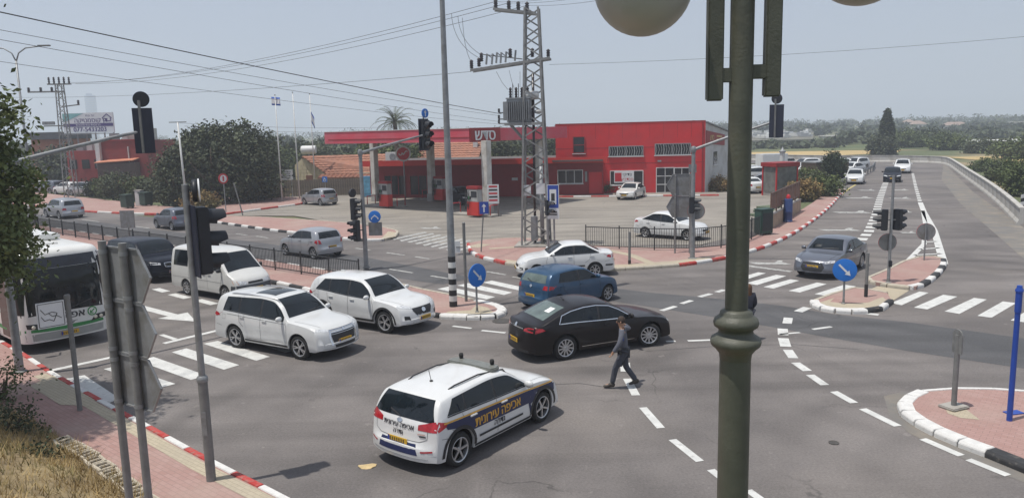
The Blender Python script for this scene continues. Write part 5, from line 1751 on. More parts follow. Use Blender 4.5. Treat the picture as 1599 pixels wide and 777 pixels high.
# --- station blue panel, ped signal, one-way sign, no-entry sign etc.
b=G(866,394,0.13)
t=thing('fuel_sign','tall blue and white fuel services sign on a post beside the pylon','sign',b)
pole_part(t,3.2,0.045,0.045)
a=TOCAM(b)-0.2
f=face_m(a)
o=MB().box((0,0,0),(0.60,0.03,1.7),mtx=f).build('panel',SIGN_WHITE,t,loc=f@Vector((-0.02,-0.07,0))+Vector((0,0,2.55)))
on_face(o,[(-0.27,-0.30),(0.27,-0.30),(0.27,0.82),(-0.27,0.82)],a,0.017,SIGN_DBLUE,'blue_field')
on_face(o,[(-0.17,-0.12),(0.17,-0.12),(0.17,0.62),(-0.17,0.62)],a,0.0205,SIGN_WHITE,'white_field')
on_face(o,[(-0.09,0.05),(0.09,0.05),(0.09,0.42),(-0.09,0.42)],a,0.024,LINE,'pump_symbol')
on_face(o,[(-0.2,-0.66),(0.2,-0.66),(0.2,-0.60),(-0.2,-0.60)],a,0.017,LINE,'text_line')
on_face(o,[(-0.2,-0.54),(0.2,-0.54),(0.2,-0.48),(-0.2,-0.48)],a,0.017,LINE,'text_line')
b=G(856,393,0.13)
t=thing('pedestrian_signal','black pedestrian signal on a grey post in front of the pylon','traffic light',b)
pole_part(t,3.5,0.07,0.07)
signal_head(t,(0.05,-0.16,2.25),R(-60),0.78,0.32,2)
b=G(751,393,0.13)
t=thing('one_way_sign','square blue sign with white up arrow on a leaning post at the forecourt entrance','sign',b)
pole_part(t,2.4,0.035,0.035,STEEL_D,'shaft',(0.22,0.05))
a=TOCAM(b)
f=face_m(a)
o=MB().box((0,0,0),(0.46,0.025,0.62),mtx=f).build('panel',SIGN_DBLUE,t,loc=(0.22,0.0,2.25))
on_face(o,arrow_pts(math.pi/2,0.44,0.035,0.12,0.16),a,0.015,SIGN_WHITE,'arrow')
b=G(353,331,0.13)
t=thing('no_entry_sign','red-rimmed round sign on a post by the far pavement trees','sign',b)
pole_part(t,2.9,0.04,0.04)
a=TOCAM(b)+0.5
o=disc_sign(t,(0,-0.06,2.75),a,0.42,SIGN_RED)
on_face(o,[(0.30*math.cos(q),0.30*math.sin(q))for q in np.linspace(0,6.283,21)[:-1]],a,0.036,SIGN_WHITE,'white_field')
on_face(o,[(-0.07,-0.2),(0.07,-0.2),(0.07,0.2),(-0.07,0.2)],a,0.041,SIGN_RED,'bar')
post('bare rusty post leaning over beside the red-rimmed sign',379,334,285,0.05,lean=(-0.55,0.1))
b=G(771,338)
t=thing('price_board','white framed price board with red lettering standing by the pumps','sign',b)
for x in(-0.35,0.35):
 MB().tube([(x,0,0),(x,0,2.0)],0.03,8).build('leg',STEEL_D,t,True)
o=MB().box((0,0,1.65),(0.85,0.05,1.4)).build('panel',SIGN_WHITE,t)
for i in range(5):
 MB().box((0,-0.028,2.2-i*0.25),(0.62,0.004,0.13)).build('text_line',SIGN_RED if i%2==0 else LINE,o)
 # --- flagpoles
FLAGW=mat('flag_cloth',(0.68,0.68,0.70),rough=0.8,var=0.06)
FLAGB=mat('flag_blue',(0.03,0.10,0.42),rough=0.8,var=0.06)
WHPOLE=mat('white_pole',(0.60,0.60,0.58),rough=0.5,var=0.1)
def flag_mesh(t,z,w,h,droop,m,blue=False):
 n=10
 vs,fs=[],[]
 for i in range(n+1):
  for j in range(6):
   x=w*i/n
   vs.append((x*(1-droop*0.5),0.08*math.sin(i*1.1+j*0.4)*i/n,z-h*j/5-droop*x*0.9))
 fs=[(i*6+j,i*6+j+1,(i+1)*6+j+1,(i+1)*6+j)for i in range(n)for j in range(5)]
 o=mesh_obj('flag',vs,fs,[m,FLAGB],t,True,[1 if blue and(k%5 in(0,4))else 0 for k in range(len(fs))])
 sm=o.modifiers.new('th','SOLIDIFY');sm.thickness=0.006
 return o
for i,(u,v,tv,lab)in enumerate(((441,316,152,'leftmost of the three white flagpoles, with a small white and blue flag at its top'),(468,312,148,'middle one of the three white flagpoles, without a flag'),(493,300,150,'rightmost of the three flagpoles, with a limp white flag'))):
 b=G(u,v)
 h=EYE-(tv-(203-0.0247*(u-800)))*b.y/F_PX
 t=thing('flagpole',lab,'flagpole',b,group=None)
 MB().tube([(0,0,0),(0,0,h)],[0.075,0.04],8).build('pole',WHPOLE,t,True)
 MB().lathe([(0,h),(0.07,h+0.05),(0.05,h+0.11),(0,h+0.13)],8).build('finial',STEEL_D,t,True)
 if i==0:flag_mesh(t,h-0.1,0.85,0.75,0.1,FLAGW,True).location.x=-0.35
 if i==2:flag_mesh(t,h-1.7,0.8,1.2,1.1,FLAGW,True)
b=G(421,318)
# --- fences
def picket_fence(label,pts,h=1.05,panel=2.0,z0=0.13,m=FENCE_BLK,gapc=0.115,name='fence'):
 P,L=resample(pts,panel)
 t=thing(name,label,'fence',(P[0].x,P[0].y,z0))
 o0=Vector((P[0].x,P[0].y,0))
 pm=None
 for i,p in enumerate(P):
  q=p-o0
  e=MB().box((0,0,h/2+0.02),(0.055,0.055,h+0.14)).build('post',m,t)if pm is None else None
  if e is None:
   e=bpy.data.objects.new('post',pm);COL.objects.link(e);e.parent=t
  pm=e.data
  e.location=(q.x,q.y,0)
 for a,b in zip(P[:-1],P[1:]):
  a,b=a-o0,b-o0
  d=(b-a).normalized()
  for z in(0.12,h-0.02):
   MB().bar((a.x,a.y,z),(b.x,b.y,z),0.035,0.04).build('rail',m,t)
  k=int((b-a).length/gapc)
  pk=MB()
  for j in range(1,k):
   q=a.lerp(b,j/k)
   pk.box((q.x,q.y,h/2+0.05),(0.018,0.018,h-0.15))
  o=pk.build('picket_panel',m,t)
  o['kind']='stuff'
 return t
fa,fb=G(592,433,0.13),G(469,436.5,0.13)
FE=ST(20.25,0)
sA=20.25
tB=RD.dot(G(592,436,0.13))
picket_fence('long black picket fence along the middle of the median',[ST(20.2,110),ST(20.2,tB)],0.95,2.0)
picket_fence('black picket fence around the corner of the forecourt',[G(915,386,0.13),G(1000,390,0.13),G(1090,391,0.13),G(1150,384,0.13),G(1188,367,0.13)],1.1,1.9)
b=G(1192,366,0.13)
t=thing('utility_cabinet','dark green cabinet at the end of the corner fence','cabinet',b,R(25))
GRN=mat('green_paint',(0.02,0.06,0.045),rough=0.5,var=0.15)
MB().box((0,0,0.75),(0.85,0.6,1.3)).build('body',GRN,t,bevel=0.03)
MB().box((0,0,1.43),(0.92,0.67,0.06)).build('lid',GRN,t,bevel=0.02)
MB().box((0,-0.31,0.75),(0.7,0.02,1.0)).build('door',FENCE_BLK,t,bevel=0.005)
for x in(-0.35,0.35):
 MB().box((x,0,0.05),(0.1,0.5,0.1)).build('foot',STEEL_D,t)
BROWN=mat('brown_steel',(0.13,0.065,0.045),rough=0.55,var=0.2)
wl_pts=[G(1205,357,0.13),G(1250,329,0.13)]
a,b2=wl_pts
d=(b2-a);L=d.length;d.normalize()
t=thing('low_wall','low stone wall with brown steel railing above it, right of the picket fence','wall',a,math.atan2(d.y,d.x))
MB().box((L/2,0.1,0.35),(L,0.22,0.9)).build('wall',mat('stone_beige',(0.34,0.26,0.19),rough=0.9,var=0.2,scale=2,bump=0.4),t,bevel=0.02)
MB().box((L/2,0.1,0.83),(L+0.06,0.28,0.07)).build('coping',CONCRETE,t,bevel=0.01)
for i in range(7):
 MB().box((0.15+i*(L-0.3)/6,0.1,1.45),(0.08,0.08,1.25)).build('post',BROWN,t)
for z in(1.1,2.05):
 MB().box((L/2,0.1,z),(L-0.2,0.05,0.09)).build('rail',BROWN,t)
for i in range(6):
 pk=MB()
 x0=0.15+i*(L-0.3)/6
 w=(L-0.3)/6
 for j in range(1,6):pk.box((x0+w*j/6,0.1,1.57),(w/6*0.62,0.03,0.88))
 o=pk.build('slat_panel',BROWN,t)
 o['kind']='stuff'
b=G(1230,346,0.13)
t=thing('blue_air_pump','dark blue drum with red top and black hose by the low wall','pump',b)
DBL=mat('drum_blue',(0.02,0.045,0.15),rough=0.45,var=0.15)
MB().lathe([(0.30,0),(0.30,0.06),(0.27,0.1),(0.27,0.6),(0.285,0.64),(0.27,0.68),(0.27,1.35),(0.22,1.45),(0,1.47)],18).build('drum',DBL,t,True,angle=35)
MB().lathe([(0.12,1.44),(0.13,1.62),(0.06,1.72),(0,1.73)],12).build('top',SIGN_RED,t,True,angle=40)
MB().tube([(-0.2,-0.1,1.3),(-0.5,-0.1,1.35),(-0.62,-0.05,0.9),(-0.6,0,0.3),(-0.4,0.05,0.03),(-0.2,0.1,0.05)],0.03,7).build('hose',RUBBER,t,True)
def guard_rail(label,pts,h=0.75,step=3.0):
 P,L=resample(pts,step)
 t=thing('guard_rail',label,'guard rail',P[0])
 o0=P[0]
 for p in P:
  q=p-o0
  MB().box((q.x,q.y,h/2),(0.1,0.1,h)).build('post',STEEL_D,t)
 for a,b in zip(P[:-1],P[1:]):
  a,b=a-o0,b-o0
  r=MB()
  for z,o_ in((h-0.02,0.0),(h-0.10,0.03),(h-0.18,0.0),(h-0.26,0.03)):
   r.bar((a.x,a.y,z),(b.x,b.y,z),0.05+o_,0.09)
  r.build('rail',STEEL,t)
 return t
guard_rail('steel guard rail along the left edge of the right-hand road',[G(1290,304),G(1320,289),G(1345,277),G(1363,267),G(1366,261)])
PARA=mat('parapet_concrete',(0.46,0.445,0.415),rough=0.85,var=0.12,scale=0.8,bump=0.15,col2=(0.33,0.31,0.28),mask_scale=0.7)
pp=smooth_line([G(1594,351),G(1566,322),G(1540,300),G(1510,278.5),G(1493,265.5),G(1484,259),G(1474,255.5),G(1440,254),G(1390,253),G(1330,253),G(1260,252),G(1170,250),G(1050,249)],1)
P,L=resample(pp,3.0)
t=thing('parapet_wall','pale concrete parapet curving along the outer edge of the right-hand road','wall',P[0])
o0=P[0]
for i,(a,b)in enumerate(zip(P[:-1],P[1:])):
 a,b=a-o0,b-o0
 d=(b-a)
 l=d.length
 s=MB()
 poly=[(-0.22,-0.1),(0.22,-0.1),(0.20,0.12),(0.10,0.3),(0.09,0.95),(-0.12,0.95),(-0.13,0.3),(-0.22,0.12)]
 n=len(poly)
 s.add([(0.01,y,z)for y,z in poly]+[(l-0.01,y,z)for y,z in poly],[tuple(reversed(range(n))),tuple(range(n,2*n))]+[(k,(k+1)%n,n+(k+1)%n,n+k)for k in range(n)])
 s.box((l/2,-0.01,0.985),(l-0.03,0.30,0.08))
 o=s.build('panel',PARA,t)
 o.location=(a.x,a.y,0)
 o.rotation_euler=(0,0,math.atan2(d.y,d.x))
b=G(1588,345)
t=thing('hazard_board','black and white striped hazard board at the parapet end, right edge','sign',b)
MB().tube([(0.35,0,0),(0.35,0,1.5)],0.04,8).build('post',STEEL_D,t,True)
for i in range(5):
 MB().slab([(0.1,-0.04,0.5+i*0.22),(0.65,-0.04,0.62+i*0.22),(0.65,-0.04,0.84+i*0.22),(0.1,-0.04,0.72+i*0.22)],(0,-1,0),0.02).build('stripe',BLACKP if i%2 else WHITEP,t)
 # --- green park lamp post right in front of the camera
LG=mat('lamp_green',(0.078,0.080,0.060),rough=0.55,var=0.18,scale=5,col2=(0.095,0.092,0.066),mask_scale=6,mask=(0.52,0.75),bump=0.15,bscale=60)
GLOBE=mat('lamp_globe',(0.34,0.335,0.325),rough=0.35,var=0.06,scale=2)
LDIST=4.25
pl=AT(1149,520,LDIST)
t=thing('park_lamp','dark green lamp post with ringed collar and two globe lamps close in front','street lamp',(pl.x,pl.y,0.13))
zc=pl.z-0.13
k=LDIST/F_PX
MB().tube([(0,0,-0.1),(0,0,0.6),(0,0,zc)],[0.13,0.094,0.087],24).build('shaft',LG,t,True,angle=50)
MB().lathe([(0.16,-0.05),(0.17,0.12),(0.14,0.3),(0.11,0.45),(0.095,0.7)],20).build('foot',LG,t,True,angle=50)
prof=[(0.086,-0.16),(0.092,-0.115),(0.115,-0.085),(0.137,-0.065),(0.142,-0.045),(0.137,-0.025),(0.118,-0.012),(0.100,0.000),(0.095,0.02),(0.103,0.032),(0.122,0.045),(0.127,0.066),(0.120,0.088),(0.100,0.103),(0.092,0.112),(0.089,0.128),(0.078,0.137),(0.066,0.142)]
MB().lathe([(r,zc+z)for r,z in prof],32).build('collar',LG,t,True,angle=70)
MB().tube([(0,0,zc+0.1),(0,0,7.9)],[0.063,0.063],24).build('upper_shaft',LG,t,True,angle=50)
zb0=AT(1110,158,LDIST).z-0.13
for sg,dx,zb_ in((-1,-0.145,zb0),(1,0.165,zb0+0.015)):
 MB().box((dx,0,zb_+0.9),(0.086,0.062,1.8)).build('side_post',LG,t,bevel=0.008)
 MB().box((dx*0.55,0,zb_+0.135),(0.10,0.05,0.075)).build('cross_bar',LG,t,bevel=0.004)
 MB().box((dx*0.55,0,zb_+1.6),(0.10,0.05,0.075)).build('cross_bar',LG,t,bevel=0.004)
for u,v,r in((1004,-22,0.262),(1346,-71,0.262)):
 c=AT(u,v,LDIST)
 c=(c.x-pl.x,c.y-pl.y,c.z-0.13)
 g=MB().lathe([(r*math.sin(a),-r*math.cos(a))for a in np.linspace(0.0,math.pi,22)],36).build('globe',GLOBE,t,True,loc=c)
 MB().lathe([(0.09,r*0.93),(0.11,r*1.0),(0.06,r*1.25),(0.0,r*1.3)],16).build('globe_cap',LG,g,True)
 MB().tube([(0,0,7.6),(c[0]*0.4,0,7.95),(c[0]*0.9,0,c[2]+r*1.45),(c[0],0,c[2]+r*1.2)],0.025,8).build('arm',LG,t,True)
 # ------------------ fuel station, shop, houses, pylons
RED=mat('station_red',(0.54,0.016,0.020),rough=0.55,var=0.10,scale=0.8,col2=(0.46,0.034,0.038),mask_scale=0.5,mask=(0.45,0.75))
RED_B=mat('station_red_bright',(0.52,0.028,0.02),rough=0.45,var=0.05)
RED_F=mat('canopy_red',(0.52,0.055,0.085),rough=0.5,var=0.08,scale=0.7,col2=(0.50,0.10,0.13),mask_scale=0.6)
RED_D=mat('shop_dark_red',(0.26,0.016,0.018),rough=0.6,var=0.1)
WALLW=mat('render_white',(0.50,0.50,0.49),rough=0.85,var=0.08,scale=0.9,col2=(0.40,0.39,0.37),mask_scale=0.7)
WINDARK=mat('window_dark',(0.02,0.022,0.026),rough=0.1,var=0.4,scale=1.5)
FRAMEW=mat('frame_white',(0.58,0.58,0.57),rough=0.5,var=0.05)
COLW=mat('column_white',(0.52,0.51,0.48),rough=0.7,var=0.12,scale=1.5,col2=(0.36,0.33,0.28),mask_scale=1.2)
GREYM=mat('grey_metal',(0.26,0.27,0.28),rough=0.5,metal=0.2,var=0.15)
O_=Vector((17.95,71.0,0))
EX=Vector((0.986,-0.165,0)).normalized()
EY=Vector((0.165,0.986,0)).normalized()
BANG=math.atan2(EX.y,EX.x)
def FP(u,v,off=0.0):
 """where the ray through (u, v) meets the front plane moved OFF metres towards the street: local (x, z)"""
 d=FWD*F_PX+RIGHT*(u-W_PX/2)+UP*(H_PX/2-v)
 o=Vector((0,0,EYE))
 p0=O_-EY*off
 t=(p0-o).dot(EY)/d.dot(EY)
 p=o+d*t
 return(p-O_).dot(EX),p.z
bld=thing('station_building','two-storey bright red station building with barred windows and white side wall','building',O_,BANG)
XL=FP(868,250)[0]
Hf,Hb,Dp=6.62,5.35,11.0
w=MB()
w.box((XL/2,0.15,Hf/2),(-XL,0.3,Hf))
w.build('front_wall',RED,bld)
SX,Dp2=3.7,10.5
SDV=Vector((SX,Dp2-0.3,0)).normalized()
def sw(q,z,off=0.0):return Vector((0,0.3,0))+SDV*q+Vector((SDV.y,-SDV.x,0))*off+Vector((0,0,z))
SL=Vector((SX,Dp2-0.3,0)).length
MB().slab([sw(0,0),sw(SL,0),sw(SL,Hb-0.12),sw(0,Hf-0.14)],(-1,0.35,0),0.28).build('side_wall',WALLW,bld)
w=MB()
w.slab([(XL,0.3,0),(XL,Dp,0),(XL,Dp,Hb-0.12),(XL,0.3,Hf-0.14)],(1,0,0),0.28)
w.build('side_wall',RED,bld)
MB().box(((XL+SX)/2,Dp-0.3,Hb/2-0.1),(SX-XL-0.4,0.25,Hb-0.2)).build('back_wall',WALLW,bld)
w=MB()
w.slab([(XL-0.1,0.305,Hf-0.13),(0.2,0.305,Hf-0.13),(SX+0.4,Dp+0.2,Hb-0.15),(XL-0.1,Dp+0.2,Hb-0.15)],(0,0,1),0.10)
w.build('roof',GREYM,bld)
MB().box((XL/2,0.14,Hf+0.03),(-XL+0.04,0.34,0.06)).build('coping',RED_D,bld)
sg_=MB().slab([sw(0.2,4.55,0.01),sw(7.0,4.2,0.01),sw(7.0,5.25,0.01),sw(0.2,5.75,0.01)],(SDV.y,-SDV.x,0),0.05).build('sign_band',RED_D,bld)
SIGNY=mat('sign_ochre',(0.55,0.42,0.16),rough=0.5,var=0.05)
_rt=Matrix.Rotation(math.atan2(SDV.y,SDV.x),3,'Z')@ROT_FACE
text(heb('סדש'),0.8,SIGNY,sg_,sw(2.2,5.05,0.075),_rt,name='sign_lettering')
for k in range(2):
 MB().slab([sw(3.9,5.1-0.33*k,0.062),sw(5.9,5.0-0.33*k,0.062),sw(5.9,5.15-0.33*k,0.062),sw(3.9,5.25-0.33*k,0.062)],(SDV.y,-SDV.x,0),0.01).build('sign_line',SIGNY,sg_)
wv=MB().slab([sw(3.0,2.5,0.01),sw(4.3,2.5,0.01),sw(4.3,3.7,0.01),sw(3.0,3.7,0.01)],(SDV.y,-SDV.x,0),0.03).build('window',WINDARK,bld)
MB().slab([sw(2.9,2.4,0.01),sw(4.4,2.4,0.01),sw(4.4,2.5,0.01),sw(2.9,2.5,0.01)],(SDV.y,-SDV.x,0),0.12).build('sill',FRAMEW,wv)
def opening(root,rect,off,name,glass,frame,sill=None,mull=0,bars=0,depth=0.12,trans=0):
 (x0,z1),(x1,z0)=FP(rect[0],rect[1],off),FP(rect[2],rect[3],off)
 yc=-off
 o=MB().box(((x0+x1)/2,yc-0.004,(z0+z1)/2),(x1-x0,0.02,z1-z0)).build(name,glass,root)
 f=0.07
 for c,d in((((x0+x1)/2,z1),(x1-x0+f,f)),(((x0+x1)/2,z0),(x1-x0+f,f)),((x0,(z0+z1)/2),(f,z1-z0-f)),((x1,(z0+z1)/2),(f,z1-z0-f))):
  MB().box((c[0],yc-0.05,c[1]),(d[0],0.10,d[1])).build('frame',frame,o)
 for i in range(mull):
  x=x0+(x1-x0)*(i+1)/(mull+1)
  MB().box((x,yc-0.04,(z0+z1)/2),(0.06,0.05,z1-z0-f)).build('mullion',frame,o)
 for i in range(trans):
  z=z0+(z1-z0)*(i+1)/(trans+1)
  MB().box(((x0+x1)/2,yc-0.045,z),(x1-x0-f,0.04,0.07)).build('transom',frame,o)
 if bars:
  b=MB()
  for i in range(bars):
   x=x0+(x1-x0)*(i+0.5)/bars
   b.bar((x-0.06,yc-0.11,z0+0.05),(x+0.04,yc-0.11,(z0+z1)/2),0.02)
   b.bar((x+0.04,yc-0.11,(z0+z1)/2),(x-0.06,yc-0.11,z1-0.05),0.02)
  q=b.build('bars',FRAMEW,o)
  q['kind']='stuff'
 if sill:MB().box(((x0+x1)/2,yc-0.10,z0-0.06),(x1-x0+0.2,0.2,0.06)).build('sill',sill,o)
 return o,(x0,x1,z0,z1)
opening(bld,(895,214,913,239),0.0,'window',WINDARK,RED_D,FRAMEW,0,0,trans=1)
opening(bld,(951,229,1004,243),0.0,'window',WINDARK,GREYM,FRAMEW,3,14)
opening(bld,(1023,225,1078,241),0.0,'window',WINDARK,GREYM,FRAMEW,3,14)
o,(x0,x1,z0,z1)=opening(bld,(953,267,1004,288),0.0,'shop_window',WINDARK,FRAMEW,FRAMEW,1)
(bx0,bz1),(bx1,bz0)=FP(959,267.5),FP(990,285)
ban=MB().box(((bx0+bx1)/2,-0.13,(bz0+bz1)/2),(bx1-bx0,0.02,bz1-bz0)).build('banner',SIGN_WHITE,bld)
MB().box((bx0+0.38,-0.145,(bz0+bz1)/2),(0.62,0.01,0.8)).build('shield',SIGN_RED,ban)
text(heb('צדיקי'),0.40,INK,ban,((bx0+bx1)/2+0.3,-0.146,(bz0+bz1)/2+0.23),name='lettering')
text(heb('סנדביץ'),0.40,SIGN_RED,ban,((bx0+bx1)/2+0.3,-0.146,(bz0+bz1)/2-0.22),name='lettering')
opening(bld,(1025,262,1052,300.5),0.0,'door',WINDARK,FRAMEW,None,1,0,trans=2)
opening(bld,(1053,262,1076,300.5),0.0,'door',WINDARK,FRAMEW,None,1,0,trans=2)
for i in range(1,11):
 MB().box((XL*i/11,-0.004,Hf-0.75),(0.025,0.008,1.35)).build('panel_joint',RED_D,bld)
MB().tube([(-0.25,-0.08,0.1),(-0.25,-0.08,Hf-0.1)],0.05,8).build('downpipe',RED_D,bld)
for x_ in(XL*0.3,XL*0.75):
 MB().box((x_,-0.2,3.05),(0.35,0.3,0.14)).build('wall_light',GREYM,bld,bevel=0.02)
for zz in(4.35,2.9):
 MB().box((XL/2,-0.006,zz),(-XL-0.1,0.012,0.04)).build('groove',RED_D,bld)
BITUMEN=mat('roof_bitumen',(0.10,0.085,0.08),rough=0.9,var=0.2,scale=0.6)
OFF=1.3
XS0,XS1=FP(578,280,OFF)[0],FP(942,280,OFF)[0]
shop=thing('station_shop','low dark red station shop with flat projecting roof beside the two-storey building','building',O_,BANG)
Hs=3.25
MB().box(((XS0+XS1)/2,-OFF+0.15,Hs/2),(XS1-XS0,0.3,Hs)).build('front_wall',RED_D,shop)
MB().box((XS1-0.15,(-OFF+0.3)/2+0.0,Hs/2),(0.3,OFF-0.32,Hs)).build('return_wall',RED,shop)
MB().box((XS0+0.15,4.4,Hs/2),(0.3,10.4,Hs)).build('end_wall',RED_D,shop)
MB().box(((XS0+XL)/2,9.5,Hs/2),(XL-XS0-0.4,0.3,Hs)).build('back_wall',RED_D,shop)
MB().box(((XS0+XS1)/2-0.2,4.0-OFF/2-0.9,Hs+0.10),(XS1-XS0+1.0,12.2-0.6,0.16)).build('roof',CONCRETE,shop)if False else None
MB().box(((XS0+XL)/2-0.3,3.9,Hs+0.08),(XL-XS0+0.3,12.4,0.14)).build('roof',BITUMEN,shop)
MB().box((XL+(XS1-XL)/2,-OFF-0.5,Hs+0.08),(XS1-XL+0.1,1.9,0.14)).build('roof',BITUMEN,shop)
MB().box(((XS0+XS1)/2,-OFF-1.15,Hs+0.12),(XS1-XS0+0.8,0.12,0.52)).build('roof_fascia',RED_B,shop)
MB().box((XS1+0.36,-OFF-0.45,Hs+0.12),(0.10,1.5,0.42)).build('roof_fascia',RED_B,shop)
opening(shop,(871,266,910,286),OFF,'window',WINDARK,FRAMEW,FRAMEW,2)
opening(shop,(914,268,916.5,283),OFF,'meter_box',FRAMEW,GREYM)
dr=opening(shop,(919,268,941,302),OFF,'door',RED,RED_D)
opening(shop,(690,276,700,302),OFF,'door',WINDARK,FRAMEW,None,0,0,trans=1)
opening(shop,(600,274,634,304),OFF,'shop_front',WINDARK,RED_D,None,2)
opening(shop,(640,274,668,304),OFF,'shop_front',WINDARK,RED_D,None,1)
opening(shop,(800,278,808,281),OFF,'notice',SIGN_WHITE,FRAMEW)
rnd=random.Random(3)
for(u,v,w_,h_,m_,nm,lb,ct)in((586,307,2.3,2.0,mat('fridge_blue',(0.08,0.26,0.42),rough=0.35,var=0.15),'drinks_fridge','light blue drinks cabinet at the left end of the station shop','fridge'),(622,306,0.9,1.1,SIGN_RED,'ice_box','red box freezer by the shop front, left of the doorway','freezer'),(632,306,0.8,0.95,RED_B,'ice_box','smaller red box right of the red freezer','freezer')):
 b=G(u,v)
 t=thing(nm,lb,ct,b,BANG)
 MB().box((0,0,h_/2+0.04),(w_,0.8,h_)).build('body',m_,t,bevel=0.04)
 MB().box((0,-0.41,h_*0.55),(w_*0.84,0.03,h_*0.7)).build('door',m_ if nm=='ice_box' else mat('fridge_door',(0.12,0.34,0.5),rough=0.2,var=0.3,scale=3),t,bevel=0.01)
 for x in(-w_*0.4,w_*0.4):MB().box((x,0,0.03),(0.1,0.6,0.06)).build('foot',PLASTIC,t)
c=AT(612,247,77.5)
t=thing('air_conditioner','white air conditioner unit on the shop roof beside the round emblem','air conditioner',(c.x,c.y,Hs+0.15),BANG)
MB().box((0,0,0.5),(1.2,0.5,0.85)).build('case',FRAMEW,t,bevel=0.03)
MB().lathe([(0.32,0),(0.32,0.03),(0.27,0.035),(0,0.02)],20,loc=(0.15,-0.25,0.5),mtx=Matrix(((1,0,0),(0,0,-1),(0,1,0)))).build('fan_grille',GREYM,t)
for x in(-0.45,0.45):MB().box((x,0,0.04),(0.08,0.5,0.08)).build('foot',GREYM,t)
c=AT(629.5,240,71.5)
t=thing('emblem_sign','round red emblem sign with white rim above the station shop','sign',(c.x,c.y,0))
MB().tube([(0,0.1,0),(0,0.1,c.z)],0.06,8).build('post',GREYM,t,True)
a=TOCAM(c)
o=disc_sign(t,(0,0,c.z),a,0.72,SIGN_WHITE,'rim',SIGN_BACK,0.1)
on_face(o,[(0.58*math.cos(q),0.58*math.sin(q))for q in np.linspace(0,6.283,33)[:-1]],a,0.11,SIGN_RED,'field')
sq=[(-0.40,0.02),(-0.30,-0.12),(-0.15,-0.10),(-0.10,0.10),(0.02,-0.10),(0.15,0.12),(0.30,0.25),(0.42,0.18)]
f=face_m(a)
m_=MB()
for p,q in zip(sq[:-1],sq[1:]):m_.bar(f@Vector((p[0],-0.118,p[1])),f@Vector((q[0],-0.118,q[1])),0.09,0.01,up=f@Vector((0,1,0)))
m_.build('emblem',SIGN_WHITE,o)
# --- canopy over the pumps
C0=AT(733,221,56.5)
C0.z=0
CA=math.atan2(RD.y,RD.x)
cd=Vector((-0.80,0.60,0)).normalized()
cn=Vector((0.60,0.80,0)).normalized()
CL,CW,z0c,z1c=16.0,13.2,5.45,6.42
can=thing('fuel_canopy','wide flat faded-red fuel station canopy on pale columns','canopy',C0)
def cp(a,b):return cd*a+cn*b
def cbox(name,a0,a1,b0,b1,zz0,zz1,m,parent=can,bev=0):
 pts=[cp(a0,b0),cp(a1,b0),cp(a1,b1),cp(a0,b1)]
 o=MB().prism([(p.x,p.y)for p in reversed(pts)],zz0,zz1).build(name,m,parent)
 return o
cbox('roof_deck',0.12,CL-0.12,0.12,CW-0.12,z0c+0.08,z1c-0.1,COLW)
cbox('fascia',0,CL,0,0.12,z0c,z1c,RED_F);cbox('fascia',0,CL,CW-0.12,CW,z0c,z1c,RED_F)
cbox('fascia',0,0.12,0.12,CW-0.12,z0c,z1c,RED_F);cbox('fascia',CL-0.12,CL,0.12,CW-0.12,z0c,z1c,RED_F)
cbox('fascia_trim',-0.03,CL*0.97,-0.03,0.0,z0c+0.30,z0c+0.36,RED_D)
cbox('fascia_trim',-0.04,CL+0.02,-0.05,0.05,z1c,z1c+0.05,FRAMEW)
cbox('sign_box',-0.10,0.0,0.05,3.6,z0c-0.03,z1c+0.04,RED_D)
rt=Matrix.Rotation(math.atan2(cn.y,cn.x),3,'Z')@ROT_FACE
pt=cp(-0.12,1.75)
text(heb('סדש'),1.15,SIGN_WHITE,can,(pt.x,pt.y,z0c+0.45),rt,name='sign_lettering',bold=0.035,sx=1.15)
for(u,v)in((587.5,314),(675,314),(762,336),(842,318)):
 p=G(u,v)-C0
 MB().box((p.x,p.y,z0c/2+0.04),(0.55,0.55,z0c+0.06),rz=CA).build('column',COLW,can,bevel=0.03)
 MB().box((p.x,p.y,0.35),(0.66,0.66,0.7),rz=CA).build('column_guard',mat('guard_grey',(0.30,0.29,0.28),rough=0.8,var=0.1),can,bevel=0.02)
PUMPG=mat('pump_grey',(0.36,0.36,0.35),rough=0.4,var=0.15)
SCREEN=mat('pump_screen',(0.03,0.035,0.04),rough=0.15,var=0.3)
def pump(label,u,v,ang):
 b=G(u,v,0.14)
 t=thing('fuel_pump',label,'fuel pump',b,ang)
 MB().box((0,0,0.50),(1.15,0.55,1.0)).build('cabinet',RED_B,t,bevel=0.03)
 MB().box((0,0,1.45),(1.05,0.50,0.90)).build('head',PUMPG,t,bevel=0.03)
 MB().box((0,0,2.02),(1.15,0.56,0.22)).build('top',RED_D,t,bevel=0.03)
 for s in(1,-1):
  MB().box((-0.15,s*0.255,1.55),(0.55,0.02,0.45)).build('display',SCREEN,t)
  for k in range(3):
   x=0.18+0.14*k
   nz=MB().box((x,s*0.29,1.30),(0.06,0.08,0.22)).build('nozzle',(RUBBER,mat('nozzle_green',(0.02,0.2,0.06),rough=0.5,var=0),RUBBER)[k],t,bevel=0.01)
   MB().tube([(x,s*0.30,1.2),(x+0.05,s*0.42,0.7),(x+0.12,s*0.40,0.45),(x+0.16,s*0.34,0.9),(x+0.14,s*0.27,1.8)],0.022,6).build('hose',RUBBER,nz,True)
 return t
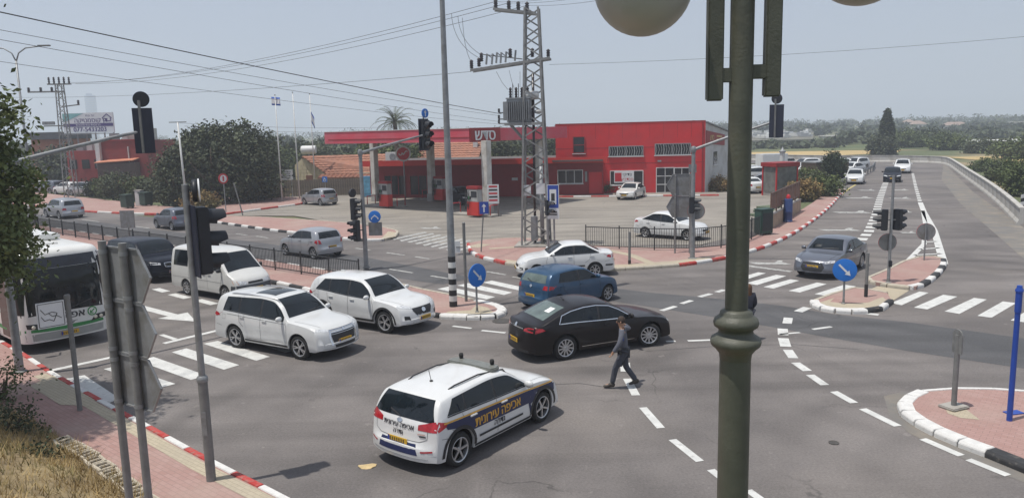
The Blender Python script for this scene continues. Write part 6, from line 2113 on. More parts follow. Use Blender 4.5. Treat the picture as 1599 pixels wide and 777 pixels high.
def pump_island(label,u,v,L=4.2):
 b=G(u,v)
 t=thing('pump_island',label,'kerb island',(b.x,b.y,0.004),CA)
 MB().box((0,0,0.065),(L,1.2,0.13)).build('slab',CONCRETE,t,bevel=0.03)
 for s in(1,-1):
  MB().tube([(s*(L/2-0.2),-0.45,0.1),(s*(L/2-0.2),-0.45,0.85),(s*(L/2-0.2),0.45,0.85),(s*(L/2-0.2),0.45,0.1)],0.04,8).build('hoop',SIGN_RED,t,True)
for u,v,nm in((603,322,'left'),(688,312,'back'),(742,336,'right')):
 pump_island('raised concrete pump island carrying the %s fuel pump'%{'left':'leftmost','back':'middle','right':'rightmost'}[nm],u,v)
 pump('%s red and grey fuel pump under the canopy'%{'left':'leftmost','back':'middle','right':'rightmost'}[nm],u,v,CA)
dk=swift('dark hatchback standing at the pumps under the canopy',P_NAVY)
_c=G(722,318)
dk.at((_c.x,_c.y),-60)
b0,b1=O_+EX*(XL+0.5)-EY*2.2,O_+EX*0.5-EY*2.2
strip=pavement('pavement_station',[O_+EX*(XL-3.0)-EY*2.6,O_+EX*1.0-EY*2.6,O_+EX*1.0-EY*0.02,O_+EX*(XL-3.0)-EY*0.02],CONC,0.12)
kerb([O_+EX*(XL-3.0)-EY*2.7,O_+EX*1.0-EY*2.7],strip,[K_RED,K_WHITE],1.6)
# --- stone house with tiled roof left of the canopy
STONE=mat('house_stone',(0.46,0.40,0.27),rough=0.9,var=0.15,scale=1.2)
TILE=mat('roof_tile',(0.34,0.155,0.10),rough=0.85,var=0.15,scale=2.5,col2=(0.26,0.13,0.09),mask_scale=1.0)
hb=AT(480,290,86)
hb.z=0
hs=thing('stone_house','small pale stone house with red tiled gable roof behind the board fence','house',hb,R(-14))
hs.scale=(0.86,0.86,0.92)
hw_,hl,he,hr=5.0,11.0,2.35,4.25
g=MB().slab([(-hw_/2*0-1.6,0,0),(2.6,0,0),(2.6,0,he),(-0.3,0,hr-0.1),(-1.6,0,3.2)],(0,1,0),0.3).build('gable_wall',STONE,hs)
rnd=random.Random(5)
for r_ in range(8):
 z=0.55+r_*0.42
 x=-1.55+rnd.uniform(0,0.3)
 while x<2.5:
  l=rnd.uniform(0.45,0.8)
  zr=min(hr-0.25,3.2+(x+1.6)*0.7)if x<-0.3 else hr-0.3-(x+0.3)*0.62
  if z+0.36<zr and x+l<2.55:
   MB().box((x+l/2,-0.02,z+0.18),(l-0.04,0.06,0.38)).build('stone',STONE,g,bevel=0.012)
  x+=l
MB().box((0.4,-0.06,1.55),(0.9,0.10,0.8)).build('shutter',mat('shutter_brown',(0.14,0.055,0.03),rough=0.7,var=0.2),hs)
MB().box((6.3,0.3,1.1),(7.4,0.25,2.2)).build('wall',STONE,hs)
def tile_roof(root,p0,p1,p2,p3,rows,cols,name='roof'):
 """a pitched roof laid with rounded tile rows; p0-p1 ridge, p3-p2 eave"""
 p0,p1,p2,p3=map(Vector,(p0,p1,p2,p3))
 n=(p1-p0).cross(p3-p0).normalized()
 if n.z<0:n=-n
 rf=MB().slab([p0,p1,p2,p3],-n,0.08).build(name,TILE,root)
 for r_ in range(rows):
  a,b=r_/rows,(r_+1)/rows
  l0,l1=p0.lerp(p3,a),p1.lerp(p2,a)
  e0,e1=p0.lerp(p3,b),p1.lerp(p2,b)
  vs=[]
  for c in range(cols*4+1):
   t=c/(cols*4)
   up=0.045+0.05*abs(math.sin(math.pi*c/4))
   vs.append(l0.lerp(l1,t)+n*(up-0.035));vs.append(e0.lerp(e1,t)+n*(up+0.03))
  fs=[(2*i,2*i+1,2*i+3,2*i+2)for i in range(cols*4)]
  k=len(vs)
  for c in range(cols*4+1):
   vs.append(e0.lerp(e1,c/(cols*4)))
  fs+=[(2*i+1,k+i,k+i+1,2*i+3)for i in range(cols*4)]
  mesh_obj('tile_row',vs,fs,TILE,rf)
 return rf
tile_roof(hs,(-0.3,-0.35,hr),(10.5,4.0,hr),(11.5,1.2,he-0.25),(3.1,-0.6,he-0.25),8,16)
tile_roof(hs,(-0.3,-0.35,hr),(10.5,4.0,hr),(9.0,7.0,he),(-2.2,2.5,he),4,12)
tile_roof(hs,(2.4,-0.8,he-0.28),(10.5,-0.2,he-0.28),(10.8,-2.4,1.75),(3.0,-2.8,1.75),4,14)
for x in(3.3,6.5,9.8):MB().box((x,-2.3,0.87),(0.18,0.18,1.75)).build('porch_post',mat('timber',(0.16,0.10,0.06),rough=0.8,var=0.2),hs)
tk=AT(482,234,92)
t=thing('roof_tank','small white water tank above the tiled stone house','tank',(tk.x,tk.y,0))
MB().tube([(0,0,0),(0,0,tk.z-0.5)],0.08,6).build('stand',GREYM,t)
MB().lathe([(0.0,-0.9),(0.45,-0.85),(0.5,-0.7),(0.5,0.7),(0.45,0.85),(0,0.9)],14,loc=(0,0,tk.z),mtx=Matrix(((0,0,1),(0,1,0),(-1,0,0)))).build('tank',FRAMEW,t,True,angle=40)
h2=AT(700,245,92);h2.z=0
t=thing('tiled_house','house with orange tiled roof seen beneath the canopy','house',h2,R(-10))
MB().box((0,2.5,1.6),(7,5,3.2)).build('wall',STONE,t)
tile_roof(t,(-3.8,2.5,4.9),(3.8,2.5,4.9),(3.8,-0.4,3.1),(-3.8,-0.4,3.1),7,14)
tile_roof(t,(-3.8,2.5,4.9),(3.8,2.5,4.9),(3.8,5.4,3.1),(-3.8,5.4,3.1),4,10)
MB().box((3.0,1.6,4.7),(0.5,0.5,1.6)).build('chimney',FRAMEW,t)
BOARD=mat('board_grey',(0.15,0.125,0.10),rough=0.9,var=0.3,scale=1.5)
fa_,fb_=AT(413,300,79.0),AT(592,300,79.5)
fa_.z=fb_.z=0
d=fb_-fa_;L=d.length;d.normalize()
t=thing('board_fence','weathered grey board fence behind the flagpoles','fence',fa_,math.atan2(d.y,d.x))
bmesh_=None
nb=int(L/0.24)
for i in range(nb):
 if bmesh_ is None:
  e=MB().box((0,0,0.85),(0.22,0.03,1.7)).build('board',BOARD,t);bmesh_=e.data
 else:
  e=bpy.data.objects.new('board',bmesh_);COL.objects.link(e);e.parent=t
 e.location=(0.12+i*0.24,rnd.uniform(-0.012,0.012),rnd.uniform(-0.05,0.03))
for z in(0.5,1.4):MB().box((L/2,0.05,z),(L,0.05,0.09)).build('rail',BOARD,t)
b=AT(444,280,77.5)
t=thing('notice_board','white notice board with grey lines of writing by the flagpoles','sign',(b.x,b.y,0))
bz=AT(444,273,77.5).z
o=MB().box((0,0,bz),(1.75,0.06,1.0)).build('panel',SIGN_WHITE,t)
for k in range(4):MB().box((0,-0.035,bz+0.32-0.2*k),(1.4-0.15*(k%2),0.006,0.08)).build('text_line',GREYM,o)
for x in(-0.7,0.7):MB().tube([(x,0.05,0),(x,0.05,bz)],0.04,6).build('leg',GREYM,t)
b=AT(507,280,76.5)
t=thing('disabled_parking_sign','small blue square parking sign in front of the stone house','sign',(b.x,b.y,0))
MB().tube([(0,0.03,0),(0,0.03,b.z)],0.03,6).build('post',GREYM,t)
o=MB().box((0,0,b.z),(0.5,0.03,0.55)).build('panel',SIGN_BLUE,t)
MB().lathe([(0.15,0),(0.15,0.01),(0.10,0.01),(0.10,0)],16,loc=(0.0,-0.02,b.z-0.07),mtx=Matrix(((1,0,0),(0,0,-1),(0,1,0))),cap=False).build('wheel_symbol',SIGN_WHITE,o)
MB().box((-0.04,-0.02,b.z+0.08),(0.05,0.01,0.24)).build('figure_symbol',SIGN_WHITE,o)
# --- red works building with billboard, far left
def local_from(u0,u1,D):
 a,b=AT(u0,300,D),AT(u1,300,D)
 a.z=b.z=0
 return a,b
a,b=local_from(160,236,92)
DRB=mat('brick_red',(0.24,0.035,0.032),rough=0.8,var=0.12,scale=1.0,col2=(0.18,0.04,0.038),mask_scale=0.6)
wid=(b-a).length
wk=thing('red_workshop','dark red flat-roofed workshop with orange awning and rooftop clutter, far left','building',a)
MB().box((wid/2,4.0,3.05),(wid,8.0,6.1)).build('block',DRB,wk)
MB().box((-2.2,4.6,2.5),(4.4,7.0,5.0)).build('block',DRB,wk)
MB().box((wid/2,-0.02,6.16),(wid+0.2,0.2,0.14)).build('parapet',RED_D,wk)
MB().slab([(0.2,-1.6,3.55),(4.8,-1.6,3.75),(4.8,0.0,3.95),(0.2,0.0,3.75)],(0,0,1),0.1).build('awning',mat('awning_orange',(0.50,0.20,0.12),rough=0.7,var=0.1),wk)
MB().box((2.6,-0.7,2.5),(4.4,1.3,2.1)).build('lean_to',mat('lean_to_brown',(0.11,0.075,0.065),rough=0.8,var=0.2),wk)
MB().box((2.3,-0.9,0.75),(5.2,1.6,1.4)).build('counter',RED,wk)
for i in range(3):MB().box((-3.7+1.5*i,1.06,3.4),(0.9,0.05,1.1)).build('window',WINDARK,wk)
MB().tube([(3.6,-0.06,0),(3.6,-0.06,5.4)],0.07,8).build('downpipe',FRAMEW,wk)
MB().box((0.2,-0.3,4.4),(0.5,0.5,3.2)).build('chimney',FRAMEW,wk)
for i,(x,y,w_,h_)in enumerate(((-3.6,3,0.9,0.8),(-2.4,3,0.7,1.0),(-1.2,2.5,0.8,0.7),(0.6,3,0.9,0.9),(1.8,3.5,0.7,0.8),(2.9,3,0.9,0.75),(4.6,3,0.8,1.1),(5.4,3,0.5,1.4))):
 MB().box((x,y,(5.0 if x<0 else 6.1)+h_/2),(w_,0.8,h_)).build('roof_unit',(GREYM,WALLW,CONCRETE)[i%3],wk,bevel=0.03)
a2,b2=local_from(111,191,97)
bbw=(b2-a2).length
zb0=AT(150,207.5,97).z;zb1=AT(150,176,97).z
bb=thing('billboard','white and purple advertising billboard with phone number above the red workshop','billboard',a2,R(-3))
BBW=mat('billboard_white',(0.62,0.64,0.67),rough=0.5,var=0.05)
TEAL=mat('billboard_teal',(0.20,0.42,0.44),rough=0.5,var=0.1)
PURP=mat('billboard_purple',(0.07,0.055,0.18),rough=0.5,var=0.05)
pn=MB().box((bbw/2,0,(zb0+zb1)/2),(bbw,0.2,zb1-zb0)).build('panel',BBW,bb)
hh_=zb1-zb0
MB().slab([(0.05,-0.105,zb1-0.05),(bbw*0.42,-0.105,zb1-0.05),(bbw*0.05,-0.105,zb0+hh_*0.58),(0.05,-0.105,zb0+hh_*0.58)],(0,-1,0),0.01).build('teal_field',TEAL,pn)
MB().box((bbw/2,-0.11,zb0+hh_*0.40),(bbw-0.1,0.012,hh_*0.15)).build('purple_band',PURP,pn)
text('077-5433203',0.80,PURP,pn,(bbw*0.53,-0.115,zb0+hh_*0.17),name='lettering',bold=0.02)
text(heb('דן קוסמטיקה'),0.78,PURP,pn,(bbw*0.56,-0.115,zb0+hh_*0.62),name='lettering',bold=0.012)
text(heb('מרפסות גגות פרגולות'),0.36,BBW,pn,(bbw*0.5,-0.122,zb0+hh_*0.40),name='lettering')
text(heb('יופי ובית'),0.34,PURP,pn,(bbw*0.55,-0.115,zb0+hh_*0.86),name='lettering')
hx=bbw*0.88
for p,q in(((-0.6,0.0),(0,0.5)),((0,0.5),(0.6,0.0)),((-0.45,0.0),(-0.45,-0.35)),((0.45,0.0),(0.45,-0.35)),((-0.45,-0.35),(0.45,-0.35))):
 MB().bar((hx+p[0],-0.115,zb0+hh_*0.72+p[1]),(hx+q[0],-0.115,zb0+hh_*0.72+q[1]),0.10,0.02,up=(0,1,0)).build('house_symbol',PURP,pn)
for i in range(6):
 x=0.3+i*(bbw-0.6)/5
 MB().bar((x,0.3,0),(x,0.3,zb1-0.2),0.12).build('leg',GREYM,bb)
MB().box((bbw/2,-0.35,zb0-0.1),(bbw,0.5,0.08)).build('catwalk',GREYM,bb)
a,b=local_from(58,104,112)
t=thing('grey_hall','grey and orange industrial hall behind the left pylon','building',a)
wd_=(b-a).length
MB().box((wd_/2,4,3.3),(wd_,8,6.6)).build('block',mat('hall_orange',(0.34,0.15,0.10),rough=0.8,var=0.1),t)
MB().box((wd_/2,3.6,7.0),(wd_+0.6,8.6,1.0)).build('roof_band',mat('hall_grey',(0.085,0.09,0.10),rough=0.7,var=0.1),t)
for i in range(3):MB().box((0.7+i*1.4,-0.03,4.2),(0.9,0.08,1.2)).build('window',WINDARK,t)
p=AT(148,218,1500)
t=thing('glass_tower','pale blue high-rise tower far away above the billboard','building',(p.x,p.y,0))
GT=mat('tower_glass',(0.13,0.22,0.34),rough=0.2,var=0.15,scale=0.05)
ht=AT(148,149,1500).z
poly=[(9.5*math.cos(q)*(1 if math.cos(q)>0 else 1.1),9*math.sin(q))for q in np.linspace(0,6.283,25)[:-1]]
MB().prism(poly,0,ht).build('shaft',GT,t,True,angle=40)
for i in range(1,22):MB().prism([(x*1.012,y*1.012)for x,y in poly],ht*i/22,ht*i/22+0.8).build('floor_band',GREYM,t)
MB().prism([(x*0.5-2,y*0.6)for x,y in poly],ht-0.5,ht+4).build('crown',GT,t)
# --- lattice pylon with transformer at the corner
LAT=mat('lattice_steel',(0.24,0.24,0.235),rough=0.6,metal=0.3,var=0.2,scale=3)
INS=mat('insulator',(0.035,0.025,0.028),rough=0.25,var=0.2)
def insulator(root,p,h=0.36,r=0.10,up=1):
 return MB().lathe([(0.03,0)]+[(r*(0.62 if k%2 else 1.0),h*(k+0.6)/8)for k in range(7)]+[(0.03,h)],10,loc=p,mtx=Matrix.Diagonal((1,1,up))).build('insulator',INS,root,True)
def lattice(root,h,w0,w1,n,m=LAT,leg=0.075,br=0.045):
 W=lambda z:w0+(w1-w0)*z/h
 cs=((-1,-1),(1,-1),(1,1),(-1,1))
 for sx,sy in cs:
  MB().bar((sx*w0/2,sy*w0/2,-0.1),(sx*w1/2,sy*w1/2,h),leg).build('leg',m,root)
 zs=[0.0]
 for i in range(n):zs.append(zs[-1]+(1.25-0.55*i/n))
 k=h/zs[-1]
 zs=[z*k for z in zs]
 for f in range(4):
  (ax,ay),(bx_,by_)=cs[f],cs[(f+1)%4]
  b=MB()
  for i,(za,zb_)in enumerate(zip(zs[:-1],zs[1:])):
   wa,wb_=W(za)/2,W(zb_)/2
   if i%2==0:b.bar((ax*wa,ay*wa,za),(bx_*wb_,by_*wb_,zb_),0.012,br)
   else:b.bar((bx_*wa,by_*wa,za),(ax*wb_,ay*wb_,zb_),0.012,br)
  b.build('bracing',m,root)
pb=G(838,386)
PY=thing('power_pylon','grey lattice power pylon carrying a transformer and insulators at the corner','pylon',(pb.x,pb.y,0.13),R(-8))
PH=12.25
lattice(PY,PH,1.42,0.68,20,leg=0.10,br=0.075)
MB().box((0,0,0.03),(2.2,1.9,0.12)).build('footing',CONCRETE,PY,bevel=0.03)
def pyl(u,v,dy=0.0):
 """local point on the pylon's depth for what the photograph shows at (u, v)"""
 p=AT(u,v,pb.y+dy)
 return Matrix.Rotation(R(8),3,'Z')@Vector((p.x-pb.x,p.y-pb.y,0))+Vector((0,0,p.z-0.13))
a,b=pyl(770,14),pyl(838,22)
for dy in(-0.26,0.26):
 MB().bar((a.x,dy,a.z),(b.x,dy,b.z),0.10,0.12).build('crossarm',LAT,PY)
TOPS=[]
for u,v in((773,13),(794,15),(809,17),(823,18)):
 q=pyl(u,v)
 insulator(PY,(q.x,0,q.z),0.48,0.12)
 MB().bar((q.x,-0.3,q.z-0.02),(q.x,0.3,q.z-0.02),0.05,0.04).build('insulator_seat',LAT,PY)
 TOPS.append((q.x,0,q.z+0.5))
a,b=pyl(734,110),pyl(860,92)
for dy in(-0.42,0.42):
 MB().bar((a.x,dy,a.z),(b.x,dy,b.z),0.09,0.12).build('crossarm',LAT,PY)
for s in np.linspace(0.02,0.98,9):
 q=Vector(a).lerp(Vector(b),s)
 MB().bar((q.x,-0.42,q.z+0.07),(q.x,0.42,q.z+0.07),0.05,0.03).build('crossarm_tie',LAT,PY)
for u,v in((735,107),(747,104),(751,96),(797,90),(857,92),(832,90)):
 q=pyl(u,v);insulator(PY,(q.x,-0.2,q.z),0.46,0.11)
for i,(u,v)in enumerate(((757,100),(766,100),(773,98),(780,98),(788,97),(803,95))):
 q=pyl(u,v)
 MB().bar((q.x,0.1,q.z),(q.x+0.06,0.1,q.z+0.55),0.09).build('fuse_switch',GREYM,PY)
 if i<5:
  MB().bar((q.x+0.06,0.1,q.z+0.52),(q.x+0.28,0.1,q.z+0.35),0.04).build('switch_blade',INS,PY)
q0,q1=pyl(752,84),pyl(815,92)
MB().bar((q0.x,0.12,q0.z),(q1.x,0.12,q1.z),0.05).build('switch_rod',LAT,PY)
tc_=pyl(811,173)
tr=MB().box((tc_.x,0,tc_.z),(1.25,0.85,1.2)).build('transformer',GREYM,PY,bevel=0.03)
fin=MB()
for i in range(11):fin.box((tc_.x-0.55+0.11*i,-0.52,tc_.z),(0.03,0.2,0.95))
for i in range(7):fin.box((tc_.x-0.72,-0.36+0.12*i,tc_.z),(0.2,0.03,0.95))
o=fin.build('cooling_fins',GREYM,tr);o['kind']='stuff'
MB().box((tc_.x,0,tc_.z+0.63),(1.32,0.92,0.07)).build('lid',GREYM,tr,bevel=0.01)
for x in(-0.45,-0.15,0.15,0.45):
 insulator(tr,(tc_.x+x,-0.1,tc_.z+0.66),0.55,0.085)
for x in(-0.35,-0.05,0.25):
 MB().tube([(tc_.x+x,0.1,tc_.z+0.66),(tc_.x+x,0.12,tc_.z+1.4)],0.02,6).build('bushing_rod',INS,tr)
cz=pyl(831,149)
MB().lathe([(0,-0.35),(0.2,-0.33),(0.22,-0.28),(0.22,0.28),(0.2,0.33),(0,0.35)],14,loc=cz,mtx=Matrix(((0,0,1),(0,1,0),(-1,0,0)))).build('expansion_tank',FRAMEW,PY,True,angle=40)
MB().box((tc_.x+0.25,0,tc_.z-0.68),(2.0,1.1,0.14)).build('platform',LAT,PY)
for s in(1,-1):MB().bar((tc_.x-0.5,s*0.4,tc_.z-0.7),(-0.3,s*0.3,tc_.z-1.8),0.07).build('platform_brace',LAT,PY)
for k,v in enumerate((176,186,193)):
 q=pyl(778,v);q2=pyl(795,v)
 MB().bar((q.x,0,q.z),(q2.x,0,q2.z),0.06).build('side_arm',LAT,PY)
 insulator(PY,(q.x,0,q.z),0.22,0.07)
fl=pyl(841,178)
MB().lathe([(0.06,0),(0.2,0.05),(0.24,0.18),(0.0,0.26)],12,loc=fl).build('floodlight',FRAMEW,PY,True)
for u,v in((824,296),(846,293)):
 q=pyl(u,v)
 MB().box((q.x,-0.55,q.z),(0.46,0.03,0.55)).build('warning_plate',SIGN_WHITE,PY)
MB().tube([(0.35,-0.2,0),(0.33,-0.2,4.2)],0.11,10).build('cable_duct',GREYM,PY,True)
MB().tube([(-0.1,0.3,0),(-0.05,0.25,9)],0.07,8).build('cable_duct',INS,PY,True)
MB().box((-0.1,0,0.9),(0.35,0.3,1.3)).build('meter_cabinet',GREYM,PY,bevel=0.02)
MB().tube([(0.35,-0.35,0.7),(0.6,-0.4,0.8),(0.75,-0.4,0.45),(0.6,-0.4,0.2),(0.4,-0.4,0.3)],0.05,8).build('cable_loop',RUBBER,PY,True)
pb2=AT(112,305,84);pb2.z=0
PZ=thing('power_pylon','slim lattice power pylon beside the billboard, far left','pylon',pb2,R(8))
PH2=AT(104,131,84).z
lattice(PZ,PH2,1.1,0.6,15,leg=0.09,br=0.06)
z1_=AT(100,143,84).z
MB().bar((-3.2,0,z1_),(0.4,0,z1_),0.16).build('crossarm',LAT,PZ)
for x in(-3.1,-1.9,-0.8):insulator(PZ,(x,0,z1_),0.5,0.16)
for k in range(5):insulator(PZ,(-1.0+0.5*k,0,PH2),0.75,0.12)
MB().bar((-1.2,0,PH2-0.02),(1.2,0,PH2-0.02),0.14).build('crossarm',LAT,PZ)
MB().bar((0,0,z1_-1.6),(1.8,0,z1_-1.4),0.12).build('crossarm',LAT,PZ)
insulator(PZ,(1.7,0,z1_-1.4),0.5,0.14)
MB().bar((-2.0,0,z1_-3.6),(0.3,0,z1_-3.6),0.12).build('crossarm',LAT,PZ)
for x in(-1.9,-1.5,-1.1):MB().box((x,0,z1_-3.3),(0.4,0.3,0.35)).build('floodlight',GREYM,PZ,bevel=0.03)
b=G(293,333)
t=thing('utility_pole','thin pale utility pole with short crossbar in front of the big tree','pole',b)
hh2=EYE-(192-215.7)*b.y/F_PX
MB().tube([(0,0,0),(-0.15,0,hh2)],[0.11,0.07],8).build('pole',WHPOLE,t,True)
MB().bar((-0.85,0,hh2),(0.55,0,hh2),0.12,0.07).build('crossbar',LAT,t)
b=ST(20.2,0)+RD*56.0
bb_=G(56,352)
t=thing('twin_street_lamp','twin-armed grey street lamp rising above the left tree','street lamp',(bb_.x,bb_.y,0.13))
zt_=AT(29,98,bb_.y).z
lx=AT(31,105,bb_.y).x-bb_.x
MB().tube([(0,0,0),(lx*0.0,0,zt_)],[0.12,0.07],10).build('pole',STEEL,t,True)
for sg,L in((1,2.4),(-1,2.4)):
 MB().tube([(0,0,zt_-0.05),(sg*0.25,0,zt_+0.55),(sg*0.8,0,zt_+0.9),(sg*L*0.75,0,zt_+1.0)],0.05,8).build('arm',STEEL,t,True)
 MB().box((sg*L*0.9,0,zt_+1.03),(0.9,0.25,0.1)).build('luminaire',STEEL_D,t,bevel=0.03)
 # --- overhead wires
WIRE=mat('wire',(0.05,0.05,0.055),rough=0.6,var=0)
def wire(label,a,b,sag,r=0.014,n=18):
 a,b=Vector(a),Vector(b)
 pts=[]
 for i in range(n+1):
  k=i/n
  p=a.lerp(b,k)
  p.z-=sag*4*k*(1-k)
  pts.append(p-a)
 o=MB().tube(pts,r,5,cap=False).build('overhead_wire',WIRE,None,True,loc=a)
 return tag(o,label,'wire','overhead wires')
Mw=Matrix.Translation(PY.location)@Matrix.Rotation(R(-8),4,'Z')
def pw(u,v):return AT(u,v,pb.y)
wire('thick uppermost cable running from the transformer to the upper left corner',pw(783,178),AT(-110,-5,17),0.10,0.015)
wire('second cable below the thick one, running from the transformer to the left edge',pw(781,181),AT(-110,26,17),0.12,0.0065)
wire('third cable below the thick one, running from the transformer to the left edge',pw(780,190),AT(-110,42,17),0.12,0.0065)
wire('lowest cable from the transformer to the left edge, crossing behind the lamp head',pw(780,194),AT(-110,80,19),0.15,0.006)
for k,(u0,v0,u1,v1)in enumerate(((86,131,773,3),(104,129,794,5),(118,131,823,9))):
 wire(('upper','middle','lower')[k]+' of three high wires sagging from the far-left pylon to the corner pylon',AT(u0,v0,84),pw(u1,v1),1.0,0.013)
 wire(('leftmost','middle','rightmost')[k]+' of three wires leaving the corner pylon top to the upper right',pw(u1,v1),AT(u1+330,v1-60,22),0.3,0.007)
wire('single wire crossing the sky from the pylon to the right edge',pw(858,101),AT(1720,46,40),0.25,0.008)
wire('faint wire crossing the sky left of the corner pylon',pw(735,112),AT(-60,150,90),0.6,0.011)
wire('faint low wire from the thin utility pole towards the canopy',AT(280,192,62),AT(640,197,90),0.3,0.011)
wire('second faint low wire under it from the thin utility pole',AT(288,197,62),AT(640,206,90),0.3,0.011)
for k,(u0,v0,u1,v1)in enumerate(((705,22,747,90),(715,25,750,85),(722,28,735,95))):
 pts=[pw(u0,v0),pw(u0+2,(v0+v1)/2),pw(u0+(u1-u0)*0.45,v1-12),pw(u1,v1)]
 q=[Vector(p)-pts[0]for p in pts]
 sm=[]
 for i in range(13):
  s=i/12
  c=[(1-s)**3,3*s*(1-s)**2,3*s*s*(1-s),s**3]
  sm.append(sum((q[j]*c[j]for j in range(4)),Vector()))
 o=MB().tube(sm,0.011,5,cap=False).build('jumper_wire',WIRE,None,True,loc=pts[0])
 tag(o,('leftmost','middle','rightmost')[k]+' of three looping jumper wires hanging left of the corner pylon','wire','jumper wires')
for k,(u0,v0,u1,v1)in enumerate(((775,112,793,140),(795,110,803,138),(812,112,812,136))):
 a,b=pw(u0,v0),pw(u1,v1)
 tag(MB().tube([(0,0,0),(b-a)*0.5+Vector((0,0,-0.1)),b-a],0.009,5,cap=False).build('drop_wire',WIRE,None,True,loc=a),('leftmost','middle','rightmost')[k]+' short drop wire from the pylon crossarm to the transformer','wire','drop wires')
 # ------------------ trees, shrubs, fields, far houses
NR=np.random.default_rng(11)
def leaf_mat(name,c1,c2,scale=0.9):
 m=mat(name,c1,rough=0.75,var=0.35,scale=2.2,col2=c2,mask_scale=scale,mask=(0.40,0.62),spec=0.25)
 return m
LEAF_OLIVE=leaf_mat('leaf_olive',(0.095,0.108,0.060),(0.048,0.060,0.034))
LEAF_DARK=leaf_mat('leaf_dark',(0.050,0.066,0.034),(0.026,0.038,0.021))
LEAF_MID=leaf_mat('leaf_mid',(0.115,0.140,0.050),(0.055,0.078,0.030))
LEAF_DRY=leaf_mat('leaf_dry',(0.26,0.17,0.07),(0.15,0.13,0.05))
LEAF_FAR=leaf_mat('leaf_far',(0.085,0.100,0.055),(0.045,0.060,0.036),0.12)
BARK=mat('bark',(0.10,0.075,0.055),rough=0.95,var=0.3,scale=5,bump=0.5,bscale=12)
def quads(name,C,size,m,parent=None,flat=0.35,aspect=0.55):
 """one mesh of leaf-sized quads at the points C (n x 3)"""
 n=len(C)
 d=NR.normal(size=(n,3));d[:,2]*=0.8
 d/=np.linalg.norm(d,axis=1,keepdims=True)
 e=NR.normal(size=(n,3))
 e-=d*(e*d).sum(1,keepdims=True)
 e/=np.linalg.norm(e,axis=1,keepdims=True)
 s=size*NR.uniform(0.6,1.3,size=(n,1))
 a,b=d*s*0.5,e*s*0.5*aspect
 V=np.empty((n,4,3))
 V[:,0]=C-a;V[:,1]=C+b;V[:,2]=C+a;V[:,3]=C-b
 me=bpy.data.meshes.new(name)
 me.vertices.add(4*n)
 me.vertices.foreach_set('co',V.reshape(-1))
 me.loops.add(4*n)
 me.loops.foreach_set('vertex_index',np.arange(4*n,dtype=np.int32))
 me.polygons.add(n)
 me.polygons.foreach_set('loop_start',np.arange(0,4*n,4,dtype=np.int32))
 me.materials.append(m)
 me.update()
 me.validate()
 o=bpy.data.objects.new(name,me)
 COL.objects.link(o)
 if parent is not None:o.parent=parent
 return o
def crown_points(ells,n_cl,per,cl_r,hollow=0.55):
 pts=[]
 vol=np.array([e[3]*e[4]*e[5]for e in ells])**0.8
 vol=vol/vol.sum()
 for e,f in zip(ells,vol):
  k=max(3,int(n_cl*f))
  d=NR.normal(size=(k,3));d/=np.linalg.norm(d,axis=1,keepdims=True)
  r=NR.uniform(hollow,1.05,size=(k,1))*(1+0.16*np.sin(d[:,:1]*5+d[:,1:2]*4+d[:,2:]*6))
  c=np.array(e[:3])+d*r*np.array(e[3:])
  q=NR.normal(size=(k,per,3))*cl_r*NR.uniform(0.6,1.3,size=(k,1,1))
  pts.append((c[:,None,:]+q).reshape(-1,3))
 P=np.concatenate(pts)
 return P
def trunk_mesh(root,h,r,spread,limbs=6,m=BARK):
 b=MB()
 tip=Vector((random.uniform(-.15,.15),random.uniform(-.15,.15),h))
 b.tube([(0,0,-0.1),(0.03,0.02,h*0.35),tip],[r*1.25,r*0.9,r*0.55],8)
 for i in range(limbs):
  a=2*math.pi*i/limbs+random.uniform(-.3,.3)
  z0=h*random.uniform(0.45,0.95)
  e=Vector((math.cos(a)*spread*random.uniform(.5,.9),math.sin(a)*spread*random.uniform(.5,.9),h+spread*random.uniform(0.2,0.8)))
  s=Vector((tip.x*z0/h,tip.y*z0/h,z0))
  b.tube([s,s.lerp(e,0.5)+Vector((0,0,-0.15)),e],[r*0.5,r*0.3,r*0.1],6)
 return b.build('trunk',m,root,True)
def tree(name,label,base,ells,n_cl,per,leaf,cl_r,m,trunk_h,trunk_r,spread,cat='tree',group=None,hollow=0.55):
 t=thing(name,label,cat,base,group=group)
 trunk_mesh(t,trunk_h,trunk_r,spread)
 P=crown_points(ells,n_cl,per,cl_r,hollow)
 P=P[P[:,2]>0.02]
 quads('crown',P,leaf,m,t)
 return t
def shrub(label,base,ells,n_cl,per,leaf,cl_r,m,group=None,name='shrub',cat='shrub'):
 t=thing(name,label,cat,base,group=group)
 b=MB()
 for i in range(5):
  a=random.uniform(0,6.28)
  e=ells[i%len(ells)]
  b.tube([(0,0,-0.05),(e[0]*0.6+0.1*math.cos(a),e[1]*0.6+0.1*math.sin(a),e[2]*0.7),(e[0]+0.3*e[3]*math.cos(a),e[1]+0.3*e[4]*math.sin(a),e[2]+0.3*e[5])],[0.04,0.03,0.012],5)
 b.build('stems',BARK,t)
 P=crown_points(ells,n_cl,per,cl_r)
 P=P[P[:,2]>0.01]
 quads('foliage',P,leaf,m,t)
 return t
tb=Vector((-13.2,16.9,0.1))
tree('street_tree','leafy dark green tree hanging in at the left edge before the bus',tb,[(0.35,0,6.2,1.75,1.8,1.35),(0.75,0.2,4.7,1.55,1.6,1.35),(-0.8,-0.3,5.2,1.9,1.9,1.9),(0.95,0.3,3.8,1.25,1.2,0.8),(0.1,0.3,7.0,0.9,0.9,0.55),(0.9,-0.4,4.1,1.0,0.9,0.7)],1700,60,0.15,0.24,leaf_mat('leaf_fresh',(0.165,0.195,0.075),(0.080,0.105,0.042)),3.2,0.16,1.6,hollow=0.25)
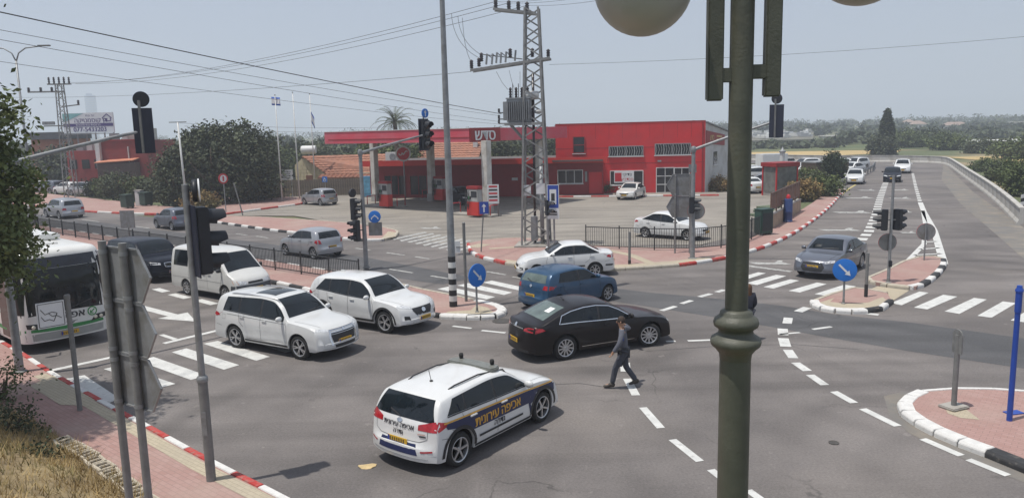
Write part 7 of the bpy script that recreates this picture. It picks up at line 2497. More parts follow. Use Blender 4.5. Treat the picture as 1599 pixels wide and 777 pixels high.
tree('street_tree','tree just outside the left edge shading the near pavement',Vector((-13.3,15.4,0.1)),[(0.55,0.2,8.9,1.9,1.7,1.1),(-0.6,0.4,9.6,1.8,1.8,1.2),(0.2,-1.2,8.2,1.6,1.5,1.2),(-1.5,-0.5,8.0,1.6,1.6,1.5)],900,40,0.17,0.26,LEAF_MID,6.5,0.2,1.5)
p=G(333,321)
tree('big_tree','large grey-green tree with drooping crown behind the no-entry sign',Vector((p.x,p.y,0)),[(0.6,2.5,4.2,4.6,3.4,3.0),(-3.0,2.2,3.2,2.6,2.4,2.6),(1.5,2.5,2.2,4.2,3.0,2.0),(3.0,2.6,3.0,1.7,2.0,2.3),(-1.0,2.5,5.8,2.2,2.2,1.4)],1500,26,0.34,0.34,LEAF_OLIVE,3.0,0.28,3.0)
p=AT(274,300,71)
tree('olive_tree','smaller olive-green tree left of the large drooping tree',Vector((p.x,p.y,0)),[(0.2,1,2.7,1.8,1.8,1.9),(-0.6,0.6,1.3,1.5,1.4,1.1),(1.0,1,1.6,1.5,1.4,1.4)],520,24,0.32,0.32,LEAF_OLIVE,2.0,0.18,1.6)
p=AT(394,300,76)
tree('dark_tree','narrow dark tree at the right end of the large clump',Vector((p.x,p.y,0)),[(0,1,3.6,1.1,1.3,2.6),(-0.4,1,1.8,1.2,1.2,1.7)],300,24,0.32,0.30,LEAF_DARK,2.4,0.15,0.9)
for i,(u,D,w,h,m,lab)in enumerate(((168,84,1.5,2.0,LEAF_MID,'light green shrub at the left before the red workshop'),(188,80,1.9,2.6,LEAF_OLIVE,'rounded grey-green shrub before the red workshop, beside the wheelie bin'),(214,80,1.6,2.2,LEAF_MID,'shrub between the wheelie bins and the workshop'),(236,78,1.5,1.9,LEAF_OLIVE,'shrub right of the workshop under the mast lamp'),(150,86,1.2,1.7,LEAF_DARK,'dark shrub at the foot of the left pylon'),(312,68.5,1.6,1.1,LEAF_DRY,'dry bush below the large drooping tree'),(415,77,1.6,1.0,LEAF_DRY,'dry grass tuft by the flagpoles'))):
 p=AT(u,300,D)
 shrub(lab,Vector((p.x,p.y,0.05)),[(0,0,h*0.5,w,w*0.8,h*0.55)],130,24,0.26,0.25,m,'shrubs on the far pavement')
for i,(u,D,w,h,m,lab)in enumerate(((20,118,4.5,5.2,LEAF_DARK,'dark tree behind the parked cars at the left edge'),(62,116,4.0,4.6,LEAF_DARK,'dark tree behind the parked cars below the grey hall'),(98,108,3.2,5.2,LEAF_OLIVE,'tall tree behind the slim left pylon'),(128,106,2.6,3.4,LEAF_DARK,'low dark tree between left pylon and workshop'))):
 p=AT(u,300,D)
 tree('roadside_tree',lab,Vector((p.x,p.y,0)),[(0,0,h*0.55,w,w*0.8,h*0.5),(w*0.5,0,h*0.35,w*0.6,w*0.6,h*0.35)],260,20,0.5,0.5,m,h*0.4,0.2,w*0.4,group='roadside trees far left')
for i,(u,D,w,h,m,lab)in enumerate(((395,100,2.4,4.0,LEAF_OLIVE,'hazy tree behind the dark clump, left of the flagpoles'),(428,112,3.4,4.4,LEAF_MID,'broad tree behind the leftmost flagpole'),(462,118,3.4,4.9,LEAF_OLIVE,'tree behind the middle flagpole'),(505,120,3.0,4.6,LEAF_OLIVE,'tree behind the stone house ridge'),(590,96,3.0,4.9,LEAF_MID,'bushy tree behind the shop under the canopy left end'),(640,94,2.6,4.2,LEAF_MID,'low bushy tree behind the round emblem'),(735,100,3.4,5.2,LEAF_MID,'leafy tree behind the shop right of the tiled house'),(780,102,3.8,5.0,LEAF_OLIVE,'tree behind the shop near the pylon'),(850,104,3.4,5.2,LEAF_OLIVE,'tree seen between pylon and two-storey building'))):
 p=AT(u,300,D)
 tree('garden_tree',lab,Vector((p.x,p.y,0)),[(0,0,h*0.6,w,w*0.8,h*0.42),(w*0.4,0,h*0.4,w*0.7,w*0.6,h*0.35),(-w*0.5,0,h*0.4,w*0.6,w*0.6,h*0.35)],300,22,0.42,0.42,m,h*0.45,0.2,w*0.5,group='trees behind the station')
def palm(label,p,h,fl,n=30):
 t=thing('palm_tree',label,'tree',p)
 MB().tube([(0,0,0),(0.1,0,h*0.5),(0,0,h)],[0.34,0.26,0.24],9).build('trunk',BARK,t,True)
 for i in range(n):
  a=2*math.pi*i/n*2.4+random.uniform(-.2,.2)
  el=random.uniform(-0.25,1.35)
  L=fl*random.uniform(0.8,1.1)
  pts=[]
  for k in range(9):
   s=k/8
   ang=el-1.25*s*s
   pts.append((pts[-1]if k else Vector((0,0,h)))+(Vector((math.cos(a)*math.cos(ang),math.sin(a)*math.cos(ang),math.sin(ang)))*L/8 if k else Vector()))
  f=MB()
  f.tube(pts,[0.03-0.025*k/8 for k in range(9)],4)
  side=Vector((-math.sin(a),math.cos(a),0))
  for k in range(1,9):
   for sg in(1,-1):
    for j in range(2):
     q=pts[k-1].lerp(pts[k],j*0.5+0.25)
     d=(pts[k]-pts[k-1]).normalized()
     l=0.55*(1-abs(k/8-0.45))
     tip=q+(side*sg*0.75+d*0.6+Vector((0,0,-0.25)))*l
     f.add([q-d*0.045,q+d*0.045,tip],[(0,1,2)])
  f.build('frond',LEAF_OLIVE,t)
 return t
p=AT(617,203,90)
palm('date palm rising behind the canopy',Vector((p.x,p.y,0)),AT(617,190,90).z,3.1,40)
p=AT(493,250,100)
palm('smaller palm behind the stone house, beside the flagpoles',Vector((p.x,p.y,0)),3.6,2.2,20)
p=G(1309,286)
tree('small_tree','small dark green tree at the guard rail by the parked cars',Vector((p.x-0.3,p.y+0.5,0)),[(0,0,1.9,1.15,1.1,1.1),(0.3,0,1.0,1.0,0.9,0.9),(-0.3,0.1,2.5,0.6,0.6,0.6)],320,24,0.2,0.18,LEAF_DARK,1.2,0.08,0.6)
for u,v,w,h,m,lab in((1283,308,1.6,1.7,LEAF_MID,'green bush at the end of the pavement before the guard rail'),(1270,300,1.5,1.6,LEAF_OLIVE,'grey-green bush behind the green one at the pavement end'),(1254,313,1.2,1.5,LEAF_DRY,'rusty dry bush at the end of the brown railing'),(1258,296,1.3,1.8,LEAF_MID,'bush left of the pavement end, behind the dry one')):
 p=G(u,v)
 shrub(lab,Vector((p.x,p.y,0.0)),[(0,0,h*0.5,w,w*0.8,h*0.55)],150,26,0.22,0.2,m,'bushes along the lot')
for u,v,w,h,lab in((1105,299,0.8,0.9,'dry weeds at the corner of the red building'),(1122,298,0.8,1.4,'taller dry weeds against the white side wall'),(1132,299,0.7,0.9,'dry weeds at the right end of the white side wall')):
 p=G(u,v)
 shrub(lab,Vector((p.x,p.y,0.0)),[(0,0,h*0.5,w,w*0.6,h*0.5)],60,22,0.2,0.16,LEAF_DRY,'dry weeds by the building','dry_weeds','weeds')
p=G(955,304)
shrub('small green plant against the red wall left of the old sedan',Vector((p.x,p.y+0.6,0.1)),[(0,0,0.5,0.9,0.3,0.5)],60,24,0.16,0.14,LEAF_MID,None,'climbing_plant','plant')
p=AT(1383,240,146)
t=thing('cypress_tree','tall dark cypress standing above the curve of the parapet','tree',Vector((p.x,p.y,0)))
trunk_mesh(t,2.5,0.25,0.4,4)
k=700
zz_=NR.uniform(0.4,1.0,k);z_=zz_*8.0
rr=1.12*np.minimum(1,(1-zz_)*2.2+0.12)*NR.uniform(0.55,1.05,k);aa=NR.uniform(0,6.283,k)
zz2=np.concatenate([np.stack([rr*np.cos(aa),rr*np.sin(aa),z_-0.2],1)])
P=(zz2[:,None,:]+NR.normal(size=(k,12,3))*np.array([0.2,0.2,0.35])).reshape(-1,3)
quads('crown',P,0.45,LEAF_DARK,t)
for u,D,w,h,m,lab in((1376,142,1.9,3.0,LEAF_OLIVE,'rounded tree at the foot of the cypress'),(1412,176,4.0,3.4,LEAF_MID,'round tree right of the cypress beyond the road'),(1450,185,4.6,3.4,LEAF_FAR,'broad tree beyond the parapet, second right of the cypress'),(1480,158,4.0,2.6,LEAF_MID,'bushy tree beyond the parapet bend'),(1540,140,3.6,1.7,LEAF_OLIVE,'bushy tree beyond the yellow patch of field'),(1592,118,3.6,2.4,LEAF_MID,'bushy tree at the right edge beyond the parapet')):
 p=AT(u,240,D)
 tree('field_tree',lab,Vector((p.x,p.y,-0.1)),[(0,0,h*0.55,w,w*0.8,h*0.5),(w*0.6,0,h*0.35,w*0.6,w*0.6,h*0.35)],300,22,0.5,0.5,m,h*0.4,0.2,w*0.4,group='trees beyond the parapet')
for u,D,w,h,m,lab in((1585,72,2.0,2.3,LEAF_MID,'green bush at the right edge behind the parapet, upper'),(1600,62,1.8,2.4,LEAF_MID,'green bush at the right edge behind the parapet, lower'),(1562,78,1.6,1.5,LEAF_OLIVE,'low grey-green bush left of the bushes at the right edge'),(1545,92,2.2,1.3,LEAF_MID,'low bush beyond the parapet near the yellow field')):
 p=AT(u,300,D)
 shrub(lab,Vector((p.x,p.y,-0.1)),[(0,0,h*0.5,w,w*0.8,h*0.55)],190,24,0.24,0.22,m,'bushes at the right edge')
sheet('wheat_field',[Vector((18,152,0)),Vector((60,144,0)),Vector((75,150,0)),Vector((84,165,0)),Vector((40,176,0)),Vector((14,182,0))],WHEAT,0.0)
sheet('dry_field',[Vector((69,100,0)),Vector((120,95,0)),Vector((140,120,0)),Vector((72,128,0))],WHEAT,0.0)
sheet('green_field',[Vector((14,182.5,0)),Vector((40,176.5,0)),Vector((84,165.5,0)),Vector((210,200,0)),Vector((230,300,0)),Vector((30,320,0))],GREENF,0.01)
C=[]
rg=np.random.default_rng(5)
def wood(n,xr,yr,hh,wr,per,sp):
 for _ in range(n):
  y=rg.uniform(*yr);x=rg.uniform(xr[0],xr[1])*y
  h=rg.uniform(*hh);w=rg.uniform(*wr)
  z0=TZ(x,y)
  d=rg.normal(size=(per,3));d/=np.linalg.norm(d,axis=1,keepdims=True)
  C.append(np.array([x,y,z0+h*0.55])+d*rg.uniform(0.5,1.05,size=(per,1))*np.array([w,w,h*0.5]))
wood(110,(0.42,0.80),(205,330),(1.5,3.4),(2.0,4.5),70,1)
wood(150,(0.0,0.80),(330,480),(2.5,5.0),(3,6),80,1)
wood(170,(0.0,0.80),(480,720),(4,7.0),(4,9),80,1)
wood(360,(-0.8,0.85),(720,1400),(6,10),(6,13),70,1)
wood(260,(-0.8,0.1),(130,330),(3.5,6.2),(2.5,4.5),60,1)
wood(50,(0.02,0.42),(186,215),(0.8,1.8),(2.0,4.0),50,1)
P=np.concatenate(C)
o=quads('far_wood',P,1.9,LEAF_FAR,aspect=0.8)
tag(o,'hazy belt of far trees along the skyline','wood',None,'stuff')
HW=mat('far_wall',(0.52,0.50,0.46),rough=0.9,var=0.1,scale=0.3)
HR=mat('far_roof',(0.30,0.22,0.18),rough=0.9,var=0.15,scale=0.3)
hl_=(('white flat-roofed house on the far slope, leftmost',1345,222,300,14,3.2,0),('pale long shed among the far trees',1307,220,290,16,2.6,0),('house with reddish roof left of the cypress top',1338,219,340,9,4.0,1),('white house right of the cypress, partly hidden',1432,203,420,9,4.6,1),('pale house on the right slope above the parapet',1490,206,430,16,5,1),('white house at the far right, upper slope',1552,206,440,14,5,1),('cream house with red roof on the right slope',1512,207,450,9,4.5,1),('tiny white house on the skyline left of the hill',1418,199,500,8,5.5,1),('cream house at the right edge of the slope',1592,204,420,10,6,0),('pale shed at the foot of the far slope',1522,232,230,12,2.4,0))
for lab,u,v,D,w_,h_,rf in hl_:
 w_*=0.7
 h_*=0.8
 p=AT(u,v,D)
 z0=min(TZ(p.x,p.y),p.z-0.3)
 t=thing('far_house',lab,'house',(p.x,p.y,z0),random.uniform(-.3,.3),group='houses on the far slope')
 hw2=max(h_,p.z-z0+h_*0.4)
 MB().box((0,0,hw2/2),(w_,8,hw2)).build('wall',HW,t)
 if rf:MB().add([(-w_/2-.4,-4.4,hw2),(w_/2+.4,-4.4,hw2),(w_/2+.4,4.4,hw2),(-w_/2-.4,4.4,hw2),(-w_/2+2,0,hw2+1.8),(w_/2-2,0,hw2+1.8)],[(0,1,5,4),(1,2,5),(2,3,4,5),(3,0,4),(3,2,1,0)]).build('roof',HR,t)
 else:MB().box((0,0,hw2+0.15),(w_+0.5,8.5,0.3)).build('roof',HW,t)
 for k in range(3):MB().box((-w_/3+k*w_/3,-4.02,hw2*0.62),(1.1,0.06,1.2)).build('window',WINDARK,t)
p=AT(1552,232,165)
t=thing('greenhouse','long low greenhouse with white roof line beyond the parapet','greenhouse',(p.x,p.y,0),R(-6))
MB().box((0,0,0.55),(17,5,1.1)).build('wall',mat('greenhouse_dark',(0.07,0.065,0.06),rough=0.7,var=0.2),t)
MB().add([(-8.8,-2.8,1.1),(8.8,-2.8,1.1),(8.8,0,1.7),(-8.8,0,1.7),(8.8,2.8,1.1),(-8.8,2.8,1.1)],[(0,1,2,3),(3,2,4,5),(0,3,5),(1,4,2),(0,5,4,1)]).build('roof',mat('greenhouse_roof',(0.62,0.62,0.60),rough=0.6,var=0.1),t)
bk=[G(-30,622),G(40,655),G(90,688),G(130,715),G(175,745),G(225,790),G(270,840)]
vs,fs=[],[]
for i,p in enumerate(bk):
 q=Vector((-0.80,-0.55,0))
 for k,(dd_,zz_)in enumerate(((0,0.125),(0.5,0.22),(1.2,0.50),(2.4,0.95),(5,1.5),(9,1.9))):
  v=Vector((p.x,p.y,0))+q*dd_
  vs.append((v.x+random.uniform(-.1,.1)*(k>0),v.y+random.uniform(-.1,.1)*(k>0),zz_+random.uniform(-.06,.06)*(k>0)))
nk=6
fs=[(i*nk+k,i*nk+k+1,(i+1)*nk+k+1,(i+1)*nk+k)for i in range(len(bk)-1)for k in range(nk-1)]
bank=mesh_obj('grass_bank',vs,fs,mat('bank_earth',(0.22,0.165,0.09),rough=0.95,var=0.3,scale=3,bump=0.6,bscale=9,col2=(0.30,0.23,0.12),mask_scale=1.5),None,True)
bank['kind']='structure'
B=np.array([vs[f[0]]for f in fs]+[vs[f[2]]for f in fs])
pts=[]
fa_=np.array([[vs[i]for i in f]for f in fs])
for _ in range(9000):
 f=fa_[rg.integers(len(fa_))]
 a,b=rg.random(2)
 pts.append((f[0]*(1-a)*(1-b)+f[1]*(1-a)*b+f[2]*a*b+f[3]*a*(1-b)))
pts=np.array(pts)
n=len(pts)
hgt=rg.uniform(0.08,0.30,n)*(0.7+0.6*(np.sin(pts[:,0]*2.1)*np.cos(pts[:,1]*1.7)>0.1))
ang=rg.uniform(0,6.283,n)
w=0.010
dx,dy=np.cos(ang)*w,np.sin(ang)*w
lean=rg.normal(size=(n,2))*0.5*hgt[:,None]
V=np.empty((n,3,3))
V[:,0]=pts+np.stack([dx,dy,np.full(n,-0.02)],1)
V[:,1]=pts+np.stack([-dx,-dy,np.full(n,-0.02)],1)
V[:,2]=pts+np.stack([lean[:,0],lean[:,1],hgt],1)
me=bpy.data.meshes.new('dry_grass')
me.vertices.add(3*n);me.vertices.foreach_set('co',V.reshape(-1))
me.loops.add(3*n);me.loops.foreach_set('vertex_index',np.arange(3*n,dtype=np.int32))
me.polygons.add(n);me.polygons.foreach_set('loop_start',np.arange(0,3*n,3,dtype=np.int32))
me.materials.append(mat('straw',(0.40,0.29,0.13),rough=0.9,var=0.3,scale=1.5,col2=(0.16,0.14,0.05),mask_scale=1.1,mask=(0.5,0.62)))
me.update()
o=bpy.data.objects.new('dry_grass',me);COL.objects.link(o)
tag(o,'dry straw-coloured grass on the bank in the near left corner','grass',None,'stuff')
for i,(u,v,w_,h_)in enumerate(((40,668,0.5,0.7),(75,715,0.35,0.4),(20,610,0.6,0.9))):
 p=G(u,v,0.3)
 shrub(('green and straw weeds low on the bank','small green weed by the edging blocks','leafy weeds under the left tree')[i],Vector((p.x-0.2,p.y-0.1,0.1)),[(0,0,h_*0.5,w_,w_,h_*0.5)],40,22,0.09,0.12,(LEAF_OLIVE,LEAF_DARK,LEAF_MID)[i],None,'weeds','weeds')
BLK=mat('edging_concrete',(0.44,0.39,0.31),rough=0.95,var=0.18,scale=6,bump=0.5)
ed=thing('edging_row','row of pale lattice concrete edging blocks along the bank','edging',G(95,690,0.13))
eo=G(95,690,0.13)
line_=[G(95,690,0.13),G(135,715,0.13),G(175,744,0.13),G(215,776,0.13),G(250,808,0.13)]
PP,L_=resample(line_,0.42)
bm_block=None
for a,b in zip(PP[:-1],PP[1:]):
 if bm_block is None:
  m_=MB()
  for(x,y,lx,ly)in((0.2,-0.13,0.40,0.06),(0.2,0.13,0.40,0.06),(0.03,0,0.06,0.20),(0.20,0,0.06,0.20),(0.37,0,0.06,0.20)):m_.box((x,y,0.05),(lx,ly,0.13))
  e=m_.build('edging_block',BLK,ed,bevel=0.012);bm_block=e.data
 else:
  e=bpy.data.objects.new('edging_block',bm_block);COL.objects.link(e);e.parent=ed
 d=b-a
 e.location=(a.x-eo.x,a.y-eo.y,random.uniform(-.02,.02))
 e.rotation_euler=(random.uniform(-.06,.06),random.uniform(-.05,.05),math.atan2(d.y,d.x)+random.uniform(-.1,.1))
 # ------------------ people
def skin_mesh(name,joints,bones,mats,parent,root=0,sub=2,smooth=True):
 """joints: name -> (xyz, radius); bones: pairs; grown with a Skin modifier and smoothed"""
 keys=list(joints)
 idx={k:i for i,k in enumerate(keys)}
 me=bpy.data.meshes.new(name)
 me.from_pydata([joints[k][0]for k in keys],[(idx[a],idx[b])for a,b in bones],[])
 o=bpy.data.objects.new(name,me)
 COL.objects.link(o)
 md=o.modifiers.new('skin','SKIN')
 md.use_smooth_shade=True
 for i,k in enumerate(keys):
  r=joints[k][1]
  me.skin_vertices[0].data[i].radius=r if isinstance(r,tuple)else(r,r)
  me.skin_vertices[0].data[i].use_root=(i==root)
 sb=o.modifiers.new('sub','SUBSURF')
 sb.levels=sub
 sb.render_levels=sub
 bpy.context.view_layer.update()
 m2=bpy.data.meshes.new_from_object(o.evaluated_get(bpy.context.evaluated_depsgraph_get()))
 COL.objects.unlink(o)
 bpy.data.objects.remove(o)
 m2.materials.clear()
 for m in(mats if isinstance(mats,list)else[mats]):m2.materials.append(m)
 m2.polygons.foreach_set('use_smooth',[True]*len(m2.polygons))
 r=bpy.data.objects.new(name,m2)
 COL.objects.link(r)
 r.parent=parent
 return r
SKIN=mat('skin',(0.34,0.19,0.12),rough=0.55,var=0.08,scale=8)
HAIR_B=mat('hair_brown',(0.10,0.045,0.02),rough=0.6,var=0.3,scale=25)
HAIR_S=mat('hair_short',(0.035,0.022,0.016),rough=0.8,var=0.3,scale=25)
UNI=mat('uniform_grey',(0.105,0.110,0.135),rough=0.85,var=0.12,scale=7,bump=0.25,bscale=14)
UNI_D=mat('uniform_trousers',(0.052,0.056,0.072),rough=0.85,var=0.12,scale=7,bump=0.25,bscale=14)
BOOT=mat('boots',(0.05,0.042,0.034),rough=0.6,var=0.2)
BELT=mat('belt_black',(0.014,0.014,0.016),rough=0.5,var=0.1)
NAVYC=mat('clothes_navy',(0.020,0.022,0.035),rough=0.85,var=0.15,scale=7)
def person(label,loc,heading,J,top_m,leg_m,hair,long_hair=False,sleeve=True):
 """J: joint name -> xyz for x = forward, y = left"""
 t=thing('person',label,'person',loc,heading)
 rad=dict(pelvis=(0.135,0.105),waist=(0.135,0.10),chest=(0.165,0.115),neck=0.058,shL=0.075,shR=0.075,elL=0.047,elR=0.047,wrL=0.032,wrR=0.032,hipL=0.092,hipR=0.092,knL=0.062,knR=0.062,anL=0.042,anR=0.042,toeL=(0.045,0.03),toeR=(0.045,0.03),head0=0.075,head1=0.088,head2=0.07,paL=(0.036,0.022),paR=(0.036,0.022))
 bones=[('pelvis','waist'),('waist','chest'),('chest','neck'),('neck','head0'),('head0','head1'),('head1','head2'),('chest','shL'),('chest','shR'),('shL','elL'),('shR','elR'),('elL','wrL'),('elR','wrR'),('wrL','paL'),('wrR','paR'),('pelvis','hipL'),('pelvis','hipR'),('hipL','knL'),('hipR','knR'),('knL','anL'),('knR','anR'),('anL','toeL'),('anR','toeR')]
 for k_ in('pelvis','waist','chest','shL','shR','elL','elR','hipL','hipR','knL','knR','anL','anR'):
  rad[k_]=tuple(x*0.72 for x in rad[k_])if isinstance(rad[k_],tuple)else rad[k_]*0.72
 body=skin_mesh('body',{k:(J[k],rad[k])for k in['pelvis']+[k for k in J if k!='pelvis']},bones,SKIN,t)
 for s in('L','R'):
  a,p=Vector(J['wr'+s]),Vector(J['pa'+s])
  d=(p-a).normalized()
  side=d.cross(Vector((0,0,1)))
  side=side.normalized()if side.length>0.1 else Vector((1,0,0))
  nrm=side.cross(d)
  for i in range(4):
   b=p+side*(-0.027+0.018*i)
   L=(0.065,0.075,0.07,0.055)[i]
   MB().tube([b,b+d*L*0.55,b+d*L*0.9+nrm*0.02,b+d*L+nrm*0.035],[0.0095,0.009,0.008,0.006],6).build('finger',SKIN,body,True)
  b=a.lerp(p,0.55)+side*-0.03
  MB().tube([b,b+d*0.035-side*0.025,b+d*0.065-side*0.025],[0.011,0.010,0.007],6).build('thumb',SKIN,body,True)
 up={k:J[k]for k in('pelvis','waist','chest','shL','shR','elL','elR','wrL','wrR')}
 up['col']=tuple(Vector(J['chest']).lerp(Vector(J['neck']),0.75))
 rs=dict(pelvis=(0.155,0.125),waist=(0.155,0.12),chest=(0.185,0.135),shL=0.088,shR=0.088,elL=0.062,elR=0.062,wrL=0.045,wrR=0.045,col=0.075)
 skin_mesh('shirt',{k:(up[k],rs[k])for k in up},[('pelvis','waist'),('waist','chest'),('chest','col'),('chest','shL'),('chest','shR'),('shL','elL'),('shR','elR'),('elL','wrL'),('elR','wrR')],top_m,t)
 lo={k:J[k]for k in('pelvis','hipL','hipR','knL','knR','anL','anR')}
 rs=dict(pelvis=(0.150,0.125),hipL=0.112,hipR=0.112,knL=0.080,knR=0.080,anL=0.068,anR=0.068)
 skin_mesh('trousers',{k:(lo[k],rs[k])for k in lo},[('pelvis','hipL'),('pelvis','hipR'),('hipL','knL'),('hipR','knR'),('knL','anL'),('knR','anR')],leg_m,t)
 for s in('L','R'):
  a,b=Vector(J['an'+s]),Vector(J['toe'+s])
  d=(b-a);d.z=0;d=d.normalized()
  heel=a-d*0.07
  sk={'an':(tuple(a+Vector((0,0,0.05))),0.058),'mid':(tuple(a+Vector((0,0,-0.035))),(0.055,0.05)),'toe':(tuple(b+d*0.04),(0.05,0.032)),'heel':(tuple((heel.x,heel.y,a.z-0.045)),0.042)}
  skin_mesh('boot',sk,[('an','mid'),('mid','toe'),('mid','heel')],BOOT,t)
 h0,h1,h2=Vector(J['head0']),Vector(J['head1']),Vector(J['head2'])
 upv=(h2-h0).normalized()
 fw=Vector((1,0,0));fw=(fw-upv*fw.dot(upv)).normalized()
 lf=upv.cross(fw)
 nose=MB().lathe([(0.0,0.03),(0.012,0.0),(0.016,-0.025),(0,-0.03)],8,loc=h1+fw*0.092-upv*0.02).build('nose',SKIN,body,True)
 for s in(1,-1):
  MB().lathe([(0,-0.01),(0.011,-0.004),(0.011,0.004),(0,0.01)],8,loc=h1+fw*0.080+lf*s*0.032+upv*0.005).build('eye',BELT,body,True)
  MB().lathe([(0,-0.032),(0.014,-0.018),(0.018,0.01),(0.0,0.03)],8,loc=h1+lf*s*0.092-upv*0.01).build('ear',SKIN,body,True)
 MB().bar(h0+fw*0.075-lf*0.024+upv*0.012,h0+fw*0.075+lf*0.024+upv*0.012,0.008).build('mouth',LAMPR,body)
 R3=Matrix((fw,lf,upv)).transposed()
 if long_hair:
  hm=MB().lathe([(0.0,0.125),(0.06,0.11),(0.10,0.06),(0.112,0.0),(0.108,-0.08),(0.115,-0.18),(0.11,-0.28),(0.06,-0.34),(0,-0.35)],14,loc=h1-fw*0.028,mtx=R3@Matrix.Diagonal((0.92,1,1)))
 else:
  hm=MB().lathe([(0.0,0.112),(0.05,0.103),(0.085,0.065),(0.097,0.02),(0.094,-0.02),(0.07,-0.05),(0,-0.06)],14,loc=h1-fw*0.016+upv*0.008,mtx=R3)
 hm.build('hair',hair,t,True)
 p=Vector(J['pelvis']).lerp(Vector(J['waist']),0.25)
 MB().lathe([(0.125,-0.028),(0.135,-0.02),(0.135,0.02),(0.125,0.028)],18,loc=p,mtx=Matrix.Diagonal((1.0,1.28,1))).build('belt',BELT,t,True)
 return t,body
off_p=G(974,604)
J=dict(pelvis=(0.0,0,0.94),waist=(0.01,0,1.12),chest=(0.03,0,1.36),neck=(0.04,0,1.50),head0=(0.065,0,1.585),head1=(0.07,0,1.655),head2=(0.06,0,1.72),shL=(0.02,0.19,1.43),shR=(0.03,-0.19,1.43),elL=(0.10,0.27,1.17),wrL=(0.25,0.26,0.95),paL=(0.29,0.255,0.88),elR=(-0.16,-0.36,1.38),wrR=(-0.02,-0.27,1.50),paR=(0.03,-0.22,1.53),hipL=(0.0,0.10,0.89),hipR=(0.0,-0.10,0.89),knL=(0.20,0.10,0.51),anL=(0.28,0.10,0.11),toeL=(0.46,0.10,0.05),knR=(-0.05,-0.10,0.49),anR=(-0.30,-0.10,0.15),toeR=(-0.16,-0.10,0.05))
t,body=person('walking officer in grey uniform shirt and dark trousers between patrol car and dark sedan',off_p,R(172),J,UNI,UNI_D,HAIR_S)
MB().box((0.0,-0.21,0.84),(0.10,0.06,0.20)).build('holster',BELT,t,bevel=0.015)
MB().box((0.08,0.20,0.93),(0.07,0.05,0.11)).build('pouch',BELT,t,bevel=0.012)
MB().slab([(0.075,0.245,1.33),(0.0,0.262,1.33),(0.0,0.268,1.25),(0.04,0.266,1.22),(0.075,0.252,1.25)],(0,1,0),0.006).build('sleeve_badge',SIGN_DBLUE,t)
for s,z in((1,0.62),(-1,0.62)):
 MB().box((0.10 if s>0 else-0.02,s*0.185,0.66),(0.14,0.03,0.17)).build('cargo_pocket',UNI_D,t,bevel=0.015)
wp=G(1167,531)
J=dict(pelvis=(0.0,0,0.90),waist=(0.0,0,1.07),chest=(0.01,0,1.29),neck=(0.01,0,1.42),head0=(0.03,0,1.50),head1=(0.035,0,1.565),head2=(0.03,0,1.63),shL=(0.0,0.165,1.36),shR=(0.0,-0.165,1.36),elL=(-0.02,0.22,1.10),wrL=(0.10,0.20,0.90),paL=(0.14,0.19,0.84),elR=(-0.02,-0.22,1.10),wrR=(0.12,-0.18,0.92),paR=(0.16,-0.17,0.86),hipL=(0,0.09,0.85),hipR=(0,-0.09,0.85),knL=(0.02,0.09,0.47),knR=(0.02,-0.09,0.47),anL=(0,0.10,0.09),anR=(0,-0.10,0.09),toeL=(0.16,0.12,0.04),toeR=(0.16,-0.12,0.04))
person('person with long brown hair in dark clothes, mostly hidden behind the green lamp post',wp,R(100),J,NAVYC,NAVYC,HAIR_B,True)
# ------------------ parked and distant cars, small street things, haze
def simple(kind,pm,label,key,**k):
 if kind=='sedan':sp=sedan(rimkey=key,spokes=7,R=0.29,**k)
 elif kind=='suv':sp=hatch(L=4.4,W=1.8,H=1.64,wb=2.64,fo=0.86,hood=1.05,R=0.33,rimkey=key,**k);sp['rearglass']=(1.1,1.44,0.66,0.56)
 else:sp=hatch(rimkey=key,R=0.29,**k);sp['rearglass']=(1.06,1.34,0.64,0.56)
 c=Car(sp,{'sedan':'sedan','suv':'suv','hatch':'hatchback'}[kind],label,'car',pm,lod=1)
 std_details(c,plain=True)
 return c
def road_car(c,u,v,h):
 p=G(u,v)
 c.at((p.x,p.y),h)
 return c
dr=lambda a,b:math.degrees(math.atan2((G(*b)-G(*a)).y,(G(*b)-G(*a)).x))
road_car(simple('sedan',P_WHITE,'white sedan coming round the left bend of the right-hand road','w'),1335,286,dr((1350,275),(1325,300)))
road_car(simple('hatch',P_NAVY,'dark hatchback coming down the middle of the right-hand road','k'),1393,283,dr((1395,275),(1388,300)))
road_car(simple('suv',P_WHITE,'white suv farthest up the right-hand road','u'),1409,269.5,dr((1415,262),(1408,280)))
road_car(simple('suv',P_SILVER,'silver suv driving away on the far carriageway, leftmost of the moving cars','v'),100,339,RH+180)
protos={}
PK={'sw':('sedan',P_WHITE),'ss':('sedan',P_SILVER),'hg':('hatch',P_GREY),'hw':('hatch',P_WHITE),'ug':('suv',P_GREY),'uw':('suv',P_WHITE),'us':('suv',P_SILVER)}
def parked(key,u,v,h,label,group,D=None):
 p=G(u,v)
 if key not in protos:
  c=simple(*PK[key],label,key)
  protos[key]=c.root
  r=c.root
 else:
  r=copy_tree(protos[key])
 r.location=(p.x,p.y,0.0)
 r.rotation_euler=(0,0,R(h))
 r['label']=label
 r['group']=group
 return r
gl='cars parked on the far left'
for key,u,v,h,lab in(('hw',50,300,150,'white car parked leftmost before the dark trees'),('ug',80,302,150,'olive-grey suv parked second from the left before the dark trees'),('hw',107,303,150,'white hatchback parked left of the slim pylon'),('us',134,305,150,'silver suv parked right of the slim pylon'),('sw',22,299,150,'white car parked at the left edge beyond the tree')):
 parked(key,u,v,h,lab,gl)
gr='cars parked in the lot right of the station'
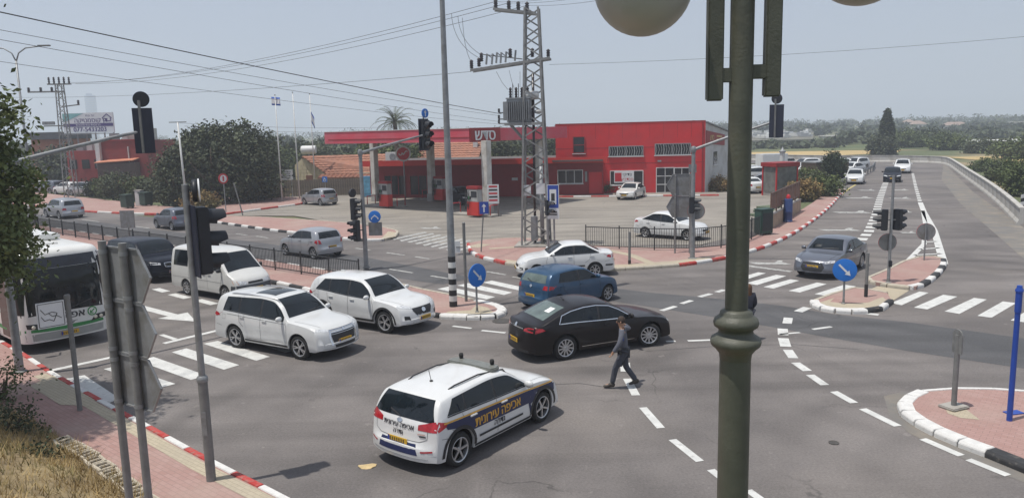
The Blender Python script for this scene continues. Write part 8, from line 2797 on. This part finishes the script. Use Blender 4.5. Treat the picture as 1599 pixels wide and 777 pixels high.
lots=[('hg',1190,293,160,'grey hatchback parked in front of the lot by the walking man'),('uw',1182,283,20,'white suv parked behind the grey hatchback'),('us',1197,281,25,'silver suv parked second row behind the grey hatchback'),('sw',1176,276,15,'white car in the third row at the lot'),('ss',1208,275,20,'silver sedan in the third row beside the white car'),('sw',1247,276,200,'white car parked behind the red kiosk'),('ss',1262,274,200,'silver car parked behind the red kiosk, second'),('sw',1272,269,190,'white car parked before the brown shed'),('uw',1256,266,195,'white suv in the back row behind the kiosk'),('sw',1328,272,215,'white car parked just behind the small dark tree'),('uw',1335,265,215,'white suv parked behind the small dark tree, upper'),('hw',1322,265,215,'white hatchback parked left of the upper white suv'),('sw',1166,300,100,'white car partly hidden by the green lamp post')]
for key,u,v,h,lab in lots:parked(key,u,v,h,lab,gr)
vt=thing('delivery_van','white box van parked behind the white pole in the lot','van',G(1211,270),R(10))
MB().box((-0.6,0,1.45),(3.4,1.95,2.0)).build('box',P_WHITE,vt,bevel=0.05)
MB().prism([(1.1,-0.9),(2.4,-0.8),(2.4,0.8),(1.1,0.9)],0.45,1.5).build('cab',P_WHITE,vt,bevel=0.1)
MB().box((1.72,0,1.62),(1.0,1.6,0.35)).build('cab_glass',GLASS,vt,bevel=0.1)
for x in(-1.4,1.6):
 for s in(1,-1):
  MB().lathe([(0.2,-0.1),(0.33,-0.1),(0.35,0),(0.33,0.1),(0.2,0.1)],14,loc=(x,s*0.85,0.35),mtx=Matrix(((1,0,0),(0,0,1),(0,-1,0)))).build('wheel',RUBBER,vt,True)
b=G(1217,305)
t=thing('kiosk','glazed kiosk with red top frame beside the white pole','kiosk',b,R(20))
for x in(-1.1,1.1):
 for y in(-0.9,0.9):MB().box((x,y,1.35),(0.10,0.10,2.7)).build('post',RED,t)
MB().box((0,0,2.72),(2.5,2.1,0.35)).build('roof',RED_D,t,bevel=0.02)
for y in(-0.88,0.88):MB().box((0,y,1.45),(2.05,0.03,2.2)).build('pane',mat('kiosk_glass',(0.16,0.16,0.15),rough=0.1,var=0.3,scale=2),t)
MB().box((-1.08,0,1.45),(0.03,1.6,2.2)).build('pane',MATS['kiosk_glass'],t)
MB().box((0,0,0.2),(2.1,1.7,0.4)).build('base',CONCRETE,t)
b=G(1220,300)
t=thing('white_post','thick white post with cap rising above the kiosk','post',b)
hh3=EYE-(237-192.6)*b.y/F_PX
MB().tube([(0,0,0),(0,0,hh3)],0.22,12).build('shaft',WHPOLE,t,True,angle=40)
MB().lathe([(0.3,hh3-0.05),(0.3,hh3+0.08),(0.12,hh3+0.2),(0.0,hh3+0.5)],12).build('cap',GREYM,t,True,angle=40)
b=G(1287,282)
t=thing('brown_shed','small brown shed with flat roof left of the small dark tree','shed',b,R(18))
MB().box((0,0,1.0),(4.2,2.4,2.0)).build('wall',mat('shed_brown',(0.16,0.115,0.085),rough=0.85,var=0.2),t)
MB().box((0,0,2.06),(4.6,2.8,0.12)).build('roof',GREYM,t)
MB().box((-0.8,-1.22,0.85),(0.9,0.05,1.7)).build('door',mat('shed_door',(0.10,0.08,0.065),rough=0.8,var=0.2),t)
GRP=mat('pallet_green',(0.16,0.20,0.13),rough=0.9,var=0.25)
for i,(u,v)in enumerate(((1200,325),(1196,331),(1190,337))):
 b=G(u,v)
 t=thing('pallet',('topmost','middle','lowest')[i]+' of the greenish pallets lying by the brown railing','pallet',(b.x,b.y,0.005),R(30))
 for k in range(5):MB().box((0,-0.5+0.25*k,0.14),(1.4,0.16,0.03)).build('board',GRP,t)
 for x in(-0.6,0,0.6):MB().box((x,0,0.06),(0.1,1.15,0.12)).build('bearer',GRP,t)
BING=mat('bin_green',(0.025,0.05,0.035),rough=0.6,var=0.2)
for i,(u,v,lab)in enumerate(((199,325,'dark wheelie bin standing on the far pavement, left one'),(228,321,'dark wheelie bin beside the white block on the far pavement'))):
 b=G(u,v,0.13)
 t=thing('wheelie_bin',lab,'bin',b,R(-30))
 MB().prism([(-0.45,-0.35),(0.45,-0.35),(0.5,0.4),(-0.5,0.4)],0.1,1.15).build('body',BING,t,bevel=0.03)
 MB().box((0,0.02,1.2),(1.08,0.86,0.1)).build('lid',BING,t,bevel=0.03)
 for x in(-0.35,0.35):MB().lathe([(0.05,-0.03),(0.1,-0.03),(0.1,0.03),(0.05,0.03)],10,loc=(x,0.3,0.1),mtx=Matrix(((0,0,1),(0,1,0),(-1,0,0)))).build('wheel',RUBBER,t)
b=G(219,321,0.13)
t=thing('white_block','white rendered meter block behind the wheelie bins','utility block',b,R(-20))
MB().box((0,0,0.7),(0.7,0.4,1.4)).build('block',WALLW,t,bevel=0.02)
MB().box((0,0,1.43),(0.78,0.48,0.06)).build('cap',CONCRETE,t)
b=G(181,404)
t=thing('sign_panel_post','grey rectangular sign seen from behind above the bus roof corner','sign',ST(20.9,RD.dot(G(181,372,0.5))))
MB().box((0,0,1.55),(0.85,0.03,1.05)).build('panel',SIGN_BACK,t)
MB().tube([(0,0.05,0),(0,0.05,1.9)],0.04,8).build('post',STEEL_D,t)
b=G(573,728)
t=mesh_obj('flattened_carton',[(0.17*math.cos(q)*(1+0.18*math.sin(3*q)),0.13*math.sin(q)*(1+0.15*math.cos(2*q)),0.012+0.012*math.sin(2.3*q))for q in np.linspace(0,6.283,13)[:-1]]+[(0,0,0.03)],[(i,(i+1)%12,12)for i in range(12)],mat('carton',(0.50,0.38,0.20),rough=0.9,var=0.15,scale=8))
t.location=(b.x,b.y,0.0);md=t.modifiers.new('s','SOLIDIFY');md.thickness=0.008
tag(t,'flattened tan carton lying on the road behind the patrol car','litter')
b=G(1214,300)
rj=random.Random(9)
jm=[MB().prism([(-2,-0.8),(2,-0.8),(2,0.8),(-2,0.8)],0.3,0.95).prism([(-1.4,-0.7),(1.2,-0.7),(0.9,0.7),(-1.1,0.7)],0.95,1.5).build('far_car',m_,None).data for m_ in(P_WHITE,P_SILVER,P_CREAM)]
for o in[o for o in COL.objects if o.name.startswith('far_car')]:COL.objects.unlink(o);bpy.data.objects.remove(o)
for i in range(46):
 D=rj.uniform(255,330)
 u=rj.uniform(1165,1262)
 p=AT(u,215,D)
 o=bpy.data.objects.new('far_car',jm[i%3])
 COL.objects.link(o)
 o.location=(p.x,p.y,TZ(p.x,p.y)+1.0+(D-255)*0.012)
 o.rotation_euler=(0,0,rj.uniform(0,6))
 tag(o,'tiny pale car in the crowded yard beyond the yellow field','car','cars in the far yard')
sheet('far_yard',[AT(1160,220,250),AT(1268,220,250),AT(1268,220,335),AT(1160,220,335)],mat('yard_ground',(0.30,0.27,0.22),rough=0.95,var=0.2,scale=0.2),None)if False else None
yv=[AT(1158,220,250),AT(1270,220,250),AT(1270,220,336),AT(1158,220,336)]
yd=mesh_obj('far_yard',[(p.x,p.y,TZ(p.x,p.y)+z)for p,z in zip(yv,(0.95,0.95,2.0,2.0))]+[(p.x,p.y,-2)for p in yv],[(0,1,2,3),(4,5,1,0),(5,6,2,1),(6,7,3,2),(7,4,0,3)],mat('yard_ground',(0.17,0.16,0.13),rough=0.95,var=0.3,scale=0.2,col2=(0.07,0.08,0.05),mask_scale=0.1))
yd['kind']='structure'
person('small far figure in dark clothes walking past the parked grey hatchback',G(1198,302),R(80),J,NAVYC,NAVYC,HAIR_S)
# ------------------ haze
hz_=MB().box((0,1650,55),(6600,3600,113)).build('haze',[],None)
hz_.data.materials.clear()
hm_=bpy.data.materials.new('haze')
hm_.use_nodes=True
N=hm_.node_tree.nodes
for n_ in list(N):N.remove(n_)
vol=N.new('ShaderNodeVolumePrincipled')
vol.inputs['Color'].default_value=(0.82,0.89,1.0,1)
vol.inputs['Density'].default_value=0.00090
vol.inputs['Anisotropy'].default_value=0.2
ou=N.new('ShaderNodeOutputMaterial')
hm_.node_tree.links.new(vol.outputs[0],ou.inputs['Volume'])
hz_.data.materials.append(hm_)
tag(hz_,'thin summer haze over the whole scene','haze',None,'stuff')
hz_.visible_shadow=True
